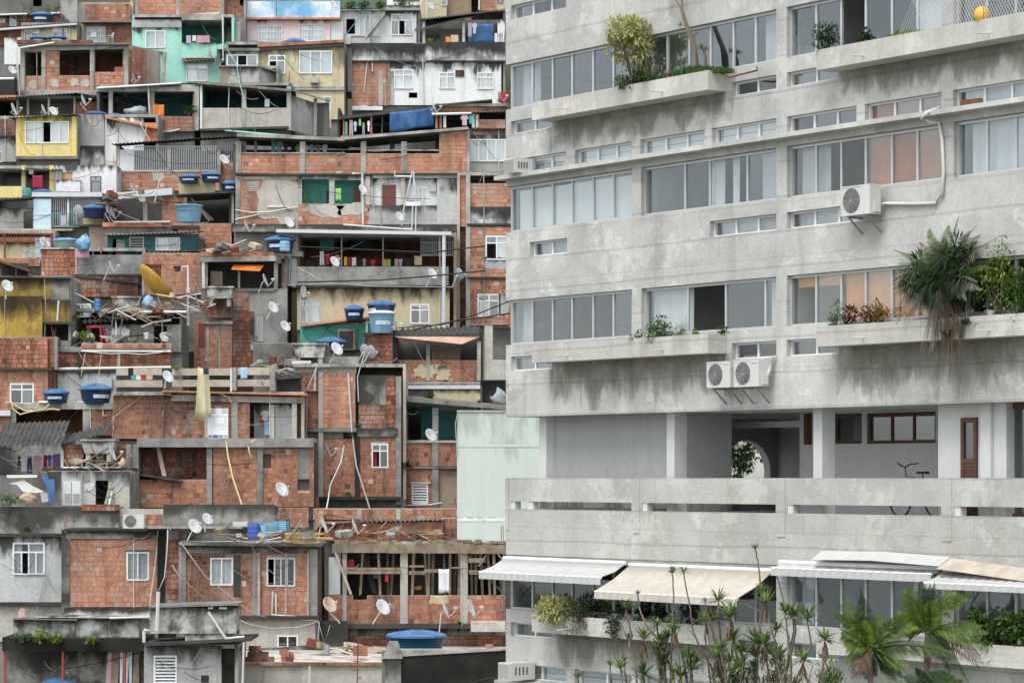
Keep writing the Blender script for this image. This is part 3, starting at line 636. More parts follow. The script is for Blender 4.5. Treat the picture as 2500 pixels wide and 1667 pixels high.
bwall(u2, u3, -.82, 1.474, wl, 'wall_white', 3.2, .2, 'terrace_wall')
for q, n in zip(wl, (1, 3)): bwin(q[0]+.002, q[1]-.002, q[2]+.002, q[3]-.002, n, 'glass_dark', 3.27, fm='wood_brown', fw=.07)
bmk(MB().box(bu(1974, 3.2), bu(1982, 3.2), 3.05, 3.195, bz(1978, 1085, 3.2), bz(1978, 1010, 3.2)), 'wall_lamp_box', 'wood_brown')
bmk(MB().box(u2, u3, 3.4, 8.8, -.82, -.7).box(u2, u2+.15, 3.4, 8.8, -.8, 1.474).box(u2+.15, u3, 6, 6.2, -.7, 1.474), 'room_walls', 'room')
# white stair block near the front with a brown louvred door
ub0, ub1 = bu(2290, .55), bu(2408, .55); bmk(MB().box(ub0, ub1, .55, 3.2, -.82, 1.473), 'stair_block', 'wall_white')
bmk(MB().box(ub1+.25, ub1+.6, .5, .8, -.82, 1.473), 'column', 'wall_white')
du0, du1 = bu(2350, .55), bu(2388, .55); zt = bz(2369, 1019, .55)
dr = bmk(MB().box(du0, du0+.08, .49, .548, -.82, zt).box(du1-.08, du1, .49, .548, -.82, zt).box(du0+.08, du1-.08, .49, .548, zt-.1, zt).box(du0+.08, du1-.08, .49, .548, .3, .38), 'door', 'wood_brown')
bmk(MB().box(du0+.08, du1-.08, .53, .536, .38, zt-.1), 'pane', 'glass_dark', dr)
mb = MB(); z = -.8
while z < .3: mb.box(du0+.08, du1-.08, .5, .545, z, z+.045); z += .06
bmk(mb, 'louvre', 'wood_brown', dr)
bwin(bu(2440, .7), UE-.3, -.8, 1.47, 5, 'glass_dark', .7, fm='wood_brown', fw=.1)
bmk(MB().box(bu(2440, .7), UE-.3, 4.3, 4.4, -.8, 1.47), 'inner_wall', 'wall_white')
bmk(MB().box(.9, 5.9, .64, .658, -.82, -.7), 'skirting', 'conc_dark')
# cross wall with the round opening
uc = 1.0; V3 = BF
def cd(x):   # depth along the cross wall seen in photo column x
    lo, hi = 0., 14.
    for _ in range(50):
        m = (lo+hi)/2; q = BF.P(uc, m, 0); 
        if CX+F*q.x/q.y < x: lo = m
        else: hi = m
    return lo
dc = cd(1822); rr = .8; d0, d1, z0, z1 = cd(1700), cd(1896), -.82, 1.474; zc = bz(1822, 1152, 0)*(BF.P(uc, dc, 0).y/BF.P(bu(1822), 0, 0).y)
mb = MB(); n = 40
for k in range(n):
    a0, a1 = 2*pi*k/n, 2*pi*(k+1)/n
    def sq(a):
        c, s_ = cos(a), sin(a); t = 1e9
        if c > 1e-6: t = min(t, (d1-dc)/c)
        if c < -1e-6: t = min(t, (d0-dc)/c)
        if s_ > 1e-6: t = min(t, (z1-zc)/s_)
        if s_ < -1e-6: t = min(t, (z0-zc)/s_)
        return dc+t*c, zc+t*s_
    i0, i1 = (dc+rr*cos(a0), zc+rr*sin(a0)), (dc+rr*cos(a1), zc+rr*sin(a1)); o0, o1 = sq(a0), sq(a1); i = len(mb.v)
    for u in (uc, uc-.25): mb.v += [(u, *i0), (u, *i1), (u, *o1), (u, *o0)]
    mb.f += [(i, i+1, i+2, i+3), (i+7, i+6, i+5, i+4), (i, i+4, i+5, i+1), (i+3, i+2, i+6, i+7)]
bmk(mb, 'round_opening_wall', 'wall_white')
bmk(MB().box(uc-.25, 5.2, d1+.002, d1+.2, -.82, 1.474), 'terrace_wall', 'wall_white')
mb = MB(); s_ = .07
k = d0
while k < d1+2:
    mb.tube([(uc+.12, k, z0), (uc+.12, k-(1.3-z0)*.6, 1.3)], .0028, 3); mb.tube([(uc+.12, k-1.3, z0), (uc+.12, k-1.3+(1.3-z0)*.6, 1.3)], .0028, 3); k += s_
bmk(mb, 'chain_link_mesh', 'alu_dark')
# awnings on the lower floor: slanted canvas + valance + arms, each one a thing of its own
def awning(label, x0, y0, x1, p, yf, yv, mat, name='awning', sag=.0):
    u0, u1 = bu(x0), bu(x1); zb = bz(x0, y0); q = BF.P(u0, -p, 0); zf = (HY-yf)/F*q.y; zv = (HY-yv)/F*q.y; o = (u0, 0, zv)
    root = thing(name, label, 'awning', BF.P(u0, 0, zv), BF.a, 'canvas awnings along the lower floor'); mb = MB(); n = 40
    for k in range(n+1):
        u = u0+(u1-u0)*k/n; s1 = .012*sin(k*1.7)+sag*sin(pi*k/n)
        for (d, z) in ((-.06, zb), (-p*.5, (zb+zf)/2-.03+s1), (-p, zf), (-p-.012, zf)): mb.v += [(u, d, z), (u, d, z-.012)]
    for k in range(n):
        for j in range(3):
            a = k*8+j*2; b = a+8; mb.f += [(a, b, b+2, a+2), (b+1, a+1, a+3, b+3)]
        a = k*8; mb.f += [(a, a+1, a+9, a+8)]
    mb.build('canvas', mat, root, o, True)
    vb = MB(); wave(vb, u0, u1, zv, zf-.004, -p-.025, .008, 120, .006, 8.); vb.build('valance', mat, root, o)
    MB().tube([(u0, -p, zf-.02), (u1, -p, zf-.02)], .03).build('front_bar', 'frame_white', root, o)
    MB().tube([(u0, -.07, zb), (u1, -.07, zb)], .05, 8).build('roller', 'frame_white', root, o)
    for u in (u0+.12, u1-.12): MB().tube([(u, -.03, zb-.95), (u, -p, zf-.03)], .018).build('arm', 'steel', root, o)
awning('white canvas awning at the corner of the concrete block, nearest the brick houses', 1236, 1362, 1534, .78, 1394, 1412, 'awning_white')
awning('cream stained canvas awning let down farthest over the yuccas', 1543, 1378, 1893, 1.05, 1441, 1460, 'awning_cream')
awning('white narrow awning under the white sheet-metal covers', 1910, 1372, 2302, .3, 1384, 1404, 'awning_white')
awning('white awning half hidden by palm fronds at the far right', 2312, 1390, 2560, .62, 1420, 1436, 'awning_white')
def cover(label, x0, y0, x1, y1, mat, h, p):
    a0, a1 = bu(x0), bu(x1); za, zb_ = bz(x0, y0), bz(x1, y1); o = (a0, 0, za-h)
    mb = MB(); mb.hexa([(a0, -p, za-h), (a1, -p, zb_-h), (a1, -p+.012, zb_-h), (a0, -p+.012, za-h), (a0, -.03, za), (a1, -.03, zb_), (a1, -.018, zb_+.01), (a0, -.018, za+.01)])
    me = mb.build('sheet_cover', mat, None, o); me.location = BF.P(a0, 0, za-h); me.rotation_euler = (0, 0, BF.a); tag(me, label, 'cover')
cover('white bent sheet-metal cover above the narrow awning, the one with the shorter span', 2006, 1345, 2168, 1347, 'awning_white', .17, .3)
cover('white bent sheet-metal cover sloping down beside the brown sheet', 2160, 1347, 2322, 1360, 'awning_white', .17, .34)
cover('tan brown sheet cover on the wall above the last awning', 2322, 1362, 2560, 1395, 'sheet_brown', .2, .4)
# air conditioners
def split_ac(label, fr, u, d, z, w, h, dp, txt=None, bracket=True, group=None):
    """outdoor unit: u,d,z = left front bottom corner in the frame"""
    o = (u, d, z); r = thing('air_conditioner', label, 'air conditioner', fr.P(u, d, z), fr.a, group)
    mb = MB(); cx, cz, rad = u+w*.36, z+h*.5, min(w*.3, h*.42)
    mb.box(u, u+w, d+.012, d+dp, z, z+h).box(u, u+.03, d, d+.012, z, z+h).box(u+w*.68, u+w, d, d+.012, z, z+h).box(u+.03, u+w*.68, d, d+.012, z+h-.03, z+h).box(u+.03, u+w*.68, d, d+.012, z, z+.03)
    mb.build('casing', 'ac_white', r, o)
    ring = MB(); n = 24; ring.prism([(cx+rad*cos(2*pi*k/n), cz+rad*sin(2*pi*k/n)) for k in range(n)], d+.004, d+.0115); g = ring.build('fan_opening', 'ac_dark', r, o)
    gm = MB()
    for k in range(1, 7): q = rad*k/6.2; pts = [(cx+q*cos(2*pi*j/20), d-.003, cz+q*sin(2*pi*j/20)) for j in range(21)]; gm.tube(pts, .004, 3)
    for k in range(10): a = 2*pi*k/10; gm.tube([(cx, d-.003, cz), (cx+rad*cos(a), d-.003, cz+rad*sin(a))], .004, 3)
    gm.build('fan_grille', 'ac_grey', r, o)
    if txt: lettering(txt, lambda a, b: (u+w*.73+a*w*.22-o[0], d-.004-o[1], z+h*.84+b*h*.06-o[2]), 'letters_brand', r)
    MB().box(u+w+.001, u+w+.04, d+dp*.35, d+dp*.85, z+.04, z+h*.4).build('valve_cover', 'ac_white', r, o)
    if bracket:
        for q in (.18, .82):
            b = MB(); x = u+w*q; b.box(x-.02, x+.02, d+.05, d+dp+.16, z-.04, z-.002).hexa([(x-.02, d+.1, z-.06), (x+.02, d+.1, z-.06), (x+.02, d+dp+.15, z-.36), (x-.02, d+dp+.15, z-.36), (x-.02, d+.1, z-.03), (x+.02, d+.1, z-.03), (x+.02, d+dp+.15, z-.32), (x-.02, d+dp+.15, z-.32)]); b.build('bracket', 'steel', r, o)
    return r
def at_b(x, y, d): u, z = BF.uv(x, y, d); return u, z
u, z = at_b(2052, 529, -.5); split_ac('single white outdoor air conditioner on brackets with white hose to the ledge', BF, u, -.5, z, .88, .6, .3)
u, z = at_b(1725, 947, -.48); split_ac('left one of the two white air conditioners mounted side by side', BF, u, -.48, z, .8, .56, .28, 'Panasonic')
u2_, z2 = at_b(1791, 945, -.48); split_ac('right one of the paired air conditioners, with white hose at its side', BF, u2_, -.48, z2, .82, .57, .28, 'Panasonic')
def window_ac(label, fr, u, d, z, w, h, dp):
    o = (u, d, z); r = thing('window_air_conditioner', label, 'air conditioner', fr.P(u, d, z), fr.a)
    MB().box(u, u+w, d, d+dp, z, z+h).build('casing', 'ac_white', r, o)
    mb = MB()
    for k in range(9): x = u+.03+(w-.06)*k/8; mb.box(x-.006, x+.006, d-.012, d-.001, z+.03, z+h-.03)
    for k in range(7): zz = z+.04+(h-.08)*k/6; mb.box(u+.03, u+w-.03, d-.018, d-.012, zz-.005, zz+.005)
    mb.build('front_grille', 'ac_grey', r, o)
    mb = MB()
    for k in range(4): y = d+dp*(.2+.15*k); mb.box(u+w+.001, u+w+.006, y, y+.04, z+h*.3, z+h*.75)
    mb.build('side_vent', 'ac_dark', r, o); return r
u, z = at_b(1231, 424, -.55); window_ac('grubby window air conditioner on the ledge at the top corner of the block', BF, u, -.55, z, .42, .34, .53)
u, z = at_b(1216, 1657, -.75); window_ac('white window air conditioner on the lowest ledge at the block corner', BF, u, -.75, z, .5, .4, .72)
def bpipe(label, pts, r, mat, name, cat):
    p3 = [BF.P(BF.uv(x, y, d)[0], d, BF.uv(x, y, d)[1]) for x, y, d in pts]; o = p3[-1]
    m = MB().tube([p-o for p in p3], r, 8).build(name, mat, None, None, True); m.location = o; return tag(m, label, cat)
bpipe('white insulated hose looping from the ledge down to the single air conditioner', [(2294, 263, -.1), (2262, 275, -.4), (2250, 290, -.46), (2262, 297, -.3), (2292, 300, -.06), (2300, 340, -.05), (2304, 420, -.05), (2300, 475, -.05), (2285, 495, -.05), (2230, 498, -.05), (2160, 497, -.05), (2134, 505, -.3)], .035, 'pvc', 'refrigerant_hose', 'hose')
bpipe('white hose rising behind the paired air conditioners to the small window', [(1893, 868, -.06), (1884, 880, -.1), (1878, 905, -.2), (1870, 925, -.25)], .035, 'pvc', 'refrigerant_hose', 'hose')
bpipe('thin pale rod leaning from the paired air conditioners to the window corner', [(1784, 896, -.5), (1893, 869, -.06)], .014, 'pvc', 'rod', 'rod')
bpipe('brown rusty rod bracket left of the upper small window', [(1776, 186, -.05), (1778, 190, -.45), (1850, 172, -.45), (1848, 165, -.05)], .02, 'rust', 'bracket', 'bracket')
# bicycle parked behind the parapet
def bicycle():
    d = 1.0; u, z = bu(2190, d), -.82; r = thing('bicycle', 'dark bicycle parked behind the terrace parapet beside the white block', 'bicycle', BF.P(u, d, z), BF.a); o = (u, d, z)
    for q, tl in ((0, 'wheel'), (1.05, 'wheel')):
        c = (u+.1+q, d, z+.33); mb = MB(); n = 28
        pts = [(c[0]+.31*cos(2*pi*k/n), d, c[2]+.31*sin(2*pi*k/n)) for k in range(n+1)]; mb.tube(pts, .022, 6)
        w = mb.build('wheel', 'rubber', r, o); mb = MB()
        for k in range(14): a = 2*pi*k/14; mb.tube([c, (c[0]+.3*cos(a), d, c[2]+.3*sin(a))], .003, 3)
        mb.build('spokes', 'steel', w, o)
    A, Bk, S, H, Cn = Vector((u+.1, d, z+.33)), Vector((u+1.15, d, z+.33)), Vector((u+.78, d, z+.8)), Vector((u+.27, d, z+.85)), Vector((u+.62, d, z+.32))
    mb = MB()
    for p, q in ((A, H), (H, S), (H, Cn), (S, Cn), (Cn, Bk), (S, Bk)): mb.tube([p, q], .018, 6)
    mb.build('frame', 'alu_dark', r, o)
    MB().tube([H, (u+.24, d, z+1.04), (u+.22, d-.16, z+1.1), (u+.34, d-.3, z+1.12)], .014).tube([(u+.24, d, z+1.04), (u+.22, d+.16, z+1.1), (u+.34, d+.3, z+1.12)], .014).build('handlebar', 'black', r, o)
    MB().tube([S, (u+.76, d, z+.9)], .014).box(u+.64, u+.9, d-.06, d+.06, z+.9, z+.95).build('saddle', 'black', r, o)
    MB().box(u+.5, u+.85, d-.16, d-.06, z+.28, z+.6).build('pannier', 'c_yell', r, o)
bicycle()
# lamp in the corner room, ball and netting on the upper right planter
def floor_lamp():
    u, d = bu(1308, .9), .9; z = 2.4; r = thing('table_lamp', 'white conical lamp shade standing behind the corner window', 'lamp', BF.P(u, d, z), BF.a); o = (u, d, z); zz = bz(1308, 800, d)
    MB().lathe([(.12, 0), (.12, .02), (.015, .04), (.015, zz-z+.02)], 12, (u, d, z)).build('stand', 'curtain_white', r, o, True)
    MB().lathe([(.27, zz-z), (.14, zz-z+.36)], 20, (u, d, z), False).build('shade', 'curtain_white', r, o, True)
floor_lamp()
def ball():
    p = PL['A2']; u, zt = bu(2400, -.4), p[3]; mb = MB(); n = 14; rad = .17
    mb.lathe([(max(.002, rad*sin(pi*k/n)), rad-rad*cos(pi*k/n)) for k in range(n+1)], 24); o = mb.build('ball', 'c_yell', None, None, True); o.location = BF.P(u, -.42, zt-.06)
    tag(o, 'yellow orange ball lying on the upper right planter behind netting', 'ball')
    g = MB()
    for a in (0, pi/2): g.tube([(.1715*cos(t)*cos(a), .1715*cos(t)*sin(a), .17+.1715*sin(t)) for t in [2*pi*k/24 for k in range(25)]], .005, 4)
    g.build('seam', 'black', o)
    f = thing('standing_fan', 'small blue fan standing on the planter beside the yellow ball', 'fan', BF.P(bu(2424, -.3), -.3, zt), BF.a)
    MB().lathe([(.1, 0), (.1, .02), (.02, .05), (.02, .28)], 14).build('stand', 'alu_dark', f)
    MB().tube([(0, -.02, .36), (0, .1, .36)], .04, 8).build('motor', 'alu_dark', f)
    for k in range(3):
        a = 2*pi*k/3; MB().prism([(0, .36), (.14*cos(a-.35), .36+.14*sin(a-.35)), (.17*cos(a), .36+.17*sin(a)), (.12*cos(a+.4), .36+.12*sin(a+.4))], -.04, -.03).build('blade', 'lid_blue', f)
    mb = MB(); mb.tube([(.19*cos(2*pi*k/20), -.05, .36+.19*sin(2*pi*k/20)) for k in range(21)], .006, 4); mb.build('guard', 'steel', f)
    mb = MB(); u0, u1 = bu(2280, -.5), 18.4; k = u0-1
    while k < u1:
        mb.tube([(k, -.5, p[3]), (k+.8, -.5, p[3]+1.3)], .004, 3); mb.tube([(k+.8, -.5, p[3]), (k, -.5, p[3]+1.3)], .004, 3); k += .075
    o = (u0, 0, p[3]); m = mb.build('safety_net', 'frame_white', None, o); m.location = BF.P(u0, 0, p[3]); m.rotation_euler = (0, 0, BF.a); tag(m, 'fine white safety net stretched above the upper right planter', 'net')
    b = MB().box(-.25, .25, -.06, .06, 0, .1).build('brick_block', 'brick_dark'); b.location = BF.P(bu(2372, -.25), -.25, 7.262); b.rotation_euler = (0, 0, BF.a); tag(b, 'brown block lying on the concrete ledge before the upper right windows', 'block')
ball()
# ---------------------------------------------------------------- the hillside houses, from the top row down
def H(label, D, t, rect, name='hillside_house', **kw): return House(name, label, D, t, rect, **kw)
# --- top row
h = H('dark grey rendered house at the very top left corner', 157, 1, (-60, -90, 560, 135), smat='conc_dark'); h.wall((-60, -90, 560, 135), 'conc_dark', [(300, -40, 380, 60)])
h.blk((550, -60, 705, 205), 'gray', -.6, .1, 'pier'); h.pipe([(703, -40), (700, 195)], .03)
h = H('low brick house under white gutters at the left edge, near the top', 152.5, 1, (-60, 120, 560, 405)); h.wall((-60, 130, 560, 405), 'mortar', wins=[(-30, 175, 45, 205, 'w2'), (90, 150, 150, 240, 'w1')], brick='brick_dark')
h.roof(-60, 135, 545, 115, 'roof_dark', d1=1.6, rise=.15); h.pipe([(-60, 140), (250, 130)], .05, 'white_metal', -.4); h.pipe([(465, 125), (545, 120)], .05, 'white_metal', -.4)
h = H('small cream house with two white hopper windows behind two blue tanks', 149.5, 1, (190, 205, 700, 400), depth=2.4); h.wall((190, 225, 700, 400), 'cream', wins=[(220, 270, 355, 380, 'w2t'), (480, 255, 615, 365, 'w2t')])
h.tilt(-40, 262, 700, 210, 18, 'white_metal', -.35, -.05, 'gutter'); h.roof(-40, 250, 695, 205, 'roof_dark', d0=-.3, d1=2.3, rise=.1); h.pipe([(632, 220), (632, 360)], .035)
h.blk((40, 345, 190, 590), 'white', -.3, .1, 'white_panel'); h.blk((-10, 262, 188, 420), 'brick_dark', -.02, .3, 'annex_wall')
h = H('brick house with a parapet terrace and barred window, two white chairs before it', 151, 1, (740, 20, 1210, 410), depth=2.6); h.wall((740, 195, 1205, 410), 'mortar', wins=[(790, 250, 962, 388, 'w2Cb9')], brick='brick')
h.wall((780, 38, 1190, 193), 'mortar', d=-.5, brick='brick', name='parapet'); h.slab((735, 188, 1210, 205), 'conc_dark', .6); h.blk((715, 30, 778, 200), 'conc', -.1, .1, 'column'); h.blk((1185, -30, 1215, 155), 'cream', -.3, .1, 'column'); h.blk((740, 205, 780, 400), 'conc', -.05, .1, 'column')
h = H('open brick storey at the top with concrete columns, above the mint house', 149, 1, (1230, -60, 2240, 170), depth=2.2); h.wall((1230, -60, 2030, 165), 'mortar', brick='brick_fresh'); h.cols((1232, 1605, 2015), -60, 165, 30); h.wall((2040, -60, 2240, 250), 'mortar', d=.4, brick='brick', holes=[(2185, -20, 2240, 60)])
h.tilt(1380, 155, 2000, 112, 22, 'white_metal', -.5, -.1, 'gutter')
# --- mint house
h = H('mint green two-storey house with balcony and red tile awning', 146, 1, (1200, 130, 2130, 760), depth=2.6, inm='teal', smat='mint', under=1)
h.wall((1210, 250, 1655, 760), 'mint', wins=[(1325, 280, 1508, 437, 'w2c')]); h.wall((1655, 520, 2010, 760), 'mint', wins=[(1698, 585, 1893, 742, 'w2tC')])
h.blk((1200, 180, 1655, 252), 'gray', -.1, .1, 'band'); h.wall((1655, 390, 1975, 530), 'mint', d=-.45, name='balcony_parapet'); h.blk((1975, 400, 2125, 450), 'mint', -.4, 1.8, 'balcony_side'); h.blk((1975, 450, 2010, 760), 'mint', -.02, 1.5, 'side_wall')
h.slab((1655, 130, 2030, 185), 'conc', .45, 2., 'balcony_slab'); h.pipe([(2030, 140), (2035, 560)], .045, 'pvc', -.5); h.blk((2150, 200, 2190, 400), 'conc', .6, .8, 'column')
h.roof(1645, 560, 1960, 535, 'roof_clay', -.55, .0, .18, .045, .2, 'tile_awning'); h.blk((1420, 470, 1450, 760), 'conc_dark', -.12, -.02, 'downpipe'); h.slab((1460, 470, 1505, 490), 'conc_dark', .2)
# --- blue and pink house
h = H('pale pink house with sky-blue parapet painted with white clouds', 150, 2, (680, 0, 1535, 410), depth=3); h.wall((685, 160, 1440, 410), 'pink', wins=[(790, 242, 1005, 405, 'w3Cb8'), (1160, 228, 1378, 380, 'w3Cb8')])
h.wall((678, 15, 1532, 165), 'skyblue', d=-.25, name='parapet'); h.slab((678, 160, 1535, 178), 'roof_clay', .32); h.blk((948, 10, 953, 160), 'alu_dark', -.27, -.24, 'downpipe'); h.blk((1440, 190, 1560, 400), 'white', .1, .3, 'side_wall')
# --- white house top centre
h = H('white house with plants on its roof terrace and an outside stair', 150.5, 3, (-40, 75, 690, 405), depth=3); h.wall((-40, 90, 660, 405), 'white', holes=[(20, 175, 100, 312)], wins=[(430, 130, 625, 322, 'w3to1'), (140, 138, 335, 330, 'w2C')])
h.slab((330, 62, 690, 95), 'gray', .3, 2); h.tilt(190, 320, 375, 95, 40, 'gray', -.55, -.12, 'stair_flight'); h.blk((60, 330, 235, 395), 'gray', -.5, -.1, 'stair_base'); h.pipe([(0, 340), (280, -20)], .025, 'teal', -.6, 'handrail'); h.pipe([(210, 100), (205, 290)], .02, 'teal', -.6, 'handrail')
h.bars((-40, -20, 385, 75), 22, 'teal', -.2, .012, 'railing'); h.slab((-40, 78, 335, 96), 'white_mold', .25, .4); h.wall((390, -60, 700, 50), 'white', d=1.2, holes=[(445, -60, 690, 20)], name='upper_wall')
h = H('ochre and timber shack walls at the very top beside the tall mast', 153, 3, (690, -80, 1480, 210)); h.wall((690, -80, 935, 210), 'beige', wins=[(885, -50, 940, 50, 'w1')]); h.wall((935, -80, 1160, 200), 'brownwall', d=.3); h.wall((1230, -80, 1375, 100), 'mortar', d=-.2, brick='brick'); h.wall((1375, -80, 1480, 100), 'cream', d=.1, wins=[(1400, -40, 1450, 30, 'd1')]); h.pipe([(760, -60), (752, 160)], .05, 'pvc', -.4, 'mast'); h.pipe([(1235, -60), (1230, 95)], .05, 'pvc', -.3)
# --- shed with dark roof, blue tarp
h = H('open shed with a dark sagging roof sheltering hanging laundry, top right of the hillside', 148.6, 3, (690, 100, 1470, 405), shell='brf', smat='conc_dark', depth=3); h.mk(MB().hexa([h.p(640, 290, -.6), h.p(1130, 165, -.6), h.p(1465, 105, 2.5), h.p(690, 190, 2.5), h.p(640, 282, -.6), h.p(1130, 157, -.6), h.p(1465, 95, 2.5), h.p(690, 180, 2.5)]), 'roof', 'roof_dark')
h.roof(690, 185, 1465, 92, 'roof_dark', -.3, 2.4, .5); h.cols((715, 1078), 170, 395, 24, 'white'); h.blk((1400, 180, 1465, 400), 'white', -.05, .6, 'wall'); h.blk((880, 270, 1100, 395), 'gray_rough', 1.8, 2., 'inner_wall')
# --- white house with black mould
h = H('white house with black mould-streaked parapet and three windows, left end in bare brick', 146, 3, (70, 390, 1470, 970), depth=3.2)
h.wall((70, 395, 640, 560), 'white_mold', d=-.12, name='parapet'); h.wall((745, 385, 1468, 560), 'white_mold', d=-.15, name='parapet'); h.blk((640, 400, 745, 570), 'white_mold', -.05, .2, 'pier')
h.wall((735, 560, 1432, 960), 'white', wins=[(865, 660, 1012, 808, 'w2tc'), (1215, 667, 1360, 812, 'w2tCb5')]); h.wall((415, 560, 735, 960), 'white', holes=[(590, 845, 668, 895)], wins=[(455, 635, 630, 808, 'w2tC')])
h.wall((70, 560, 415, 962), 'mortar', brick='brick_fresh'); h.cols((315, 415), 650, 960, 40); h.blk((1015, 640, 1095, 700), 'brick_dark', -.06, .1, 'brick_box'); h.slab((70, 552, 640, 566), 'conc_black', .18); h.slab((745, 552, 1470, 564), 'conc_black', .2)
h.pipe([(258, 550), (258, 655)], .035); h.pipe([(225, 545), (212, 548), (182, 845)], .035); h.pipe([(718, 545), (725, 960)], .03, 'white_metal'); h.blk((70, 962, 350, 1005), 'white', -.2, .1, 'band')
# --- cream house
h = H('cream house with mould-edged brick parapet, wide white window and air conditioner box', 144.6, 2, (490, 380, 1568, 1090), depth=3); h.wall((790, 430, 1568, 1090), 'cream', wins=[(880, 505, 1032, 672, 'w2to0'), (1160, 465, 1460, 670, 'w3c'), (1385, 885, 1450, 1060, 'w1')])
h.tilt(780, 405, 1568, 362, 26, 'brick', -.15, .2, 'parapet'); h.tilt(780, 432, 1568, 388, 34, 'conc_black', -.1, .2, 'mould_edge'); h.slab((1100, 795, 1568, 822), 'gray', .12)
h.wall((490, 455, 790, 610), 'gray', d=-.2, wins=[(500, 500, 780, 602, 'w3o1')]); h.slab((470, 440, 795, 465), 'conc_dark', .4); h.blk((1258, 702, 1335, 756), 'ac_grey', -.3, .1, 'air_conditioner_box')
h = H('squat round grey rendered shed with a thin slab roof', 142.6, 2, (440, 598, 970, 800), depth=2); h.wall((520, 610, 790, 800), 'gray'); h.wall((440, 610, 520, 800), 'brownwall', d=.03)
h.mk(MB().hexa([h.p(790, 790), h.p(968, 800, .9), h.p(968, 800, 1.2), h.p(790, 790, .2), h.p(790, 610), h.p(968, 650, .9), h.p(968, 650, 1.2), h.p(790, 610, .2)]), 'curved_wall', 'gray'); h.tilt(420, 598, 795, 600, 12, 'conc_dark', -.15, 1.8, 'roof'); h.tilt(795, 600, 970, 650, 12, 'conc_dark', .1, 1.5, 'roof')
# --- open brick frame house
h = H('unfinished brick house with concrete frame and three dark openings, upper left', 142, 1, (185, 395, 1150, 880), depth=3.5, inm='brick_dark'); h.wall((225, 470, 1130, 830), 'mortar', holes=[(228, 478, 378, 700), (540, 455, 820, 690), (865, 440, 1120, 672)], brick='brick_fresh')
h.cols((185, 378, 820, 1130), 420, 840, 38, d0=-.09); h.tilt(200, 425, 1140, 400, 45, 'conc', -.1, .15); h.slab((150, 365, 835, 398), 'brick_dark', .3, .1, 'parapet'); h.tilt(160, 405, 1160, 392, 14, 'conc_dark', -.4, 3., 'roof_slab'); h.slab((190, 825, 880, 870), 'conc', .25); h.blk((1045, 612, 1120, 680), 'brick_fresh', .0, .12, 'brick_step'); h.pipe([(180, 440), (495, 390)], .05, 'pvc', -.5)
for x, y in ((300, 770), (500, 760), (680, 750), (780, 760)): h.patch(x, y, 45, 40, 'graybrick')
m = h.mk(MB().hexa([h.p(1150, 770), h.p(1450, 760, 3.2), h.p(1450, 760, 3.35), h.p(1150, 770, .15), h.p(1150, 405), h.p(1450, 470, 3.2), h.p(1450, 470, 3.35), h.p(1150, 405, .15)]), 'side_wall', 'mortar')
s2 = Fr(0); bm = MB(); a, b = h.p(1155, 600), h.p(1445, 600, 3.2); zt0, zt1, zb = h.p(1155, 410).z, h.p(1445, 475, 3.2).z, h.p(1155, 768).z; z = zb; row = 0
while z < zt0-.15:
    q = (row % 2)*.04
    while q < .99:
        e = min(1, q+.085)
        if z+.19 < zt0+(zt1-zt0)*e: A_, E_ = a.lerp(b, q+.004), a.lerp(b, e-.004); bm.hexa([(A_.x, A_.y-.02, z), (E_.x, E_.y-.02, z), (E_.x, E_.y+.05, z), (A_.x, A_.y+.05, z), (A_.x, A_.y-.02, z+.185), (E_.x, E_.y-.02, z+.185), (E_.x, E_.y+.05, z+.185), (A_.x, A_.y+.05, z+.185)])
        q = e
    z += .2; row += 1
h.mk(bm, 'brickwork', 'brick_fresh', m, kind='stuff')
h.pipe([(1450, 470), (1500, 480), (1490, 770)], .1, 'conc', 1.); h.pipe([(150, 440), (178, 890)], .05, 'pvc', -.6)
# --- dark sheds, left
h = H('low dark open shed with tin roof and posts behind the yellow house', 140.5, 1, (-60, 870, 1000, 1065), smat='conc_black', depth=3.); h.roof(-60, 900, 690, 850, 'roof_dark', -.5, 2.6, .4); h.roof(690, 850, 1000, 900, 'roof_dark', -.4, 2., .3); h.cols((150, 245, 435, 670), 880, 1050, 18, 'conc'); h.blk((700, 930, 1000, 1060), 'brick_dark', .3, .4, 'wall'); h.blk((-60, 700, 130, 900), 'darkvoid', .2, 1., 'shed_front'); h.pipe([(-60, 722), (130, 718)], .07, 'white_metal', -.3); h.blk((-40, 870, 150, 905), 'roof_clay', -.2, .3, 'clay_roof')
# --- veranda row: left open frame and grey wall
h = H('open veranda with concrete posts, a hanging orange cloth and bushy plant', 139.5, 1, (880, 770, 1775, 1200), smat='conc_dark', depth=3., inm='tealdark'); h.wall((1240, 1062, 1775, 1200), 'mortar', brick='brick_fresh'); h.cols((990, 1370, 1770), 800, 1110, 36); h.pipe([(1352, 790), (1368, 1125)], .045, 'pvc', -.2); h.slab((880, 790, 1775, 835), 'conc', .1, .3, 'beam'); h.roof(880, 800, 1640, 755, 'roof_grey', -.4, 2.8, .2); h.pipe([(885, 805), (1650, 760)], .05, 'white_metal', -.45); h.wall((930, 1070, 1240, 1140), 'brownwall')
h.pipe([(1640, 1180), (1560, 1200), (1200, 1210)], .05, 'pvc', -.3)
h = H('long grey rendered terrace wall with a teal veranda behind it', 138.8, 2, (255, 750, 1085, 1190), depth=3.4, inm='tealdark', smat='tealdark'); h.wall((270, 985, 1060, 1180), 'graybrick'); h.cols((205, 635, 1045), 790, 1190, 40); h.blk((255, 770, 275, 1180), 'white', -.09, .02, 'downpipe'); h.tilt(230, 742, 1085, 812, 22, 'roof_grey', -.35, 3.2, 'roof'); h.tilt(270, 772, 1060, 828, 14, 'rust', -.05, .02, 'beam'); h.blk((845, 905, 888, 975), 'curtain_white', .3, .35, 'hung_sheet')
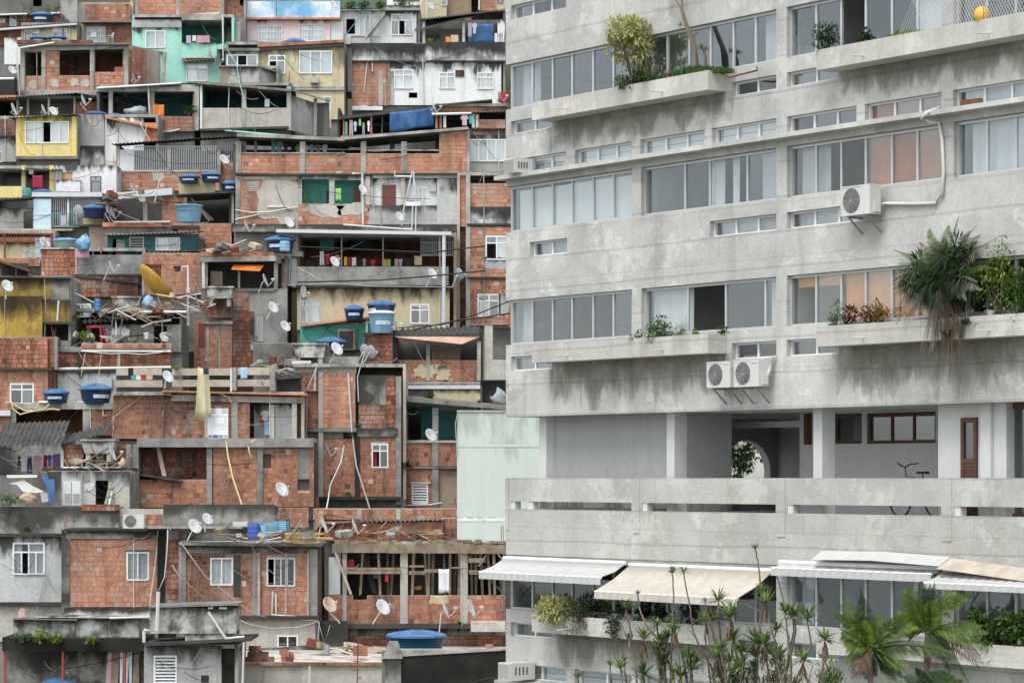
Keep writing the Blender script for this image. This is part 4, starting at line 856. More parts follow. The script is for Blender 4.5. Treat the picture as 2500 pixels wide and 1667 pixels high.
h.mk(MB().hexa([h.p(1085, 1190), h.p(1290, 1240, 1.2), h.p(1290, 1240, 1.4), h.p(1085, 1190, .2), h.p(1085, 870), h.p(1290, 935, 1.2), h.p(1290, 935, 1.4), h.p(1085, 870, .2)]), 'side_wall', 'gray'); h.blk((1290, 900, 1320, 1240), 'conc', 1., 1.2, 'column'); h.mk(MB().hexa([h.p(1080, 825, -.3), h.p(1440, 935, 1.3), h.p(1440, 935, 3), h.p(1085, 825, 3), h.p(1080, 812, -.3), h.p(1440, 922, 1.3), h.p(1440, 922, 3), h.p(1085, 812, 3)]), 'roof', 'roof_grey'); h.blk((1300, 940, 1430, 1240), 'conc_dark', 1.6, 1.8, 'wall'); h.pipe([(1440, 930), (1445, 1165)], .04, 'pvc', 1.)
h.tilt(255, 1175, 1060, 1150, 22, 'conc_black', -.2, .3, 'ledge')
# --- yellow house
h = H('bright yellow house with wide white sliding window', 136, 1, (145, 1055, 705, 1460), depth=3); h.wall((145, 1062, 700, 1450), 'yellow', wins=[(228, 1107, 628, 1305, 'w5Co2')]); h.roof(80, 1072, 700, 1040, 'roof_grey', -.3, 2.4, .15); h.blk((195, 1310, 650, 1425), 'yellow_pale', -.012, .02, 'panel'); h.slab((140, 1425, 712, 1452), 'conc_dark', .2); h.cols((150, 655), 1062, 1425, 40, 'yellow_pale', -.02, .02)
h = H('half-plastered grey and white house with sagging tile roof beside the yellow house', 137, 1, (700, 1040, 1440, 1510), depth=3); h.wall((702, 1045, 950, 1330), 'gray'); h.wall((702, 1330, 950, 1510), 'white_mold', d=-.01); h.wall((950, 1075, 1310, 1510), 'white', d=.1); h.wall((1310, 1120, 1430, 1290), 'roof_clay', d=.12); h.tilt(960, 1060, 1430, 1160, 18, 'roof_clay', -.25, 2.5, 'tile_roof'); h.pipe([(965, 1060), (968, 1330)], .03); h.pipe([(1260, 1100), (1370, 1290)], .02, 'pvc', -.35); h.pipe([(1340, 1130), (1310, 1290)], .02, 'pvc', -.35); h.pipe([(955, 1440), (970, 1465), (1060, 1480)], .03)
h = H('brick house with a grey lower wall at the left edge, beside the yellow house', 137.5, 1, (-60, 1055, 150, 1475), depth=2.6); h.wall((-60, 1090, 148, 1240), 'mortar', brick='brick'); h.wall((-60, 1242, 148, 1475), 'gray', wins=[(-20, 1342, 22, 1475, 'w1t')], d=-.02); h.slab((-60, 1236, 150, 1248), 'conc_black', .2)
# --- laundry shed with pink posts
h = H('dark laundry shed with pink posts and a blue tarpaulin hung along its front', 138, 3, (-60, 980, 830, 1250), smat='conc_black', depth=3, shell='lrbf'); h.cols((240,), 1040, 1240, 16, 'pink_post', -.1, .0); h.cols((-10,), 1060, 1245, 14, 'pink_post', -.1, .0)
h.tilt(-60, 1065, 830, 965, 26, 'roof_dark', -.5, 2.8, 'roof'); h.tilt(-30, 1240, 800, 1190, 22, 'conc', -.1, .3, 'floor_edge'); h.pipe([(350, 1060), (345, 1230)], .02, 'steel'); h.blk((455, 1015, 498, 1040), 'c_pinkc', -.35, -.3, 'hung_cloth')
h = H('narrow brick house with two small tin roofs beside the tall concrete block', 136.3, 3, (830, 940, 1510, 1190), depth=2.8, smat='conc_dark'); h.wall((845, 950, 1505, 1025), 'mortar', brick='brick', d=.3); h.tilt(830, 955, 1350, 905, 14, 'roof_dark', .0, 2.5, 'roof'); h.roof(800, 1035, 1500, 1012, 'roof_grey', -.3, .4, .12); h.pipe([(800, 1042), (1160, 1035)], .06, 'white_metal', -.35); h.wall((1230, 1040, 1470, 1170), 'mortar', [(1232, 1035, 1470, 1092)], brick='brick_fresh'); h.cols((1200, 905, 1165), 1040, 1165, 25, 'white', -.03, .05); h.cols((835, 870), 1050, 1170, 20, 'brick_fresh', -.03, .1)
# --- barred veranda + brick
h = H('brick house with a barred veranda under a dark tin roof', 134, 1, (1055, 1310, 2145, 1740), depth=2.8, smat='conc_dark', shell='lrbf'); h.wall((1060, 1560, 2000, 1740), 'mortar', brick='brick_fresh'); h.roof(1015, 1315, 1720, 1265, 'roof_dark', -.4, 2.4, .25); h.roof(1720, 1265, 2140, 1240, 'roof_dark', -.35, 2.4, .25)
h.bars((1230, 1335, 1980, 1555), 46, 'frame_grey', -.03, .017); h.blk((1065, 1365, 1222, 1560), 'white_metal', -.02, .05, 'metal_sheet'); h.cols((1980, 1522, 1060), 1330, 1590, 30); h.bars((2010, 1300, 2240, 1500), 14, 'frame_grey', .3, .014); h.patch(1440, 1600, 60, 50, 'graybrick'); h.wall((2000, 1480, 2145, 1740), 'mortar', d=.25, brick='brick'); h.slab((1060, 1555, 1840, 1568), 'conc', .06)
# --- long brick terrace
h = H('long brick terrace with concrete posts and washing behind its parapet', 133.6, 2, (600, 1290, 2700, 1590), depth=3.4, smat='conc_black', shell='lrbf'); h.wall((625, 1400, 2435, 1590), 'mortar', brick='brick_fresh', bh=.19); h.wall((2435, 1190, 2700, 1590), 'mortar', brick='brick_fresh', bh=.19); h.cols((580, 1165, 1720, 2090), 1290, 1580, 50, d0=-.06); h.cols((650, 750), 1290, 1400, 22, 'conc', .8, 1.)
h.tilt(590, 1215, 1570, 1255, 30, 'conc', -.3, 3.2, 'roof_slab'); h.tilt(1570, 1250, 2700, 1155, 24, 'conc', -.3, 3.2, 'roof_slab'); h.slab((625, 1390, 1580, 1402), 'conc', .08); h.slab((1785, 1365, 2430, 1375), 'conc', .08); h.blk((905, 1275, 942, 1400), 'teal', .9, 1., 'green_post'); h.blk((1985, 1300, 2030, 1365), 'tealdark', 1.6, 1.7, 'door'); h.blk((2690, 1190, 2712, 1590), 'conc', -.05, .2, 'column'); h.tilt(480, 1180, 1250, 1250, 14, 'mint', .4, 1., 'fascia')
h = H('brick corner house with four-pane white window touching the concrete block', 134.8, 3, (1135, 1185, 1480, 1580), depth=2.5); h.wall((1140, 1195, 1472, 1232), 'mortar', brick='brick'); h.wall((1140, 1232, 1472, 1580), 'gray', wins=[(1140, 1270, 1472, 1470, 'w4c')]); h.roof(1135, 1180, 1500, 1172, 'roof_grey', -.25, 2, .1)
# --- white-lilac house and yellow balcony
h = H('white lilac house with a yellow balcony below the bright yellow house', 132.5, 4, (-60, -60, 1065, 215), depth=2.6, smat='lilac', inm='lilac'); h.wall((450, -60, 1060, 205), 'lilac', wins=[(825, 40, 922, 190, 'd1t')], holes=[(560, 5, 660, 85)]); h.blk((560, 8, 660, 82), 'timber_new', .05, .1, 'shutter'); h.cols((195, 450), -60, 240, 40, 'yellow_pale', -.05, .1); h.blk((515, 75, 730, 180), 'lilac', -.35, .0, 'balcony_wall'); h.wall((-60, 130, 205, 235), 'yellow_pale', d=-.3, name='balcony_parapet'); h.pipe([(520, -50), (515, 180)], .04, 'pvc', -.1)
h.roof(-60, -15, 560, -25, 'roof_grey', -.5, 2.2, .1)
# --- pale blue / bars row
h = H('ramshackle row with a pale blue wall, bars and a grey yard wall, left edge', 130.4, 4, (-60, 225, 940, 525), depth=2.8, smat='conc_dark', shell='lrbf'); h.wall((305, 245, 465, 520), 'paleblue', d=-.2); h.slab((300, 383, 470, 392), 'paleblue', .23); h.bars((470, 235, 900, 495), 24, 'frame_grey', .0, .016); h.cols((612,), 240, 495, 18, 'white', -.1, .0); h.wall((-60, 330, 305, 520), 'gray', holes=[(215, 360, 300, 515)], d=.3)
h.bars((480, 375, 720, 500), 10, 'teal', -.3, .012); h.roof(-60, 250, 290, 225, 'roof_grey', -.6, 1.5, .1); h.slab((290, 185, 930, 225), 'white_metal', .3, 1.5, 'tin_edge'); h.slab((-60, 518, 660, 535), 'salmon', .5, .2); h.blk((755, 405, 970, 475), 'cream', -.1, .6, 'tank_plinth'); h.slab((660, 476, 1020, 490), 'conc_dark', .3, 1.2); h.wall((810, 490, 985, 750), 'salmon', d=-.02); h.wall((660, 490, 812, 610), 'brownwall', d=.25); h.blk((265, -20, 300, 20), 'conc', .6, .8, 'pier')
h = H('low brick and cream house under a rusty bar canopy, left edge', 128.6, 4, (-60, 535, 500, 790), depth=2.4); h.wall((-60, 640, 370, 785), 'cream'); h.wall((-60, 785, 365, 860), 'mortar', brick='brick_fresh', d=-.03); h.slab((-60, 600, 320, 640), 'brick_fresh', .1, .1, 'parapet'); h.bars((-60, 560, 480, 632), 20, 'rust', -.3, .015, 'canopy_bars', (0., .5, 1.)); h.cols((35, 462), 560, 785, 16, 'rust', -.35, -.3); h.blk((318, 600, 468, 690), 'paleblue', -.1, .2, 'panel'); h.blk((325, 690, 370, 780), 'paleblue', -.08, .1, 'panel')
# --- meshed veranda
h = H('dark veranda screened with wire mesh under a white metal awning', 129.6, 4, (935, 190, 2110, 470), depth=2.8, smat='conc_black', shell='lrbf'); h.wall((935, 460, 1560, 500), 'roof_clay'); h.cols((1305,), 250, 460, 38); h.wall((1478, 230, 1705, 500), 'mortar', brick='brick_fresh'); h.tilt(990, 195, 1570, 145, 60, 'white_metal', -.6, .4, 'awning'); h.pipe([(1040, 458), (1550, 455)], .05, 'pvc', -.1)
h.wall((1630, 50, 1960, 200), 'cream', d=-.15, name='tank_base'); h.tilt(1600, 205, 2140, 175, 12, 'roof_dark', -.35, 2.5, 'roof'); h.pipe([(1740, 240), (1910, 445)], .06, 'wood_old', .1); h.pipe([(1800, 300), (1940, 440)], .05, 'wood_old', .3); h.cols((2110,), 190, 470, 22, 'conc')
h.wall((1620, 470, 2110, 660), 'mortar', d=-.2, brick='brick_fresh', name='lower_wall'); h.slab((1560, 488, 1820, 520), 'conc_black', .3); h.wall((-60+1620, 540, 1800, 720), 'mortar', d=-.1, brick='brick_dark', name='lower_wall'); h.wall((1790, 590, 1990, 710), 'gray_rough', d=-.12, name='lower_wall')
# --- central house
h = H('half-plastered central house with white window and pierced block vent', 129, 5, (575, 20, 1145, 550), depth=3); h.wall((580, 30, 1140, 545), 'mortar', wins=[(890, 145, 1058, 312, 'w2')], brick='brick_fresh', holes=[(685, 105, 790, 170)]); h.patch(975, 260, 190, 230, 'graybrick', -.036); h.cols((578,), 40, 540, 45); h.blk((615, 40, 1140, 70), 'conc', -.05, .1, 'beam'); h.bars((685, 105, 790, 170), 7, 'conc', -.02, .02, 'vent_block', (0., .25, .5, .75, 1.)); h.blk((865, 308, 1075, 320), 'white', -.12, -.02, 'sill'); h.tilt(575, 8, 1150, 15, 20, 'conc_black', -.2, 3., 'roof_slab')
h.pipe([(575, 345), (720, 370), (880, 365), (1100, 325), (1380, 310), (1430, 290)], .03, 'pvc', -.12); h.pipe([(575, 435), (800, 385)], .03, 'pvc', -.1); h.slab((550, 475, 1140, 545), 'moldwall', .08, .1, 'band')
h.wall((565, 550, 1140, 720), 'gray_rough', d=.25, name='lower_wall')
h = H('long house with green-painted rooms, a white recess and brown louvred door', 128.5, 5, (1145, 20, 2600, 560), depth=2.4, smat='conc', inm='mint'); h.wall((1150, 25, 1830, 300), 'gray', holes=[(1185, 68, 1432, 290), (1480, 75, 1720, 290)]); h.wall((1150, 295, 1800, 480), 'mortar', brick='brick_fresh'); h.patch(1400, 350, 180, 65, 'graybrick', -.035); h.patch(1640, 340, 130, 60, 'graybrick', -.035)
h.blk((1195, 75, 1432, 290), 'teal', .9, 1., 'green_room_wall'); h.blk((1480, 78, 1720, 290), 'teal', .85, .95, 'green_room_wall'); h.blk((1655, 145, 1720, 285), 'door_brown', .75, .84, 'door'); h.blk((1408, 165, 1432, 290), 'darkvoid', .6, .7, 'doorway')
h.wall((1788, 55, 2420, 310), 'white', d=.25, holes=[(2210, 145, 2322, 305)]); dw = h.blk((1915, 118, 2038, 308), 'door_brown', .19, .24, 'door'); h.win((2210, 145, 2322, 305), 'w3C', .25); h.blk((2345, 115, 2408, 180), 'ac_grey', .1, .25, 'vent'); h.cols((1765, 2085), 40, 300, 40, 'graybrick', -.05, .25)
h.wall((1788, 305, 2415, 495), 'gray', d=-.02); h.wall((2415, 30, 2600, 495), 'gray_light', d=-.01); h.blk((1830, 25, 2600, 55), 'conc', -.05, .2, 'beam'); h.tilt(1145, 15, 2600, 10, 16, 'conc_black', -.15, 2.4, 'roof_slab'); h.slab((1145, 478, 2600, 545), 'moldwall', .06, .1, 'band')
h.pipe([(1640, 15), (1735, 15), (1740, 480)], .045, 'pvc', -.15); h.pipe([(1560, 480), (2100, 520), (2180, 525)], .045, 'pvc', -.15); h.pipe([(2030, -10), (2030, 40), (2200, 42)], .045, 'pvc', -.15); h.pipe([(2190, -10), (2105, 370)], .03, 'white_metal', -.3); h.pipe([(2195, -10), (2235, 260)], .03, 'white_metal', -.3); h.pipe([(2205, 5), (2185, 530)], .03, 'white_metal', -.3); h.pipe([(2225, 250), (2220, 540)], .03, 'white_metal', -.3); h.blk((2130, 262, 2268, 308), 'white', -.35, -.25, 'white_box')
# --- tall brick tower at right
h = H('tall narrow brick house with two white hopper windows beside the concrete block', 127.2, 6, (1030, 0, 1560, 1420), depth=3.4, smat='mortar'); h.wall((1135, 500, 1560, 960), 'mortar', wins=[(1290, 583, 1490, 798, 'w2tco0')], brick='brick_fresh'); h.wall((1145, 970, 1560, 1420), 'mortar', wins=[(1218, 1112, 1425, 1315, 'w2t')], brick='brick'); h.wall((1145, 105, 1560, 320), 'mortar', brick='brick_fresh', d=.1); h.wall((1145, 318, 1560, 480), 'white_mold', d=.05)
h.wall((1030, 20, 1112, 500), 'mortar', brick='brick_fresh', d=.3); h.wall((1030, 500, 1112, 1420), 'mortar_dark', brick='brick_dark', d=.6); h.cols((1110,), 0, 1420, 40, 'conc', -.06, .3); h.slab((1120, 470, 1560, 490), 'conc_black', .1); h.slab((1125, 955, 1560, 975), 'conc_black', .12); h.patch(1400, 830, 130, 60, 'gray'); h.patch(1460, 1200, 60, 120, 'gray'); h.wall((1160, 0, 1560, 103), 'conc_black', d=.9); h.tilt(1150, 1385, 1500, 1375, 14, 'conc', -.3, .2, 'ledge')
# --- brick & dark wall middle-left
h = H('brick house with a mould-dark rendered wall, behind the mustard house', 126.4, 4, (370, 690, 1320, 1060), depth=2.6); h.wall((380, 705, 690, 1060), 'mortar_dark', brick='brick'); h.wall((690, 935, 1260, 1140), 'mortar_dark', brick='brick_dark', d=-.15); h.wall((705, 755, 1310, 940), 'gray_rough', d=-.05, name='rendered_wall'); h.blk((683, 690, 703, 935), 'pinkpost' if 0 else 'c_pinkc', -.1, .0, 'post'); h.slab((365, 690, 695, 700), 'white', .1); h.slab((690, 930, 1320, 950), 'conc_black', .2); h.tilt(690, 940, 1300, 1010, 14, 'conc_black', -.25, -.1, 'coping')
h = H('dark teal shack with corrugated roof and a row of windows', 126.9, 4, (975, 560, 1810, 770), depth=2.6, smat='tealdark'); h.wall((980, 580, 1800, 770), 'tealdark', holes=[(1025, 610, 1140, 770)], wins=[(1180, 590, 1312, 712, 'g1L'), (1420, 597, 1640, 712, 'w2')]); h.roof(905, 575, 1800, 545, 'roof_grey', -.5, 2.2, .25); h.pipe([(920, 590), (920, 745)], .03, 'wood_old', -.45); h.blk((1060, 600, 1140, 770), 'door_white', .3, .35, 'door'); h.roof(1560-330, 725, 2050, 712, 'roof_grey', -.35, 1., .2)
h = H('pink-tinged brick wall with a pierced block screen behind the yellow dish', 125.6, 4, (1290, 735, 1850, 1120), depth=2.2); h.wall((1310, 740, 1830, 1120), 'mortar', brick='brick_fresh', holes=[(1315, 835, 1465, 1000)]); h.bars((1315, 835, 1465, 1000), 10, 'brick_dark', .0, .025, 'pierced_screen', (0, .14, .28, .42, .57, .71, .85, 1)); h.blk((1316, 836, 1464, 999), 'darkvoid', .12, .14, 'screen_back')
# --- frame house with orange awning
h = H('concrete-frame house with small orange awning and brick-topped roof', 124, 5, (255, 760, 1045, 1075), depth=3, smat='conc_dark', inm='conc_dark'); h.cols((290, 930), 790, 1070, 34, 'conc', -.08, .1); h.tilt(250, 775, 950, 765, 45, 'conc', -.3, .1); h.slab((260, 728, 935, 768), 'brick', .25, .0, 'brick_parapet'); h.mk(MB().hexa([h.p(950, 830, -.3), h.p(1045, 840, .8), h.p(1045, 840, 1.), h.p(950, 830, -.1), h.p(950, 765, -.3), h.p(1045, 790, .8), h.p(1045, 790, 1.), h.p(950, 765, -.1)]), 'side_beam', 'conc')
h.slab((560, 1060, 930, 1085), 'conc_dark', .1); h.mk(MB().hexa([h.p(540, 890, -.6), h.p(800, 905, -.6), h.p(840, 850, 0), h.p(560, 850, 0), h.p(540, 886, -.6), h.p(800, 901, -.6), h.p(840, 846, 0), h.p(560, 846, 0)]), 'awning', 'c_orange'); h.blk((600, 900, 620, 1055), 'wood_grey', .1, .2, 'post'); h.blk((350, 905, 460, 1060), 'brownwall', .5, .6, 'door'); h.pipe([(285, 810), (290, 1060)], .07, 'pvc', -.2)
h.wall((690, 1065, 1050, 1810), 'gray_rough', wins=[(775, 1325, 830, 1540, 'g1')], name='lower_wall'); h.wall((555, 1070, 700, 1265), 'mortar', d=-.05, brick='brick', name='lower_wall'); h.wall((310, 1145, 555, 1330), 'mortar_dark', d=-.35, brick='brick_dark', name='tank_base'); h.wall((540, 1270, 745, 1800), 'mortar_dark', d=-.08, brick='brick_dark', name='lower_wall'); h.blk((715, 1330, 745, 1620), 'white_mold', -.12, .0, 'pier'); h.wall((1000, 830, 1045, 1600), 'mortar', d=.35, brick='brick', name='side_wall'); h.bars((1055, 790, 1130, 1030), 4, 'frame_grey', .5, .03, 'shutter_frame')
h.wall((200, 1350, 545, 1800), 'mortar', d=-.2, brick='brick_fresh', name='front_wall'); h.blk((240, 1380, 300, 1600), 'door_brown', -.24, -.2, 'door'); h.cols((320, 425), 1370, 1800, 16, 'conc', -.26, -.2); h.slab((290, 1355, 555, 1385), 'asbestos', .35)
# --- covered laundry terrace and beige house
h = H('beige rendered house with covered laundry terrace and long grey parapet', 124.6, 5, (1135, 560, 2590, 1440), depth=3.4, smat='brownwall', inm='brick_dark', shell='lrbtf')
h.wall((1140, 1048, 2530, 1440), 'beige', wins=[(1168, 1168, 1358, 1368, 'g2tc'), (2172, 1203, 2345, 1380, 'w2t')]); h.wall((1140, 862, 2520, 1035), 'gray_rough', d=-.3, name='parapet'); h.slab((1130, 1030, 2540, 1052), 'conc_black', .35); h.tilt(950, 520, 2545, 545, 30, 'white_metal', -1.0, 3., 'metal_roof'); h.pipe([(2478, 560), (2475, 1440)], .08, 'white_metal', -.9, 'post', 10); h.bars((2270, 560, 2590, 760), 18, 'frame_grey', .4, .014, 'grille', (0, .58, 1)); h.cols((1540, 1918), 560, 870, 10, 'steel', .1, .14)
h.blk((1350, 605, 1480, 720), 'tealdark', 1.2, 1.3, 'doorway'); h.blk((1125, 400, 1148, 725), 'conc', -.4, -.2, 'pole'); h.slab((1080, 722, 1190, 770), 'conc', .4, .5)
# --- teal shack + brick balcony
h = H('brick balcony house under dark clay tiles and a peach plastic awning', 121, 6, (440, 1450, 1260, 1940), depth=2.8, smat='conc_black', inm='conc_dark', shell='lrbf'); h.roof(450, 1500, 1230, 1470, 'roof_dark', -.3, 2.2, .45, .05, .24); h.mk(MB().hexa([h.p(490, 1508, -.55), h.p(1075, 1570, -.75), h.p(1240, 1500, -.1), h.p(440, 1500, -.1), h.p(490, 1504, -.55), h.p(1075, 1564, -.75), h.p(1240, 1496, -.1), h.p(440, 1496, -.1)]), 'awning', 'peach')
h.wall((490, 1715, 1230, 1915), 'mortar', brick='brick', name='balcony_wall'); h.cols((748, 1212), 1545, 1900, 34, 'conc', -.05, .15); h.cols((440,), 1490, 2000, 45, 'conc_black', -.1, .2); h.patch(735, 1815, 95, 70, 'beige'); h.patch(905, 1830, 70, 75, 'beige'); h.blk((800, 1600, 1060, 1720), 'brownwall', 1., 1.1, 'inner_wall'); h.slab((525, 1910, 1240, 1928), 'gray', .15); h.blk((525, 1928, 1240, 1975), 'lilac', -.1, .1, 'band'); h.wall((525, 1975, 1240, 2140), 'beige', holes=[(528, 1975, 808, 2100)])
h.wall((1280, 1400, 1560, 1890), 'graybrick', d=.2, holes=[(1355, 1395, 1560, 1710)], name='rear_wall'); h.wall((1200, 1900, 1560, 2110), 'conc_black', d=.6, name='rear_wall')
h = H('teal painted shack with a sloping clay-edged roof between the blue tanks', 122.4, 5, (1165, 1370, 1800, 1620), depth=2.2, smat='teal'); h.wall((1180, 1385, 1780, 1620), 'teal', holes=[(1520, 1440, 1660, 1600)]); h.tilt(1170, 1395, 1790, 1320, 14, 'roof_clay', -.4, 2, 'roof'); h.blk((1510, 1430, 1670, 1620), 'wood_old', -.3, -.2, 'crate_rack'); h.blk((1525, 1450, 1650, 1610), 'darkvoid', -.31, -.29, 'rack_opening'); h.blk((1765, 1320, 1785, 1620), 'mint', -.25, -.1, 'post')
# --- tank tower brick
h = H('dark brick pier carrying the stacked light and dark blue tanks', 120.6, 6, (180, 1465, 445, 1960), depth=1.6); h.wall((185, 1470, 440, 1960), 'mortar_dark', brick='brick_dark'); h.slab((175, 1460, 450, 1485), 'conc_black', .1)
# --- mustard house
h = H('mustard yellow house streaked with black mould, at the left edge', 119.5, 4, (-60, 945, 645, 1540), depth=3); h.wall((-60, 955, 455, 1160), 'mustard', d=.1); h.blk((455, 955, 630, 1175), 'moldwall', .05, .3, 'side_wall'); h.wall((-60, 1130, 385, 1530), 'mustard', d=-.25); h.wall((385, 1165, 640, 1370), 'mustard', d=-.05); h.tilt(-60, 785, 270, 890, 20, 'wood_brown', -.3, 2.4, 'roof'); h.blk((-60, 830, 250, 960), 'conc_black', 1., 1.2, 'gable'); h.tilt(-60, 952, 640, 965, 10, 'conc_black', -.1, 2.8, 'coping'); h.pipe([(535, 1170), (522, 1355)], .04, 'pvc', -.35); h.pipe([(45, 1130), (42, 1530)], .015, 'cable', -.3); h.cols((140, 0), 880, 950, 12, 'wood_old', .3, .4)
h.slab((390, 1365, 690, 1385), 'conc_black', .1)
# --- junk house
h = H('cluttered shack with broken dark tile roof, red frame and white shutters', 120.8, 4, (640, 1240, 1660, 1640), depth=2.6, smat='conc_dark'); h.wall((640, 1195, 830, 1300), 'gray', wins=[(645, 1200, 828, 1320, 'w2')], d=.4); h.roof(740, 1375, 1560, 1310, 'roof_dark', -.45, 1.8, .5, .05, .22); h.roof(820, 1320, 1640, 1290, 'roof_grey', .2, 2., .3, .05, .3); h.wall((790, 1390, 1650, 1640), 'gray_rough', holes=[(1400, 1400, 1520, 1560), (830, 1420, 960, 1560)]); h.blk((1010, 1390, 1180, 1535), 'white', -.08, .1, 'shutter'); h.blk((1205, 1450, 1250, 1540), 'wood_old', -.1, .0, 'door')
h.pipe([(790, 1420), (880, 1410), (915, 1420), (930, 1560)], .05, 'c_red', -.4, 'red_frame'); h.pipe([(940, 1420), (970, 1560)], .04, 'c_red', -.3, 'red_frame'); h.pipe([(1000, 1540), (1040, 1260)], .03, 'alu_dark', -.5, 'ladder_rail'); h.pipe([(1085, 1540), (1130, 1260)], .03, 'alu_dark', -.5, 'ladder_rail'); h.pipe([(1055, 1360), (1065, 1545)], .03, 'pvc', -.4); h.pipe([(1290, 1415), (1400, 1370), (1560, 1350)], .05, 'wood_grey', -.6, 'beam'); h.pipe([(1225, 1275), (1700, 1275)], .06, 'pvc', -.5); h.pipe([(620, 1095), (700, 1110), (855, 1190)], .03, 'pvc', -.3)
# --- brick left
h = H('large brick house with projecting upper floor and white window, left edge', 118.6, 7, (-60, -30, 505, 590), depth=3, smat='mortar_dark'); h.wall((-60, -20, 435, 255), 'mortar_dark', d=-.25, brick='brick'); h.wall((435, -20, 500, 250), 'mortar_dark', d=-.05, brick='brick_dark'); h.wall((-60, 270, 435, 590), 'mortar', wins=[(92, 395, 308, 578, 'w2t')], brick='brick_fresh'); h.wall((435, 270, 480, 590), 'mortar_dark', d=.2, brick='brick_dark'); h.slab((-60, 252, 480, 275), 'conc_black', .3); h.cols((495,), -30, 270, 28, 'conc', -.1, .2)
h = H('pale grey wall under a dark brick band and white gutter pipe', 119.2, 7, (500, 60, 1070, 600), depth=2.6); h.wall((525, 105, 1560, 250), 'mortar_dark', brick='brick_dark', d=-.03); h.wall((740, 30, 1560, 75), 'mortar', brick='brick', d=-.1); h.wall((490, 270, 1060, 600), 'gray_light'); h.pipe([(530, 262), (1560, 248)], .06, 'pvc', -.3); h.pipe([(740, 100), (1560, 105)], .04, 'pvc', -.25); h.slab((520, 250, 1560, 300), 'conc_black', .06); h.slab((520, 80, 1560, 108), 'conc_dark', .15); h.blk((895, 345, 1018, 430), 'ac_grey', -.4, -.1, 'air_conditioner_box'); h.cols((1070,), 70, 250, 26, 'conc', -.1, .0); h.pipe([(780, 110), (740, 330)], .02); h.pipe([(925, 110), (895, 380)], .02)
# --- frame with tanks
h = H('concrete-framed dark storey carrying two blue tanks and draped with yellow hose', 116, 7, (85, 575, 1035, 850), depth=2.8, smat='conc_black', inm='brick_dark'); h.slab((80, 575, 1030, 630), 'conc', .15, .3, 'beam'); h.cols((90, 755), 600, 850, 55, 'conc', -.1, .1); h.wall((825, 630, 1030, 870), 'mortar', brick='brick', d=-.02); h.pipe([(820, 570), (825, 830)], .03); h.pipe([(705, 565), (938, 562), (940, 690), (970, 688)], .03); h.pipe([(355, 567), (465, 565)], .06, 'pvc', -.2); h.pipe([(55, 572), (105, 565), (130, 590), (220, 640), (340, 648), (470, 628), (545, 637)], .035, 'hose', -.25, 'hose', 8); h.pipe([(105, 570), (120, 630), (185, 678), (245, 660), (400, 630), (450, 588)], .035, 'hose', -.28, 'hose', 8)
h.wall((-60, 590, 100, 870), 'mortar', d=-.1, brick='brick', name='side_wall'); h.blk((-60, 640, 95, 690), 'white_metal', -.4, -.1, 'awning')
# --- central brick house with banner
h = H('central brick house with boarded roof terrace, banner and white room', 115, 7, (1030, 470, 2770, 920), depth=2.8, smat='mortar', shell='lrbtf', top='conc'); h.wall((1030, 500, 1490, 900), 'mortar', brick='brick'); h.wall((1490, 520, 2110, 900), 'mortar', brick='brick', d=.12); h.cols((2110,), 560, 900, 55, 'graybrick', -.02, .2); h.wall((2165, 575, 2275, 900), 'mortar', brick='brick_fresh', d=.05); h.blk((2315, 585, 2500, 900), 'gray_light', 1., 1.1, 'room_wall'); h.blk((2460, 590, 2500, 900), 'graybrick', -.02, .15, 'post'); h.blk((2508, 585, 2660, 900), 'white', .7, .8, 'room_wall'); h.cols((2660,), 580, 905, 45, 'graybrick', -.05, .15)
h.tilt(1030, 470, 1560, 470, 36, 'conc', -.25, .2, 'beam'); h.tilt(1560, 500, 2760, 520, 55, 'conc', -.1, .2, 'beam'); h.tilt(1020, 490, 1500, 480, 16, 'asbestos', -.4, .2, 'eave'); h.tilt(1480, 458, 2790, 490, 14, 'roof_clay', -.45, 1., 'sheet_edge')
h.wall((2720, 490, 2790, 900), 'mortar_dark', d=.5, brick='brick_dark', name='side_wall'); h.blk((1865, 590, 1895, 890), 'graybrick', -.01, .1, 'post')
for a, b, c, e in ((1058, 262, 1168, 322), (1205, 258, 1475, 318), (1568, 258, 2095, 322), (2165, 252, 2458, 318), (1060, 365, 1480, 428), (1570, 362, 2095, 425), (2165, 360, 2460, 422)): h.blk((a, b, c, e), 'wood_grey', -.12, -.08, 'plank')
h.cols((2110, 2460), 250, 460, 45, 'gray_rough', -.1, .05); h.blk((2098, 250, 2112, 470), 'white', -.12, -.02, 'post'); h.pipe([(1025, 890), (1022, 715), (1350, 470)], .02, 'wood_grey', -.15, 'cable'); h.pipe([(1975, 475), (2090, 525), (2108, 570)], .03, 'pvc', -.2)
h.blk((1060, 322, 1480, 470), 'darkvoid', 1.5, 1.6, 'terrace_back'); h.blk((2520, 350, 2730, 470), 'darkvoid', .5, 1.5, 'dark_hut'); h.tilt(2500, 335, 2735, 315, 30, 'roof_dark', .2, 1.6, 'hut_roof')
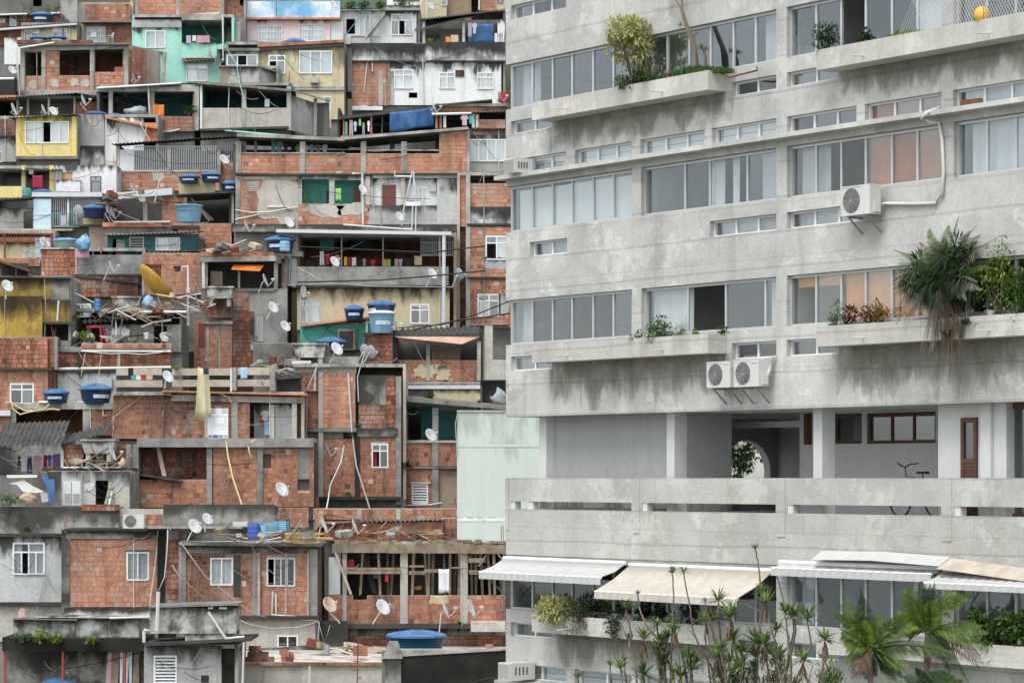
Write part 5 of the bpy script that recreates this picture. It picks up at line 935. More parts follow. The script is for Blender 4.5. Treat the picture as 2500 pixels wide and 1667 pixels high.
# --- tall brick right-centre
h = H('tall brick house with mould-black upper corner and a small window with wine curtain', 117, 8, (1145, 215, 2130, 1450), depth=3, smat='mortar'); h.wall((1165, 280, 1340, 470), 'mortar', brick='brick_fresh'); h.wall((1150, 470, 1335, 800), 'mortar', d=.2, brick='brick'); h.wall((1375, 290, 1670, 800), 'mortar', d=-.15, brick='brick_fresh'); h.blk((1335, 290, 1378, 1440), 'graybrick', -.22, .1, 'column'); h.patch(1400, 620, 36, 140, 'white')
h.wall((1240, 900, 1560, 1440), 'mortar', brick='brick'); h.wall((1560, 900, 1665, 1440), 'mortar', d=.05, brick='brick'); h.slab((1150, 800, 1680, 835), 'conc_dark', .25); h.blk((1180, 835, 1560, 905), 'conc_dark', .0, .1, 'beam'); h.slab((1110, 215, 1750, 245), 'conc', .35, 2.); h.blk((1110, 245, 1680, 300), 'graybrick', -.1, .1, 'beam')
h.wall((1705, 320, 2030, 590), 'moldwall', d=.05); h.wall((1950, 330, 2045, 800), 'mortar_dark', d=-.02, brick='brick_dark'); h.wall((1700, 590, 1955, 810), 'mortar_dark', d=.02, brick='brick_dark'); h.wall((1705, 875, 2040, 1430), 'mortar', wins=[(1820, 945, 1970, 1160, 'w2to0')], brick='brick', d=.02); h.blk((1825, 1010, 1865, 1150), 'c_wine', .15, .2, 'curtain'); h.cols((2040,), 330, 1500, 48, 'gray_rough', -.08, .2); h.blk((1665, 800, 1710, 1440), 'conc_black', -.06, .2, 'column'); h.slab((1690, 805, 2060, 880), 'moldwall', .1); h.slab((1290, 1425, 2080, 1455), 'conc_black', .3)
h.pipe([(1605, 305), (1640, 850), (1680, 1150), (1760, 1400), (1810, 1560)], .035, 'pvc', -.3); h.pipe([(1760, 100), (1690, 340), (1700, 560)], .02, 'pvc', -.3); h.pipe([(1310, 210), (1300, 460)], .045, 'pvc', -.2); h.pipe([(1325, 240), (1230, 450)], .025, 'pvc', -.3)
# concrete yard wall and cistern platform above
h = H('dark cement yard wall beneath the white asbestos cistern', 118.4, 8, (735, 25, 1420, 240), depth=1.5); h.wall((740, 30, 1105, 235), 'conc_dark'); h.wall((1095, 150, 1700, 240), 'conc', d=-.1); h.bars((765, 190, 905, 250), 1, 'steel', -.3, .012); h.pipe([(938, 175), (975, 305)], .03)
# --- terrace right with sloping corrugated roof
h = H('brick terrace house under a long sloping grey roof, beside the mint green wall', 118, 9, (490, 540, 1240, 1150), depth=3, smat='conc_black', shell='lrbf'); h.wall((520, 925, 1240, 1150), 'mortar', brick='brick', name='balcony_wall'); h.cols((805,), 615, 1600, 55, 'gray_rough', -.08, .15); h.slab((515, 908, 1240, 935), 'gray', .1); h.mk(MB().hexa([h.p(525, 555, -.5), h.p(1475, 635, -.5), h.p(1475, 610, 2.5), h.p(525, 520, 2.5), h.p(525, 515, -.5), h.p(1475, 600, -.5), h.p(1475, 590, 2.5), h.p(525, 500, 2.5)]), 'roof', 'roof_grey')
h.blk((700, 600, 810, 900), 'tealdark', 1.2, 1.3, 'inner_wall'); h.blk((865, 650, 1060, 900), 'tealdark', 1., 1.1, 'inner_wall'); h.pipe([(540, 640), (528, 905)], .03); h.wall((525, 1165, 825, 1640), 'mortar', wins=[(618, 1310, 765, 1488, 'w1L')], brick='brick', name='lower_wall'); h.wall((850, 1160, 1240, 1640), 'brownwall', d=.1, name='lower_wall'); h.slab((525, 1148, 1240, 1168), 'moldwall', .12); h.blk((605, 1285, 790, 1310), 'beige', -.08, .05, 'lintel'); h.pipe([(515, 1160), (530, 1600)], .02); h.pipe([(535, 1505), (780, 1500), (895, 1482)], .03, 'pvc', -.15)
h.slab((640, 1640, 1240, 1665), 'conc', .1)
# --- mint wall building
h = H('blank pale mint green rendered building behind the concrete block', 109.7, 9, (1030, 645, 1800, 1850), cat='building', depth=6, smat='mint_pale', under=4); h.wall((1030, 650, 1800, 1850), 'mint_pale'); h.slab((1030, 932, 1800, 975), 'mint_pale', .015, .0, 'band'); h.slab((1030, 973, 1800, 978), 'conc', .012, .0, 'groove'); h.slab((1030, 1615, 1800, 1650), 'white', .015, .0, 'band'); h.slab((1028, 640, 1800, 655), 'graybrick', .05, .1, 'coping'); h.pipe([(1035, 670), (1015, 760), (1030, 1050)], .02, 'cable', -.1)
# --- left dark roof and laundry
h = H('shed with sagging dark corrugated roof over a line of washing, left edge', 112, 7, (-60, 830, 585, 1240), depth=3, smat='gray', inm='gray', shell='lrbf'); h.roof(-60, 970, 560, 945, 'roof_dark', -.6, 1.6, .95, .035, .2); h.roof(560, 945, 960, 850, 'roof_dark', -.3, 1.5, .4, .035, .2); h.cols((555,), 955, 1165, 24, 'white', -.1, .0); h.wall((585, 950, 760, 1165), 'mortar_dark', brick='brick'); h.wall((760, 960, 1180, 1165), 'mortar_dark', d=1.3, brick='brick_dark'); h.slab((385, 1165, 1215, 1195), 'conc_black', .3, 1.); h.pipe([(580, 1162), (1100, 1160)], .04, 'pvc', -.35)
h.cols((780, 870), 1030, 1160, 60, 'conc', -.1, .3)
h = H('grey rendered hut with white shutters and an open dark doorway', 110, 7, (430, 1190, 1190, 1620), depth=2.6); h.wall((560, 1195, 1180, 1510), 'gray', holes=[(870, 1278, 985, 1500)]); sh = h.blk((575, 1285, 735, 1505), 'door_white', -.05, .05, 'shutter'); h.blk((648, 1290, 655, 1500), 'conc_dark', -.055, -.045, 'joint'); h.bars((590, 1400, 640, 1480), 1, 'frame_grey', -.07, .01, 'louvre', [k/8 for k in range(9)]); h.bars((665, 1400, 722, 1480), 1, 'frame_grey', -.07, .01, 'louvre', [k/8 for k in range(9)]); h.patch(810, 1330, 50, 50, 'gray_light'); h.wall((430, 1195, 560, 1620), 'moldwall', d=.05); h.wall((1040, 1340, 1180, 1620), 'graybrick', d=-.05); h.wall((750, 1500, 1080, 1560), 'mortar', d=-.15, brick='brick', name='low_wall')
h.plate([(950, 1490), (1000, 1290), (1015, 1295), (975, 1495)], 'wood_grey', -.2, -.15, 'leaning_board'); h.plate([(985, 1495), (1020, 1350), (1032, 1355), (1000, 1497)], 'white', -.25, -.21, 'leaning_board')
# --- big brick frame house
h = H('large unfinished brick house with grey concrete frame and dark window holes', 113, 8, (0-320, 895, 1290, 1530), depth=2.4, smat='mortar_dark'); h.wall((375, 960, 1290, 1520), 'mortar', holes=[(820, 1025, 905, 1168), (1145, 1270, 1255, 1370)], brick='brick'); h.blk((822, 1027, 903, 1166), 'mortar_dark', .1, .13, 'blocked_window'); h.blk((1147, 1272, 1253, 1368), 'mortar_dark', .1, .13, 'blocked_window'); h.blk((1145, 985, 1250, 1262), 'gray_rough', -.03, .1, 'pier'); h.cols((315, 778), 960, 1525, 50, 'gray_rough', -.09, .1); h.slab((-320, 898, 1285, 975), 'gray_rough', .3, .3, 'beam')
h.wall((-320, 970, 320, 1285), 'mortar_dark', d=.9, brick='brick_dark', name='rear_wall'); h.wall((-345, 1270, 325, 1525), 'mortar', d=-.05, brick='brick', name='front_wall'); h.tilt(-340, 1210, 90, 1275, 18, 'roof_dark', -.35, .8, 'lean_to_roof'); h.cols((-420, -350), 950, 1180, 45, 'gray_rough', -.1, .1); h.plate([(-90, 1240), (-150, 960), (-115, 960), (-50, 1240)], 'wood_grey', .2, .3, 'prop'); h.bars((105, 980, 180, 1240), 1, 'wood_brown', .6, .02, 'ladder', [k/9 for k in range(10)])
h.wall((-380, 1530, 1300, 1640), 'moldwall', d=-.15, name='base_wall')
# small rough brick piece under the mint wall
h = H('low run-down brick walls with a rusty corrugated sheet below the mint wall', 110.5, 12, (0-280, -20, 1040, 280), depth=2.); h.wall((-280, -20, 1030, 80), 'mortar', brick='brick'); h.wall((-180, 95, 900, 210), 'mortar', d=-.4, brick='brick'); h.wall((890, 60, 1035, 290), 'mortar', d=-.2, brick='brick'); h.roof(140, 92, 910, 80, 'roof_grey', -.7, .4, .08); h.wall((-180, 205, 900, 270), 'mortar_dark', d=-.5, brick='brick_dark', name='low_wall'); h.cols((120, 475), -20, 75, 40, 'conc', -.05, .1)
h.roof(-170, 120, 140, 98, 'roof_dark', -.8, .2, .1, .01); h.wall((-260, 60-40, -190, 150), 'mortar', d=-.35, brick='brick')
# --- dark wall & grey house bottom-left
h = H('long mould-blackened retaining wall, lower left', 108.6, 10, (-60, -40, 1085, 230), cat='wall', name='retaining_wall', depth=1.2); h.wall((-60, -40, 1085, 225), 'moldwall'); h.wall((750, -60, 1085, 0), 'mortar_dark', d=-.05, brick='brick_dark', name='top_course')
h.wall((1085, -20, 1570, 170), 'graybrick', d=.3, name='side_wall'); h.wall((1320, 30, 1570, 165), 'mortar', d=.1, brick='brick', name='side_wall')
h = H('grey rendered house with white louvre-topped window, lower left edge', 107.2, 10, (-60, 215, 565, 960), depth=2.6); h.wall((-60, 230, 560, 840), 'gray_light', wins=[(118, 288, 408, 575, 'w4to1c')]); h.wall((-60, 840, 560, 1190), 'graybrick', d=.06); h.slab((-60, 205, 600, 235), 'conc_black', .2); h.slab((-60, 830, 575, 862), 'conc_black', .15); h.pipe([(420, 580), (325, 950)], .015, 'cable', -.12, 'cable'); h.pipe([(420, 580), (455, 640), (490, 705), (565, 718)], .015, 'cable', -.12, 'cable')
h = H('pale peach brick house with single white-framed window, lower left', 106, 10, (555, 165, 1440, 970), depth=2.6, smat='conc_black', ind=True); h.wall((635, 250, 1435, 875), 'mortar', wins=[(1155, 373, 1358, 628, 'w2c')], brick='brick_fresh'); h.blk((560, 230, 635, 960), 'moldwall', -.06, .15, 'column'); h.blk((600, 175, 1435, 252), 'moldwall', -.08, .15, 'beam'); h.slab((590, 160, 1570, 182), 'conc_black', .25, 2.); h.wall((585, 880, 1370, 960), 'white_mold', d=-.08); h.blk((1140, 352, 1435, 368), 'conc_dark', -.05, .05, 'lintel'); h.blk((1435, 170, 1510, 960), 'moss_black', -.15, .1, 'column'); h.pipe([(1560, 160), (1440, 175), (1428, 380), (1365, 860)], .025, 'pvc', -.2)
# --- brick house two windows
h = H('brick house with two white sliding windows and flat roof stacked with timber', 105.4, 11, (30, 285, 1345, 975), depth=2.8, smat='mortar_dark', ind=True); h.wall((125, 335, 740, 960), 'mortar', wins=[(350, 425, 556, 672, 'w2C')], brick='brick'); h.wall((800, 380, 1250, 965), 'mortar', wins=[(863, 425, 1122, 682, 'w4o0')], brick='brick_fresh'); h.wall((-60, 260, 70, 850), 'mortar_dark', d=.1, brick='brick_dark')
for x in (60, 95): h.blk((x, 320, x+32, 900), 'gray_rough', -.08, .15, 'column')
h.blk((735, 380, 805, 970), 'gray_rough', -.05, .15, 'column'); h.blk((1250, 350, 1325, 970), 'gray_rough', -.05, .15, 'column'); h.blk((125, 300, 1330, 385), 'moldwall', -.04, .12, 'beam'); h.tilt(60, 285, 1360, 300, 26, 'conc_dark', -.4, 2.8, 'roof_slab'); h.blk((560, 400, 625, 780), 'conc_black', -.035, .05, 'mould_stain')
for x, w_ in ((780, 22), (1030, 12), (1232, 14)): h.blk((x, 378, x+w_, 970), 'wood_grey', -.2, -.12, 'prop_post')
h.pipe([(920, 730), (910, 945), (1250, 970), (1330, 975)], .04, 'pvc', -.15); h.pipe([(945, 750), (950, 965), (1280, 992), (1330, 985)], .04, 'pvc', -.2); h.slab((100, 955, 1345, 990), 'conc_black', .25); h.wall((590, 990, 1305, 1300), 'graybrick', d=.02, wins=[(960, 1130, 1148, 1240, 'w2')], name='lower_wall'); h.wall((1300, 1000, 1600, 1300), 'conc_black', d=.3, name='lower_wall')
h.slab((-250, 140, 640, 160), 'conc', .2, .3, 'edge'); h.wall((60, 150, 940, 270), 'moldwall', d=.6, name='rear_parapet'); h.wall((-80, -60, 940, 140), 'moldwall', d=2.2, name='rear_wall'); h.wall((970, -30, 1240, 150), 'mortar', d=2.2, brick='brick', name='rear_wall', holes=[(1030, 60, 1075, 150)])
# --- timber shoring house
h = H('brick house half built, its upper storey held by weathered timber shoring', 106.6, 12, (-60, 290, 1470, 1045), depth=3, smat='conc_dark', ind=True, inm='conc_dark', shell='lrbtf'); h.wall((25, 768, 1465, 1035), 'mortar', brick='brick', holes=[(82, 765, 210, 808)]); h.cols((512, 1060), 385, 1035, 68, 'graybrick', -.07, .15); h.cols((-15,), 385, 1020, 40, 'graybrick', -.07, .15)
h.slab((-100, 1030, 1160, 1070), 'conc_black', .5, 1.); h.blk((1155, 1010, 1470, 1100), 'cement_roof', -.8, .3, 'ledge'); h.wall((-60, 1070, 1470, 1260), 'gray', d=.1, name='lower_wall'); h.wall((0, 1130, 1470, 1260), 'mortar_dark', d=.05, brick='brick', name='lower_wall')
rr_ = random.Random(5)
for a, b, c, e in ((-110, 300, 405, 380), (400, 300, 540, 385), (540, 305, 705, 382), (705, 300, 950, 385), (950, 300, 1155, 385), (1155, 310, 1470, 388), (-110, 335, 405, 352), (20, 515, 510, 540), (25, 545, 510, 572), (590, 495, 730, 512), (730, 530, 880, 560), (590, 545, 740, 580), (970, 510, 1060, 522), (1135, 430, 1290, 470), (1135, 540, 1300, 555), (1140, 560, 1460, 575)): h.blk((a, b, c, e), 'wood_old', -.2-rr_.random()*.1, -.14, 'plank')
for x in (160, 300, 385, 440, 620, 725, 765, 800, 900, 955, 1010, 1040, 1150, 1185, 1230, 1300, 1350, 1400, 1445):
    k = rr_.uniform(-25, 25); h.plate([(x, 385), (x+rr_.uniform(18, 30), 385), (x+k+22, rr_.choice((765, 765, 760, 800))), (x+k, 768)], 'wood_old', rr_.uniform(-.12, .9), 1., 'prop_post')
for k in range(46): x = rr_.uniform(-90, 1460); h.blk((x, 262+rr_.random()*25, x+rr_.uniform(20, 90), 300), 'wood_old', -.2+rr_.random(), .9+rr_.random()*.3, 'formwork_board')
h.plate([(1220, 500), (1290, 400), (1300, 405), (1232, 505)], 'wood_old', -.3, -.2, 'brace'); h.plate([(1340, 320), (1440, 450), (1448, 440), (1350, 312)], 'wood_old', -.3, -.2, 'brace')
h.plate([(-68, 380), (-90, 380), (50, 760), (75, 755)], 'wood_grey', -.3, -.22, 'leaning_prop'); h.blk((-140, 420, -35, 760), 'door_white', .0, .1, 'door'); h.wall((-140, 765, 25, 1035), 'mortar', d=.02, brick='brick', name='side_wall'); h.pipe([(190, 440), (270, 755)], .05, 'black', .0, 'pipe'); h.pipe([(210, 430), (290, 755)], .05, 'black', .05, 'pipe')
# --- bottom-left slab and cisterns
h = H('black-stained concrete canopy on red posts with leaning boards, bottom left corner', 98, 10, (15, 1150, 1310, 1700), depth=3, smat='moldwall', inm='moldwall', shell='brf', under=4); h.slab((20, 1165, 1310, 1275), 'moss_black', .6, .5, 'canopy'); h.tilt(20, 1150, 1310, 1190, 14, 'moss_black', -.55, 2.5, 'canopy_top')
for x in (30, 560, 1123): h.pipe([(x+14, 1270), (x+14, 1720)], .05, 'red_post', -.45, 'post', 8)
h.blk((590, 1275, 985, 1700), 'asbestos', 1.6, 1.8, 'rear_wall'); h.blk((60, 1275, 590, 1700), 'moldwall', 1.7, 1.9, 'rear_wall')
for a, b, c, m_ in ((985, 1020, 960, 'c_pinkc'), (1020, 1095, 1005, 'wood_old'), (1095, 1125, 1070, 'paleblue'), (1150, 1175, 1140, 'white'), (1180, 1220, 1155, 'paleblue'), (1205, 1265, 1200, 'wood_old')): h.plate([(a, 1285), (b, 1285), (c+(b-a)+10, 1640), (c, 1640)], m_, -.2, -.12, 'leaning_board')
for a, b in ((120, 395), (400, 685), (690, 975), (980, 1265)): h.wall((a, 980, b, 1180), 'asbestos', d=.5, th=.9, name='cistern_wall')
h.tilt(330, 955, 1370, 965, 14, 'asbestos', .3, 1.5, 'cistern_lid'); h.tilt(120, 975, 700, 985, 12, 'conc_dark', .2, 1.5, 'cistern_lid'); h.pipe([(1000, 975), (1370, 965)], .04, 'pvc', .2)
h = H('grey rendered hut with white louvred window and a black-white cistern on its slab', 97, 11, (-255, 1215, 600, 1700), depth=3, under=4, smat='gray'); h.wall((-255, 1230, 450, 1700), 'gray', wins=[(-165, 1315, 45, 1700, 'w1L')]); h.wall((450, 1230, 600, 1400), 'conc_black', d=.6); h.tilt(-260, 1205, 715, 1160, 26, 'conc_black', -.5, 2.6, 'slab'); h.wall((-205, 880, 585, 1115), 'asbestos', d=-.1, th=1.6, name='cistern'); h.tilt(-215, 865, 610, 840, 18, 'conc_dark', -.3, 1.8, 'cistern_lid'); h.wall((120, 1100, 590, 1190), 'asbestos', d=-.02, th=1., name='cistern_base')
h.pipe([(330, 920), (490, 1160), (660, 1145)], .05, 'pvc', -.3); h.pipe([(-125, 735), (-135, 1090), (-255, 1085)], .07, 'pvc', -.3); h.pipe([(-255, 1090), (-255, 1195)], .06, 'pvc', -.3); h.pipe([(330, 885), (375, 880)], .04, 'pvc', -.2); h.pipe([(430, 882), (500, 885)], .04, 'pvc', -.2); h.blk((265, 1495, 335, 1560), 'darkvoid', -.02, .1, 'vent'); h.pipe([(655, 1190), (640, 1700)], .04, 'pvc', -.45)
# --- flat roof foreground
h = H('flat cement roof with loose bricks on its edge, bottom centre', 99, 11, (450, 1380, 3200, 1720), cat='house', depth=7, under=4, smat='graybrick', shell='lrbf'); h.wall((455, 1405, 3200, 1720), 'graybrick'); h.mk(MB().hexa([h.p(450, 1410, -.1), h.p(3100, 1410, -.1), h.p(3100, 1320, 7.), h.p(450, 1320, 7.), h.p(450, 1395, -.1), h.p(3100, 1395, -.1), h.p(3100, 1235, 7.), h.p(450, 1235, 7.)]), 'roof_slab', 'cement_roof'); h.wall((460, 1375, 3000, 1408), 'mortar', d=-.12, brick='brick'); h.pipe([(1255, 1410), (1250, 1700)], .035, 'pvc', -.3)
h.tilt(455, 1275, 1560, 1205, 40, 'moldwall', 5.5, 5.8, 'rear_upstand')
h = H('black mossy parapet with a pyramid-capped post before the big blue tank, bottom', 88, 12, (340, 1270, 1560, 1700), cat='wall', name='parapet_wall', depth=1., under=6); h.mk(MB().hexa([h.p(380, 1700), h.p(1560, 1700), h.p(1560, 1700, .9), h.p(380, 1700, .9), h.p(380, 1325), h.p(1560, 1255), h.p(1560, 1255, .9), h.p(380, 1325, .9)]), 'wall', 'moss_black')
h.tilt(530, 1310, 1560, 1250, 14, 'conc', -.05, .25, 'coping'); a = h.p(345, 1345, -.1); b = h.p(535, 1345, -.1); c = h.p(440, 1185, .3); c2 = h.p(490, 1200, .3)
h.mk(MB().hexa([(a.x, -.1, a.z), (b.x, -.1, a.z), (b.x, .9, a.z), (a.x, .9, a.z), (c.x-.1, .25, c.z), (c2.x, .25, c.z), (c2.x, .45, c.z), (c.x-.1, .45, c.z)]), 'post_cap', 'conc_dark'); h.blk((372, 1345, 520, 1700), 'moldwall', -.06, .8, 'post')
# ---------------------------------------------------------------- things on the roofs: tanks, dishes, washing, cables
def tank(label, t, x0, y0, x1, y1, D, body='tank_blue', lid='lid_blue', txt='FORTLEV', rot=0., lidh=.28, group='round water tanks', name='water_tank', sl='letters_blue'):
    a = px(t, x0, y0); b = px(t, x1, y1); w = (b[0]-a[0])/F*D; h = (b[1]-a[1])/F*D; rad = w/2; base = W3((a[0]+b[0])/2, b[1], D); base.y += rad*.9
    r = thing(name, label, 'water tank', base, 0, group); bh = h*(1-lidh) if lid else h; r0 = rad*.8; n = 32
    pr = [(r0*.98, 0), (r0, .02)]
    for k in (.33, .36, .64, .67): pr.append((r0+(rad*.95-r0)*k+(.012 if k in (.36, .67) else 0), bh*k))
    pr += [(rad*.95, bh*.93), (rad, bh*.94), (rad, bh)]
    if not lid: pr += [(rad*.94, bh), (rad*.9, bh*.6), (.01, bh*.58)]
    MB().lathe(pr, n).build('body', body, r, None, True)
    if lid:
        m = MB(); lh = h-bh; N_ = 40; pts = [(rad*1.04, bh-.04), (rad*1.04, bh+.02), (rad*.96, bh+lh*.15), (rad*.55, bh+lh*.6), (rad*.2, bh+lh*.97), (.01, bh+lh)]; i = 0
        for q, (rr, z) in enumerate(pts):
            for j in range(N_): rib = (.05 if j % 5 == 0 else 0)*(1 if q in (2, 3) else .3 if q == 4 else 0)*rad; m.v.append((rr*cos(2*pi*j/N_), rr*sin(2*pi*j/N_), z+rib))
        for q in range(len(pts)-1):
            for j in range(N_): m.f.append((q*N_+j, q*N_+(j+1) % N_, (q+1)*N_+(j+1) % N_, (q+1)*N_+j))
        m.build('lid', lid, r, None, False)
    if txt:
        cz = bh*.5; hh = min(bh*.22, rad*.24); rr = r0+(rad*.95-r0)*.5+.012; half = .62; a0 = -pi/2+radians(rot)
        m = MB(); k = 12
        for q in range(k+1):
            g = a0-half+2*half*q/k
            for z in (cz-hh/2, cz+hh/2): m.v += [((rr+.004)*cos(g), (rr+.004)*sin(g), z)]
        m.f = [(q*2, q*2+2, q*2+3, q*2+1) for q in range(k)]
        st = m.build('label_sticker', 'sticker', r)
        lettering(txt, lambda u, v: ((rr+.009)*cos(a0-half*.9+2*half*.9*u), (rr+.009)*sin(a0-half*.9+2*half*.9*u), cz-hh*.34+hh*.68*v), sl, st)
    return r
T_ = tank
T_('blue tank on the tin roof at the top left, an antenna rod leaning on it', 1, 265, 95, 465, 205, 151.2)
T_('left one of the two blue tanks below the cream house windows', 1, 262, 318, 422, 392, 146)
T_('right one of the two blue tanks below the cream house windows', 1, 425, 316, 597, 388, 146.2)
T_('flat-lidded blue tank behind the yellow house, leftmost of three', 1, 757, 1003, 965, 1050, 138.3, txt=None, lidh=.5)
T_('blue tank behind the sagging tile roof, middle of three', 1, 968, 1025, 1108, 1095, 138, txt=None)
T_('dark blue tank behind the sagging tile roof, rightmost of three', 1, 1090, 1036, 1248, 1120, 137.8)
T_('labelled blue tank in front of the pink house, next to the mint balcony', 2, 640, 362, 832, 440, 146.5)
T_('blue tank with only its lid showing below the right pink house window', 2, 1005, 335, 1218, 405, 146.3, txt=None, lidh=.55)
T_('dark blue tank on a cream plinth beside the barred veranda', 4, 738, 285, 942, 410, 129.4, txt=None)
T_('blue tank lid beside the green bundle below the yellow balcony', 4, 280, 148, 462, 200, 131.2, txt=None, lidh=.5)
T_('labelled blue tank on the cream base, left of the pair', 5, 48, 10, 242, 98, 128.6)
T_('labelled blue tank on the cream base, right of the pair by the ladder', 5, 253, -12, 442, 85, 128.8, rot=20)
T_('blue tank tucked against the corner of the central house', 5, 438, 68, 585, 180, 129.2, rot=15)
T_('open light blue tank with white rim on a dark slab', 5, 10, 293, 268, 450, 125, 'tank_light', None, None)
T_('dark blue tank on the brick-edged roof with blue jug before it', 5, 833, 565, 1110, 728, 123.6, rot=-8)
T_('black tank in the shade of the covered laundry terrace', 6, 45, 578, 298, 720, 126.2, 'tank_black', 'tank_black', None)
T_('labelled dark blue tank on the teal shack roof', 6, -5, 1205, 182, 1345, 121.6)
T_('dark blue upper tank of the stacked pair', 6, 203, 1163, 468, 1300, 120.9, txt='FORTLEV', rot=-60)
T_('light blue lower tank of the stacked pair, white rim', 6, 213, 1255, 462, 1465, 120.2, 'tank_light', 'lid_white', 'FORTLEV', lidh=.1, rot=10, sl='tank_mid')
T_('smaller blue tank on the concrete frame above the yellow hose', 7, 373, 440, 615, 572, 115.6)
T_('larger blue tank on the concrete frame by the grey wall', 7, 703, 388, 1005, 580, 115.6, rot=35)
T_('pale green tank with a blue tarp lid beside a crumpled blue sheet', 4, 470, 592, 702, 700, 126.2, 'tank_pale', 'tarp_light', None, lidh=.2)
T_('big blue tank with radial ribbed lid behind the black parapet, bottom centre', 12, 385, 1095, 920, 1370, 91, 'tank_deep', 'lid_blue', None, lidh=.19)
T_('blue tank lid peeping over the white cistern', 5, 1300, 1497, 1575, 1600, 119.3, txt=None, lidh=.4)
T_('pale green tank half hidden behind the tin roof by the grey wall', 5, 403, 648, 560, 725, 127.3, 'tank_pale', 'tank_pale', None, lidh=.15)
T_('dark blue lid under the black canopy at the bottom left', 10, 320, 1530, 690, 1640, 97.2, txt=None, lidh=.6)
def cistern(label, t, x0, y0, x1, y1, D, mat='asbestos', taper=.06):
    a = px(t, x0, y0); b = px(t, x1, y1); w = (b[0]-a[0])/F*D; h = (b[1]-a[1])/F*D; o = W3((a[0]+b[0])/2, b[1], D); r = thing('cistern', label, 'cistern', o); k = w/2; j = k*(1-taper*2); dp = max(.7, w*.6)
    MB().hexa([(-j, 0, 0), (j, 0, 0), (j, dp, 0), (-j, dp, 0), (-k, -.05, h*.86), (k, -.05, h*.86), (k, dp+.05, h*.86), (-k, dp+.05, h*.86)]).build('body', mat, r)
    MB().box(-k-.03, k+.03, -.08, dp+.08, h*.86+.002, h).build('lid', mat, r); MB().box(-j*.9, -j*.6, 0.05, dp-.1, -.35, -.003).build('foot', 'conc', r); MB().box(j*.6, j*.9, 0.05, dp-.1, -.35, -.003).build('foot', 'conc', r)
cistern('white asbestos cistern on the grey slab under the blue tank lid', 8, 1100, 25, 1400, 158, 117.6)
cistern('mossy white cistern on dark brick beside the orange awning', 5, 313, 1040, 557, 1150, 122.6)
cistern('grey trapezoid cistern on two concrete feet, left of the brick house', 7, 740, 900, 1052, 1032, 111.2, 'gray', .1)
cistern('white striped cistern among the clutter below the yellow dish', 4, 1020, 1130, 1285, 1252, 121.2)
# ---- satellite dishes
def dish(label, t, x, y, size, D, az, el, mount=None, mat='dish', txt=None, feed=1, name='satellite_dish', mast='white_metal', roll=0., depth=.12, group='satellite dishes'):
    """centre in the photo, size = long axis in photo pixels (tile scale); az: 0 faces the viewer, 90 faces right"""
    p = px(t, x, y); c = W3(p[0], p[1], D); rad = size*K/2/F*D
    a, e = radians(az), radians(el); nrm = Vector((sin(a)*cos(e), -cos(a)*cos(e), sin(e))); rt = Vector((0, 0, 1)).cross(nrm).normalized(); up = nrm.cross(rt)
    q = (mount or (x-22, y+85)); m = px(t, *q); base = W3(m[0], m[1], D+.15); r = thing(name, label, 'satellite dish', base, 0, group); lc = c-base
    mb = MB(); n = 22; R_ = 6; g = MB()
    for k in range(R_+1):
        f = k/R_
        for j in range(n):
            b = 2*pi*j/n; z = depth*rad*2*(f*f-1)
            for th in (0, -.012): mb.v.append(tuple(lc+rt*(rad*.92*f*cos(b)+1e-4*cos(b))+up*(rad*f*sin(b)+1e-4*sin(b))+nrm*(z+th)))
    for k in range(R_):
        for j in range(n):
            A = (k*n+j)*2; B = (k*n+(j+1) % n)*2; C_ = ((k+1)*n+(j+1) % n)*2; E = ((k+1)*n+j)*2; mb.f += [(A, B, C_, E), (E+1, C_+1, B+1, A+1)]
    for j in range(n): A = (R_*n+j)*2; B = (R_*n+(j+1) % n)*2; mb.f.append((A, B, B+1, A+1))
    rf = mb.build('reflector', mat, r, None, True)
    if txt: lettering(txt, lambda u, v: lc+rt*(-.58+.75*u)*rad*.8+up*(.15+.42*v)*rad+nrm*(-depth*rad*1.55), 'letters_red', rf)
    back = lc-nrm*(depth*rad*2+.02); el_ = Vector((back.x-nrm.x*.1, back.y-nrm.y*.05+.05, back.z-.12*rad/.3))
    MB().tube([back+nrm*.03, el_, (0, 0, 0)], .025, 6).build('mast', mast, r)
    if feed:
        s_ = lc-up*rad*.98-nrm*.03; e_ = lc+nrm*rad*1.25-up*rad*.35; mb = MB().tube([s_, e_], .014, 5); fa = mb.build('feed_arm', mast, r)
        MB().tube([e_+up*.02, e_-nrm*.13+up*.05], .035, 8).build('feed_horn', 'dish', fa)
    return r
A_ = (38, 32); Bq = (82, 18)
def dA(label, t, x, y, s, D, txt='SKY', mount=None, **k): return dish(label, t, x, y, s, D, 42, 30, mount, txt=txt, **k)
def dB(label, t, x, y, s, D, mount=None, **k): return dish(label, t, x, y, s, D, 84, 20, mount, **k)
dA('white dish on the white pole at the top left edge', 1, 115, 638, 90, 141, mount=(165, 600))
dB('edge-on dish on the yellow house roof, leftmost', 1, 130, 995, 120, 135.4, (150, 1058)); dB('edge-on dish on the yellow house roof, in the middle', 1, 402, 1000, 100, 135.4, (405, 1045)); dA('tilted dish on the yellow house roof, third from its left end', 1, 492, 1013, 95, 135.2, mount=(470, 1048))
dB('edge-on dish with long arm before the dark shed posts', 1, 765, 915, 110, 138, (785, 1010)); dB('grey edge-on dish on the brick side wall of the open frame house', 1, 1225, 712, 90, 141, (1230, 765), mat='dish_back')
dA('dish standing on the sky-blue parapet', 2, 1477, 42, 85, 148.5, mount=(1440, 140)); dB('edge-on dish beside the mint balcony, upper of two', 2, 350, 480, 100, 145, (375, 525)); dB('edge-on dish beside the mint balcony, lower of two', 2, 412, 555, 100, 144.8, (440, 620), mat='dish_back')
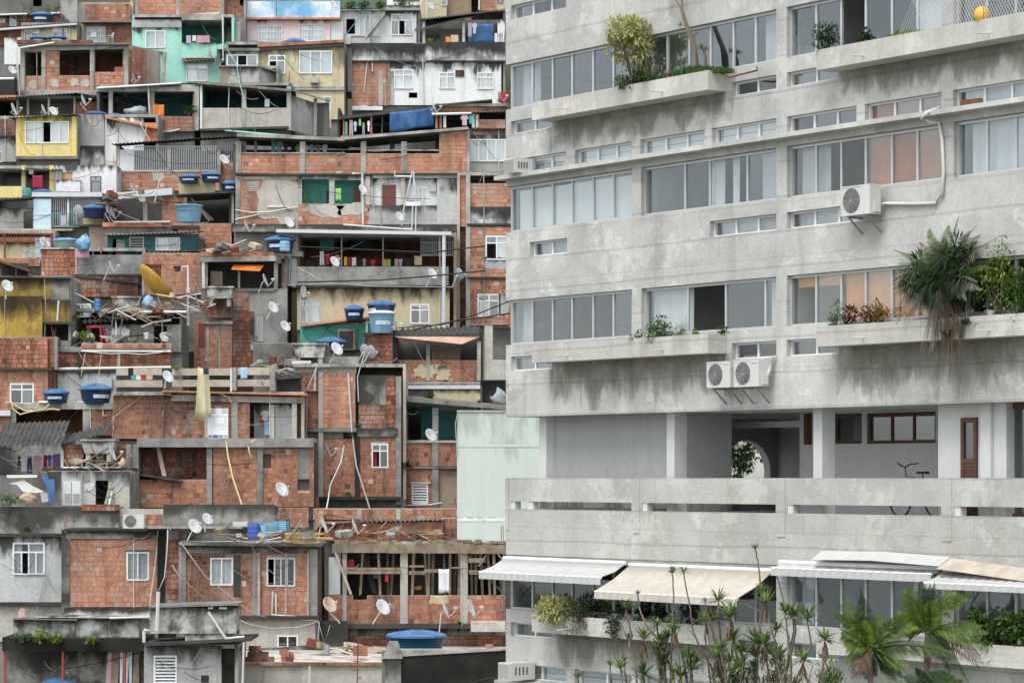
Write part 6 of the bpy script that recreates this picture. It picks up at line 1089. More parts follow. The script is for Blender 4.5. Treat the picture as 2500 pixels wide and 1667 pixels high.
dA('dish on the barred veranda corner beside the long brick terrace', 2, 480, 1452, 105, 132.5, mount=(490, 1530)); dA('white dish on the mast at the top centre', 3, 797, 55, 80, 151, txt=None, mount=(760, 100)); dB('edge-on dish at the end of the hanging blue tarpaulin', 3, 825, 978, 110, 136, (850, 1035)); dB('grey edge-on dish in front of the red sheet by the concrete block', 3, 1430, 880, 105, 135.8, (1400, 940), mat='dish_back')
dA('dish on the white metal awning, left of two', 4, 1025, 232, 95, 128.6, mount=(1075, 300)); dA('dish on the white metal awning, right of two', 4, 1292, 240, 80, 128.6, mount=(1305, 270)); dish('pale dish seen from behind beside the tank plinth', 4, 715, 358, 118, 129, 150, 10, (705, 470), mat='dish_back')
dB('edge-on dish by the tank plinth, left of two side by side', 4, 992, 352, 110, 128.9, (1005, 465)); dB('edge-on dish by the tank plinth, right of two side by side', 4, 1030, 375, 120, 128.8, (1040, 460)); dA('large dish in front of the pale blue panel under the rusty canopy', 4, 412, 640, 115, 126.9, mount=(360, 830)); dA('faded dish lying against the cream wall at the left', 4, 268, 745, 100, 127.5, txt=None, mount=(300, 800), mat='dish_back')
dB('edge-on dish before the mould-dark wall', 4, 1020, 862, 120, 125, (945, 990)); dA('white dish on a pole before the mustard house', 4, 70, 1036, 125, 118.8, mount=(55, 1160)); dA('white dish low on the cluttered shack, beneath the yellow dish', 4, 1498, 1505, 100, 119.8, txt=None, mount=(1470, 1580)); dB('small edge-on dish on the roof edge under the barred brick house', 4, 1208, 140, 85, 131.2, (1215, 180))
dA('dish against the concrete pole below the central window', 5, 1072, 457, 110, 127.6, txt=None, mount=(1110, 560)); dB('edge-on dish at the foot of the central house wall', 5, 685, 492, 120, 128, (670, 545)); dA('dish hanging among the washing on the laundry terrace', 5, 1487, 815, 110, 123.4, mount=(1480, 880)); dB('edge-on dish beneath the orange awning', 5, 855, 985, 125, 123, (790, 1100)); dA('dish on the grey wall, upper of two', 5, 926, 1232, 118, 123, mount=(860, 1340)); dA('dish on the grey wall, lower of two', 5, 1036, 1402, 115, 122.8, mount=(1040, 1480)); dish('white dish turned sideways at the corner of the grey parapet', 5, 1200, 1092, 110, 123.2, 62, 0, (1170, 1200))
dA('dish on the white drainpipe of the green-roomed house', 6, 175, 157, 100, 127, mount=(175, 260)); dA('dish on the low grey wall under the brown door', 6, 512, 405, 100, 127.2, mount=(530, 490)); dA('dish hung on the long grey parapet', 6, 810, 925, 110, 123.4, mount=(750, 1045)); dish('grey dish seen from behind beside the white post', 6, 1050, 932, 120, 123.8, 130, 15, (985, 1050), mat='dish_back', feed=1); dB('dark edge-on dish beside the stacked tanks', 6, 475, 1388, 105, 120, (500, 1440), mat='dish_back')
dA('large white dish on the grey slab beside the white cistern', 8, 1505, 77, 135, 116.4, txt='SKY', mount=(1440, 205)); dish('grey dish backs on the dark brick pier, left one', 9, 190, 98, 125, 119.4, 140, 12, (110, 225), mat='dish_back'); dish('grey dish backs on the dark brick pier, right one', 9, 248, 106, 125, 119.2, 135, 12, (165, 235), mat='dish_back')
dA('dish fixed to the grey column of the sloping-roof terrace', 9, 796, 864, 135, 116.8, mount=(830, 930)); dA('dish low on the unfinished brick frame house', 8, 1006, 1358, 150, 112, mount=(930, 1510), txt=None); dB('dark edge-on dish on the tall brick house', 8, 1425, 1000, 135, 116, (1370, 1110), mat='dish_back'); dA('dish at the end of the boarded terrace', 7, 1533, 330, 125, 114, mount=(1500, 440)); dB('white edge-on dish beside the trapezoid cistern', 7, 1030, 1028, 150, 110.6, (970, 1160))
dA('larger dish of the two beside the hose loop on the flat roof edge', 11, 210, 135, 150, 104.2, mount=(140, 270)); dA('smaller dish of the two beside the hose loop on the flat roof edge', 11, 326, 70, 120, 104.6, txt=None, mount=(300, 190)); dB('edge-on dish at the end of the timber stack', 11, 1392, 125, 150, 104, (1330, 290)); dA('rust-stained dish at the corner of the timber-shored house', 11, 1440, 850, 160, 104.6, mount=(1530, 1020), mat='dish_rust'); dB('edge-on dish on the low brick wall above the timber shoring', 12, 105, 140, 155, 108, (35, 285)); dA('dish on the brick parapet below the timber shoring', 12, 358, 872, 160, 105, mount=(262, 1028)); dB('edge-on dish before the white sheet, middle of the parapet', 12, 930, 892, 165, 104.8, (865, 1125)); dish('grey dish facing right at the right end of the brick parapet', 12, 1165, 882, 170, 104.8, 76, 18, (1070, 1045), mat='dish')
dish('big yellow mesh dish tipped up above the cluttered shack', 4, 1425, 1005, 430, 121.6, 116, 42, (1360, 1290), mat='dish_yellow', name='large_satellite_dish', mast='dish_yellow', depth=.19, feed=1)
# ---- air conditioners, chairs, drums and small things
def at(t, x, y, D): p = px(t, x, y); return W3(p[0], p[1], D)
f_ = Fr(104.9, 0, px(10, 1210, 0)[0]); u, z = f_.uv(*px(10, 1120, 158)); split_ac('white outdoor air conditioner on the roof edge, lower left', f_, u, 0, z, .77, .52, .28, bracket=False)
def chair(label, t, x, y, h, D, rz):
    o = at(t, x, y, D); s = h*K/F*D/.88; r = thing('plastic_chair', label, 'chair', o, rz, 'white plastic chairs'); r.scale = (s, s, s)
    for sx in (-.2, .2):
        for sy in (-.2, .2): MB().box(sx-.02, sx+.02, sy-.02, sy+.02, 0, .43).build('leg', 'white_metal', r)
        MB().box(sx-.025, sx+.025, -.22, .2, .62, .65).build('armrest', 'white_metal', r)
    MB().box(-.23, .23, -.23, .22, .431, .46).build('seat', 'white_metal', r)
    m = MB()
    for k in range(5): x_ = -.2+.1*k; m.hexa([(x_-.03, .2, .46), (x_+.03, .2, .46), (x_+.03, .23, .46), (x_-.03, .23, .46), (x_-.03, .28, .85), (x_+.03, .28, .85), (x_+.03, .31, .85), (x_-.03, .31, .85)])
    m.box(-.23, .23, .27, .32, .84, .88).build('backrest', 'white_metal', r)
chair('white plastic chair before the barred window', 1, 835, 395, 100, 149.4, -.5); chair('white plastic chair standing alone, right of the barred window', 1, 1000, 398, 100, 149.3, -1.1)
def solid(label, cat, name, t, pts, D, th, mat, d0=0.):
    q = [at(t, x, y, D) for x, y in pts]; o = min(q, key=lambda v: v.z); m = MB().prism([(v.x-o.x, v.z-o.z) for v in q], d0, d0+th).build(name, mat); m.location = o; return tag(m, label, cat)
def drum(label, t, x, y, w, h, D, mat, name='drum', cat='drum', lid=None):
    o = at(t, x, y, D); R0 = w*K/2/F*D; H_ = h*K/F*D; r = thing(name, label, cat, o); MB().lathe([(R0*.92, 0), (R0, H_*.06), (R0, H_*.32), (R0*.95, H_*.35), (R0, H_*.38), (R0, H_*.64), (R0*.95, H_*.67), (R0, H_*.7), (R0, H_*.94), (R0*.9, H_)], 20).build('body', mat, r, None, True); MB().lathe([(R0*.88, H_+.001), (R0*.88, H_+.04), (.02, H_+.05)], 20).build('lid', lid or mat, r)
drum('blue plastic drum with a printed patch on the flat roof by the hose', 11, 745, 255, 112, 135, 104.6, 'c_blue'); drum('blue jug standing before the dark blue tank', 5, 1028, 725, 95, 88, 122.6, 'tank_light', 'jug', 'jug'); drum('blue bucket bin beside the mustard house window', 4, 890, 1270, 62, 110, 120.2, 'tank_mid', 'bin', 'bin'); drum('green bundle tied up below the yellow balcony', 4, 242, 225, 85, 70, 130.6, 'teal', 'bundle', 'bundle')
def crate(label, t, x0, y0, x1, y1, D, mat, rz=.3):
    a, b = at(t, x0, y1, D), at(t, x1, y0, D); w, h = b.x-a.x, b.z-a.z; r = thing('plastic_crate', label, 'crate', Vector(((a.x+b.x)/2, D, a.z)), rz)
    for k in range(5): z = h*k/5; MB().box(-w/2, w/2, -.2, -.18, z, z+h*.14).box(-w/2, w/2, .18, .2, z, z+h*.14).box(-w/2, -w/2+.02, -.18, .18, z, z+h*.14).box(w/2-.02, w/2, -.18, .18, z, z+h*.14).build('slat', mat, r)
    for sx in (-1, 1): MB().box(sx*w/2-.02, sx*w/2+.02, -.205, -.165, 0, h).box(sx*w/2-.02, sx*w/2+.02, .165, .205, 0, h).build('corner_post', mat, r)
crate('light blue crate on the flat roof, left of two', 11, 838, 105, 942, 190, 104.8, 'tarp_light'); crate('light blue crate on the flat roof, right of two', 11, 935, 90, 1048, 180, 105, 'tarp_light', -.2); crate('white crate on the rear parapet behind the blue drum', 11, 568, 95, 682, 137, 105.6, 'ac_white', 0)
solid('light blue board leaning beside the blue drum', 'board', 'board', 11, [(800, 130), (845, 128), (868, 235), (835, 232)], 104.4, .03, 'tarp_light')
ORD6 = ['first', 'second', 'third', 'fourth', 'fifth', 'sixth', 'seventh']; rt_ = random.Random(3)
for k in range(7):
    x = 1015+rt_.uniform(-20, 120); y = 205+k*11; o = at(11, x, y+12, 104.1+k*.02); L_ = rt_.uniform(1.2, 1.6); m = MB().box(0, L_, -.04, .04, 0, .085).build('timber', 'timber_new'); m.location = o; m.rotation_euler = (0, rt_.uniform(-.03, .05), rt_.uniform(-.06, .06)); tag(m, 'new yellow timber in the stack on the flat roof, '+ORD6[k]+' from the top', 'timber', 'new timbers stacked on the roof')
def bag(label, t, x, y, rx, ry, D, mat, cat='bag', name='bag', sd=0):
    rr = random.Random(sd+int(x)); o = at(t, x, y+ry, D); a = rx*K/F*D; b = ry*K/F*D; m = MB(); n, q = 12, 8
    for j in range(q+1):
        for i in range(n): f = .75+rr.random()*.28+.12*sin(i*1.3+j); s_ = sin(pi*(.12+.8*(j/q)**1.4))**.6; m.v.append((a*s_*cos(2*pi*i/n)*f, a*.8*s_*sin(2*pi*i/n)*f, 1.9*b*(j/q)**1.2*(.8+.35*rr.random()+.3*sin(i*.9)*j/q)))
    for j in range(q):
        for i in range(n): m.f.append((j*n+i, j*n+(i+1) % n, (j+1)*n+(i+1) % n, (j+1)*n+i))
    m.f += [tuple(range(n-1, -1, -1)), tuple(range(q*n, q*n+n))]; ob = m.build(name, mat, None, None, True); ob.location = o; return tag(ob, label, cat)
bag('crumpled light blue sheet beside the pale green tank', 4, 760, 655, 75, 60, 125.8, 'tarp_light', 'sheet', 'crumpled_sheet'); bag('light blue tarpaulin bundle under the yellow dish mast', 4, 1350, 1190, 55, 55, 120.6, 'tarp_light', 'bundle', 'bundle'); bag('tan cardboard heap beside the edge-on dish and cistern', 7, 1115, 1122, 40, 36, 110.4, 'c_tan', 'cardboard', 'cardboard_heap'); bag('grey plastic sheeting heaped before the dark room by the concrete block', 9, 1410, 530, 80, 65, 119.5, 'tarp_grey', 'sheet', 'plastic_sheeting'); bag('grey tarp heap behind the orange cloth', 1, 1240, 1020, 120, 38, 138.6, 'tarp_grey', 'tarp', 'tarp_heap')
# junk corner at the left
solid('white tarpaulin scrap stretched over junk at the left edge', 'tarpaulin', 'tarpaulin', 7, [(75, 1310), (215, 1275), (300, 1330), (405, 1382), (335, 1392), (215, 1385), (150, 1315)], 109, .05, 'tarp_white'); solid('bright blue upright sheet beside the junk at the left edge', 'sheet', 'plastic_sheet', 7, [(370, 1232), (438, 1230), (440, 1270), (495, 1268), (498, 1490), (450, 1490)], 109.4, .06, 'tank_mid'); solid('white folded awning roll above the junk at the left edge', 'roll', 'awning_roll', 7, [(60, 1228), (342, 1228), (335, 1252), (66, 1255)], 108.9, .1, 'tarp_white'); solid('broken grey appliance panel leaning in the junk', 'panel', 'panel', 7, [(366, 1390), (432, 1388), (440, 1470), (380, 1478)], 108.8, .25, 'ac_grey'); solid('leaning dark plank over the junk at the left edge', 'plank', 'plank', 7, [(335, 1192), (350, 1195), (440, 1370), (420, 1372)], 108.7, .05, 'wood_brown')
bag('dark heap of junk at the left edge beside the bush', 7, 260, 1440, 90, 60, 109.2, 'c_tan', 'junk', 'junk_heap')
# ---- hung things
def cloth(label, t, x0, y0, x1, y1, D, mat, cat='cloth', name='hanging_cloth', amp=.03, sl=0., group=None, taper=0.):
    a, b = at(t, x0, y1, D), at(t, x1, y0, D); w, h = b.x-a.x, b.z-a.z; m = MB(); n, q = 14, 6; rr = random.Random(int(x0*7+y0)); ph = rr.random()*6
    for j in range(q+1):
        f = j/q
        for i in range(n+1):
            g = i/n; x = w*(g+taper*(f-1)*(g-.5)*-1); y = amp*sin(ph+g*9+f*1.5)*(1.2-f); z = h*f+sl*w*g-(.04*h*sin(g*pi*2+ph) if j == 0 else 0)-(.03*h*sin(pi*g) if j == q else 0)
            m.v += [(x, y, z), (x, y+.012, z)]
    S = n+1
    for j in range(q):
        for i in range(n): A = (j*S+i)*2; m.f += [(A, A+2, A+2+2*S, A+2*S), (A+3, A+1, A+1+2*S, A+3+2*S)]
    for i in range(n): A = i*2; B = (q*S+i)*2; m.f += [(A+1, A+3, A+2, A), (B, B+2, B+3, B+1)]
    for j in range(q): A = j*S*2; B = (j*S+n)*2; m.f += [(A, A+2*S, A+1+2*S, A+1), (B+1, B+1+2*S, B+2*S, B)]
    o = m.build(name, mat, None, None, True); o.location = a; return tag(o, label, cat, group)
def garment(label, t, x0, y0, x1, y1, D, mat, kind='shirt', group='washing on the lines'):
    a, b = at(t, x0, y1, D), at(t, x1, y0, D); w, h = b.x-a.x, b.z-a.z
    if kind == 'shirt': pts = [(.2, 0), (.8, 0), (.8, .6), (1, .55), (1, .8), (.68, 1), (.58, .93), (.42, .93), (.32, 1), (0, .8), (0, .55), (.2, .6)]
    elif kind == 'pants': pts = [(.05, 0), (.4, 0), (.5, .62), (.6, 0), (.95, 0), (.88, 1), (.12, 1)]
    else: pts = [(0, .04), (.3, 0), (.7, .05), (1, .0), (.97, 1), (.5, .97), (.03, 1)]
    m = MB().prism([(x*w, z*h) for x, z in pts], -.02, .02); o = m.build({'shirt': 'shirt', 'pants': 'trousers'}.get(kind, 'towel'), mat); o.location = a; o.rotation_euler = (0, 0, R.uniform(-.3, .3)); return tag(o, label, {'shirt': 'shirt', 'pants': 'trousers'}.get(kind, 'towel'), group)
cloth('large blue tarpaulin hung along the dark laundry shed', 3, 415, 1025, 820, 1205, 137.4, 'tarp_blue', 'tarpaulin', 'tarpaulin', .16, .12); cloth('deep blue sheet under the dark sagging roof, top right', 3, 1135, 215, 1365, 395, 147.5, 'tarp_blue', 'sheet', 'hung_sheet', .06)
cloth('orange cloth hung on the open veranda post', 1, 1400, 955, 1495, 1065, 138.6, 'c_orange', amp=.02); cloth('wine red cloth hanging on the yellow balcony', 4, 298, 30, 388, 155, 132, 'c_wine'); cloth('cream blanket hanging long from the boarded terrace', 8, 236, 245, 335, 715, 113.8, 'cloth_cream', 'blanket', 'blanket', .1, taper=.45); cloth('blue cap-like cloth lying over the cream blanket', 8, 285, 248, 335, 312, 113.6, 'c_navy'); cloth('blue and white patterned cloth over the terrace plank', 8, 625, 248, 685, 355, 113.9, 'c_lblue'); cloth('grey cloth on the terrace plank end', 8, 808, 358, 842, 410, 114., 'c_grey'); cloth('black cloth over the boarded terrace, left end', 7, 1172, 250, 1215, 325, 113.9, 'c_black')
cloth('white towel hanging in the timber-shored storey', 12, 862, 525, 958, 745, 105.6, 'c_white', 'towel', 'towel', .04); cloth('pale pink cloth hung from the lilac post beside the blue sheet', 4, 690, 700, 812, 785, 125.9, 'c_pinkc'); cloth('lime green cloth in the green-painted room', 5, 1490, 148, 1540, 260, 128.2, 'c_lime'); cloth('red printed sheet leaning at the concrete block corner', 3, 1405, 838, 1480, 935, 136.1, 'c_red', 'sheet', 'hung_sheet', .01); cloth('brown patterned cloth over the brick parapet', 12, 795, 768, 940, 850, 105.4, 'c_tan', amp=.05, taper=.3)
W_ = [(2, 130, 325, 175, 400, 145.4, 'c_lilacc', 'towel', 'striped towel on the mint balcony line, left'), (2, 185, 325, 218, 378, 145.4, 'c_white', 'towel', 'white cloth in the middle of the mint balcony line'), (2, 222, 325, 345, 392, 145.4, 'c_pinkc', 'towel', 'striped towel on the mint balcony line, right'),
 (2, 945, 1285, 1010, 1390, 134.6, 'c_grey', 'shirt', 'pale grey shirt on the long brick terrace line'), (2, 1010, 1308, 1065, 1385, 134.6, 'c_navy', 'shirt', 'dark navy shirt on the long brick terrace line'), (2, 1075, 1310, 1135, 1385, 134.6, 'c_black', 'shirt', 'black shirt beside the bright green cloth'), (2, 1135, 1315, 1160, 1392, 134.6, 'c_lime', 'towel', 'bright green cloth on the long brick terrace line'),
 (2, 1200, 1320, 1245, 1390, 134.6, 'c_white', 'shirt', 'white shirt right of the middle post, first'), (2, 1250, 1318, 1300, 1390, 134.6, 'c_lblue', 'shirt', 'light blue shirt right of the middle post, second'), (2, 1305, 1318, 1360, 1390, 134.6, 'c_grey', 'shirt', 'grey shirt right of the middle post, third'), (2, 1365, 1316, 1420, 1390, 134.6, 'c_white', 'shirt', 'white shirt right of the middle post, last'),
 (3, 1130, 208, 1165, 340, 147.3, 'c_grey', 'towel', 'grey striped cloth beside the deep blue sheet'), (3, 1168, 208, 1212, 310, 147.3, 'c_lilacc', 'shirt', 'pale lilac shirt beside the deep blue sheet'), (3, 1370, 305, 1398, 398, 147.3, 'c_white', 'pants', 'white trousers right of the deep blue sheet'), (3, 1405, 300, 1440, 398, 147.3, 'c_grey', 'shirt', 'grey shirt right of the deep blue sheet'), (3, 925, 338, 968, 392, 147.5, 'c_orange', 'towel', 'orange cloth hung low by the roof plants'), (3, 972, 320, 1042, 392, 147.5, 'c_tan', 'towel', 'tan cloth hung low by the roof plants'),
 (3, 10, 1110, 32, 1235, 137.6, 'c_green', 'towel', 'green cloth in the dark laundry shed'), (3, 45, 1095, 85, 1240, 137.6, 'c_pinkc', 'pants', 'pink trousers in the dark laundry shed'), (3, 88, 1105, 118, 1200, 137.6, 'c_lblue', 'shirt', 'light blue shirt in the dark laundry shed'), (3, 135, 1085, 155, 1150, 137.6, 'c_lime', 'towel', 'small lime cloth in the dark laundry shed'), (3, 165, 1120, 190, 1225, 137.6, 'c_grey', 'pants', 'grey trousers in the dark laundry shed'), (3, 212, 1100, 236, 1200, 137.6, 'c_white', 'shirt', 'white shirt beside the pink post'), (3, 1065, 1050, 1135, 1145, 135.8, 'c_pinkc', 'shirt', 'pink shirt under the small tin roof by the block'), (3, 1140, 1055, 1165, 1130, 135.8, 'c_teal', 'towel', 'teal cloth under the small tin roof by the block'),
 (4, 555, 395, 610, 490, 129.6, 'c_lilacc', 'towel', 'pale lilac towel on the barred veranda rail'),
 (5, 1345, 725, 1392, 850, 124.9, 'c_white', 'pants', 'white trousers on the covered laundry terrace'), (5, 1395, 738, 1440, 845, 124.9, 'c_red', 'shirt', 'red shirt on the covered laundry terrace'), (5, 1480, 750, 1530, 850, 124.9, 'c_orange', 'shirt', 'orange shirt behind the dish on the laundry terrace'), (6, 0, 772, 28, 855, 124.9, 'c_yell', 'towel', 'yellow cloth on the laundry terrace, left of the red one'), (6, 30, 775, 68, 855, 124.9, 'c_wine', 'shirt', 'wine shirt on the laundry terrace'), (6, 72, 778, 112, 855, 124.9, 'c_white', 'towel', 'white checked cloth on the laundry terrace'), (6, 168, 790, 200, 855, 124.9, 'c_grey', 'shirt', 'grey shirt on the laundry terrace'), (6, 238, 798, 292, 858, 124.9, 'c_red', 'shirt', 'red vest on the laundry terrace, left of the thin post'), (6, 362, 795, 388, 860, 124.9, 'c_yell', 'towel', 'yellow cloth right of the thin post'), (6, 392, 795, 425, 860, 124.9, 'c_lime', 'towel', 'lime cloth right of the thin post'), (6, 460, 790, 495, 860, 124.9, 'c_pinkc', 'towel', 'pink cloth on the laundry terrace'), (6, 498, 790, 535, 865, 124.9, 'c_lilacc', 'shirt', 'lilac shirt on the laundry terrace'), (6, 540, 780, 630, 865, 124.9, 'c_black', 'shirt', 'black jacket on the laundry terrace'), (6, 640, 765, 710, 850, 124.9, 'c_tan', 'towel', 'striped tan towel on the laundry terrace'),
 (7, 160, 1055, 190, 1180, 112.6, 'c_black', 'pants', 'black trousers under the dark corrugated roof'), (7, 195, 1060, 240, 1200, 112.6, 'c_white', 'pants', 'black and white trousers under the dark corrugated roof'), (7, 245, 1058, 295, 1215, 112.6, 'c_navy', 'pants', 'navy trousers under the dark corrugated roof'), (7, 300, 1050, 385, 1150, 112.6, 'c_pinkc', 'shirt', 'pink and turquoise shirt under the dark corrugated roof'), (7, 395, 1045, 430, 1165, 112.6, 'c_wine', 'towel', 'wine cloth under the dark corrugated roof'), (7, 430, 1040, 475, 1150, 112.6, 'c_blue', 'shirt', 'blue patterned shirt under the dark corrugated roof'), (7, 480, 1035, 550, 1165, 112.6, 'c_purple', 'towel', 'dark purple towel beside the white post'),
 (7, 1195, 318, 1238, 362, 114.9, 'c_teal', 'towel', 'turquoise cloth behind the terrace planks'), (7, 1242, 318, 1285, 362, 114.9, 'c_white', 'towel', 'white cloth behind the terrace planks'), (7, 1288, 318, 1330, 362, 114.9, 'c_red', 'towel', 'red cloth behind the terrace planks'), (7, 1333, 318, 1392, 362, 114.9, 'c_tan', 'towel', 'brown cloth behind the terrace planks'),
 (8, 812, 638, 890, 735, 115.6, 'c_white', 'shirt', 'white shirt hanging in the white room'), (8, 800, 725, 855, 770, 115.55, 'c_red', 'towel', 'red cloth in the white room'), (8, 842, 740, 892, 868, 115.5, 'c_lblue', 'towel', 'pale cloth low in the white room'), (12, 258, 520, 315, 610, 106.4, 'c_navy', 'shirt', 'navy shirt in the timber-shored storey'), (12, 365, 515, 412, 640, 106.4, 'c_red', 'shirt', 'red shirt in the timber-shored storey'), (12, 35, 440, 95, 515, 106.8, 'c_red', 'towel', 'red bundle at the left of the timber-shored storey')]
for t, x0, y0, x1, y1, D, m, k, lb in W_: garment(lb, t, x0, y0, x1, y1, D, m, k)
# printed banner hung on the brick house
def banner():
    a, b = at(8, 325, 900, 114.3), at(8, 512, 622, 114.3); w, h = b.x-a.x, b.z-a.z; r = thing('banner', 'white printed banner hanging on the central brick house', 'banner', Vector((a.x, 114.3, a.z)))
    MB().box(0, w, 0, .02, 0, h).build('sheet', 'paper', r); Lr = random.Random(2)
    m = MB()
    def bl(x0, x1, z0, z1): m.box(x0*w, x1*w, -.004, -.001, z0*h, z1*h)
    for z in (.965, .905, .855):
        for x0, x1 in ((.02, .38), (.68, .97)): bl(x0, x1, z-.022, z+.012)
    for z, x0 in ((.73, .25), (.68, .8), (.61, .8), (.54, .8), (.47, .4), (.41, .36), (.33, .58)): bl(x0, .93, z-.008, z+.008)
    for z in (.72, .66, .6, .53): bl(.07, .13, z-.008, z+.008)
    for x in (.22, .28, .34, .4): bl(x, x+.008, .36, .7)
    m.build('print_lines', 'ac_grey', r)
    for k, (x0, x1, c) in enumerate(((.02, .22, 'c_grey'), (.25, .5, 'c_purple'), (.52, .74, 'tank_light'), (.77, .97, 'c_tan'))): MB().box(x0*w, x1*w, -.004, -.001, .03*h, .13*h).build('picture', c, r)
banner()
# ---- loose bricks on the flat roof
ORD = ['first', 'second', 'third', 'fourth', 'fifth', 'sixth', 'seventh', 'eighth', 'ninth']; seen_ = {}; rb = random.Random(9); bmesh_ = brick_mesh('brick')
for i, (x, y) in enumerate([(570, 1368), (605, 1368), (640, 1366), (675, 1366), (712, 1366), (750, 1366), (790, 1366), (830, 1366), (870, 1366), (680, 1338), (716, 1338), (752, 1338), (790, 1338), (690, 1312), (726, 1312), (764, 1312), (800, 1312), (705, 1286), (740, 1286), (700, 1262), (735, 1262), (985, 1368), (1020, 1368), (985, 1342), (1020, 1342), (990, 1318), (1022, 1318), (1000, 1298)]):
    o = bpy.data.objects.new('loose_brick', bmesh_); COL.link(o); o.location = at(11, x, y+10, 99.5)+Vector((rb.uniform(-.05, .05), rb.uniform(-.1, .1), 0)); o.scale = (.29, .19, .19 if y > 1340 else .17); o.rotation_euler = (0, 0, rb.uniform(-.4, .4)); k_ = (x > 950, y); seen_[k_] = seen_.get(k_, 0)+1; rows_ = [1366, 1338, 1312, 1286, 1262] if x < 950 else [1368, 1342, 1318, 1298]; rw = min(range(len(rows_)), key=lambda q: abs(rows_[q]-y)); k2 = (x > 950, rw, 'n'); seen_[k2] = seen_.get(k2, 0)+1; tag(o, 'loose brick, '+('smaller stack' if x > 950 else 'larger pile')+' on the flat roof, row '+['one', 'two', 'three', 'four', 'five'][rw]+' from below, '+ORD[seen_[k2]-1]+' from left', 'brick', 'loose bricks piled on the flat roof')
for i, (x, y) in enumerate([(100, 1320), (152, 1322), (1305, 1262)]):
    o = bpy.data.objects.new('loose_brick', bmesh_); COL.link(o); o.location = at(12, x-18, y, 100.6 if i < 2 else 105); o.scale = (.3, .2, .36 if i < 2 else .2); tag(o, ['single upright brick on the flat roof behind the thin mast, left', 'single upright brick on the flat roof behind the thin mast, right', 'orange brick lying by the corner of the concrete block'][i], 'brick')
# ---- cables, hoses, antenna
def cable(label, t, pts, D0, D1, r=.018, mat='cable_black', sag=0., cat='cable', name='cable'):
    P3 = []; n = len(pts)
    for i, (x, y) in enumerate(pts): P3.append(at(t, x, y, D0+(D1-D0)*i/(n-1)))
    if n == 2:
        a, b = P3; P3 = [a.lerp(b, k/14)-Vector((0, 0, sag*4*(k/14)*(1-k/14))) for k in range(15)]
    o = P3[0].copy(); m = MB().tube([p-o for p in P3], r, 5).build(name, mat, None, None, True); m.location = o; return tag(m, label, cat)
cable('black power cable crossing the laundry terrace, highest of the bundle', 5, [(1150, 680), (2360, 735), (2850, 675)], 120, 110, .03); cable('black power cable slung across the grey parapet', 5, [(1140, 1005), (1900, 985), (2400, 945), (2850, 900)], 120, 108, .03); cable('thin cable sagging from the grey parapet to the white post', 5, [(1145, 870), (1400, 1010), (1800, 1040), (2560, 1050)], 122, 122, .02, 'cable'); cable('black cable from the dark tiles up to the concrete block, upper', 6, [(500, 1420), (900, 1390), (1200, 1300), (1500, 1180)], 118, 105, .025); cable('black cable from the dark tiles up to the concrete block, lower', 6, [(640, 1435), (1000, 1360), (1300, 1320), (1505, 1290)], 118, 105, .03)
cable('pale cable slanting down across the brick house with two windows', 11, [(0, 490), (60, 590), (330, 820)], 103.8, 103.8, .02, 'cable'); cable('long pale cable dipping under the brick house to the dish cluster', 11, [(585, 980), (700, 1030), (900, 1070), (1150, 1060), (1330, 1005)], 103.6, 103.6, .025, 'cable'); cable('thin cable from the roof corner down to the dark slab', 11, [(75, 280), (300, 590), (700, 910), (850, 965)], 103.7, 103.7, .018, 'cable'); cable('yellow hose curling down the unfinished brick frame house to the roof', 8, [(490, 915), (510, 1060), (555, 1260), (640, 1510), (700, 1640), (690, 1720), (660, 1780), (640, 1800), (700, 1810)], 111.8, 104.6, .033, 'hose', cat='hose', name='hose'); cable('short curl of yellow hose hanging from the concrete beam', 8, [(765, 910), (720, 925), (697, 970), (705, 1030), (745, 1092)], 112.3, 112.3, .033, 'hose', cat='hose', name='hose')
cable('white cable hanging down the tall brick house on the right', 8, [(1568, 960), (1540, 1110), (1440, 1325), (1425, 1450), (1400, 1570)], 116, 112, .03, 'pvc'); cable('thin wire strung over the dark veranda near the light blue tank', 4, [(940, 280), (1130, 390), (1300, 455), (1568, 510)], 128.3, 128.3, .015, 'cable'); cable('loose white cable tangle along the dark brick band', 7, [(740, 100), (900, 115), (1000, 125), (1150, 120), (1300, 130), (1450, 115), (1560, 85)], 117.8, 117.8, .02, 'pvc'); cable('green wire hanging from the mint balcony to the terrace wall', 2, [(500, 450), (590, 590), (620, 780), (680, 990), (760, 1200)], 138, 138, .02, 'mint'); cable('washing line below the timber stack corner', 11, [(1330, 1000), (1390, 1200), (1440, 1040)], 104, 104, .015, 'cable'); cable('white cable loop at the left roof corner beside the dark column', 10, [(1560, 170), (1530, 165), (1525, 340), (1500, 600), (1440, 740)], 104, 104, .02, 'pvc')
cable('black cable drooping before the mossy parapet beside the lowest air conditioner', 12, [(1140, 1570), (1300, 1530), (1420, 1515)], 70, 68, .02)
def antenna():
    o = at(12, 118, 1568+40, 97); r = thing('mast_antenna', 'thin dark mast with short cross arms on the flat roof', 'antenna', o); top = at(12, 128, 1138, 97)-o; MB().tube([(0, 0, 0), top], .022).build('mast', 'rust', r)
    for y, a, b in ((1170, 0, 75), (1370, -40, 35), (1450, -45, 0), (1520, 0, 35)): p = at(12, 124, y, 97)-o; s = K/F*97; MB().tube([p+Vector((a*s, 0, 0)), p+Vector((b*s, 0, 0))], .016).build('cross_arm', 'rust', r)
antenna()
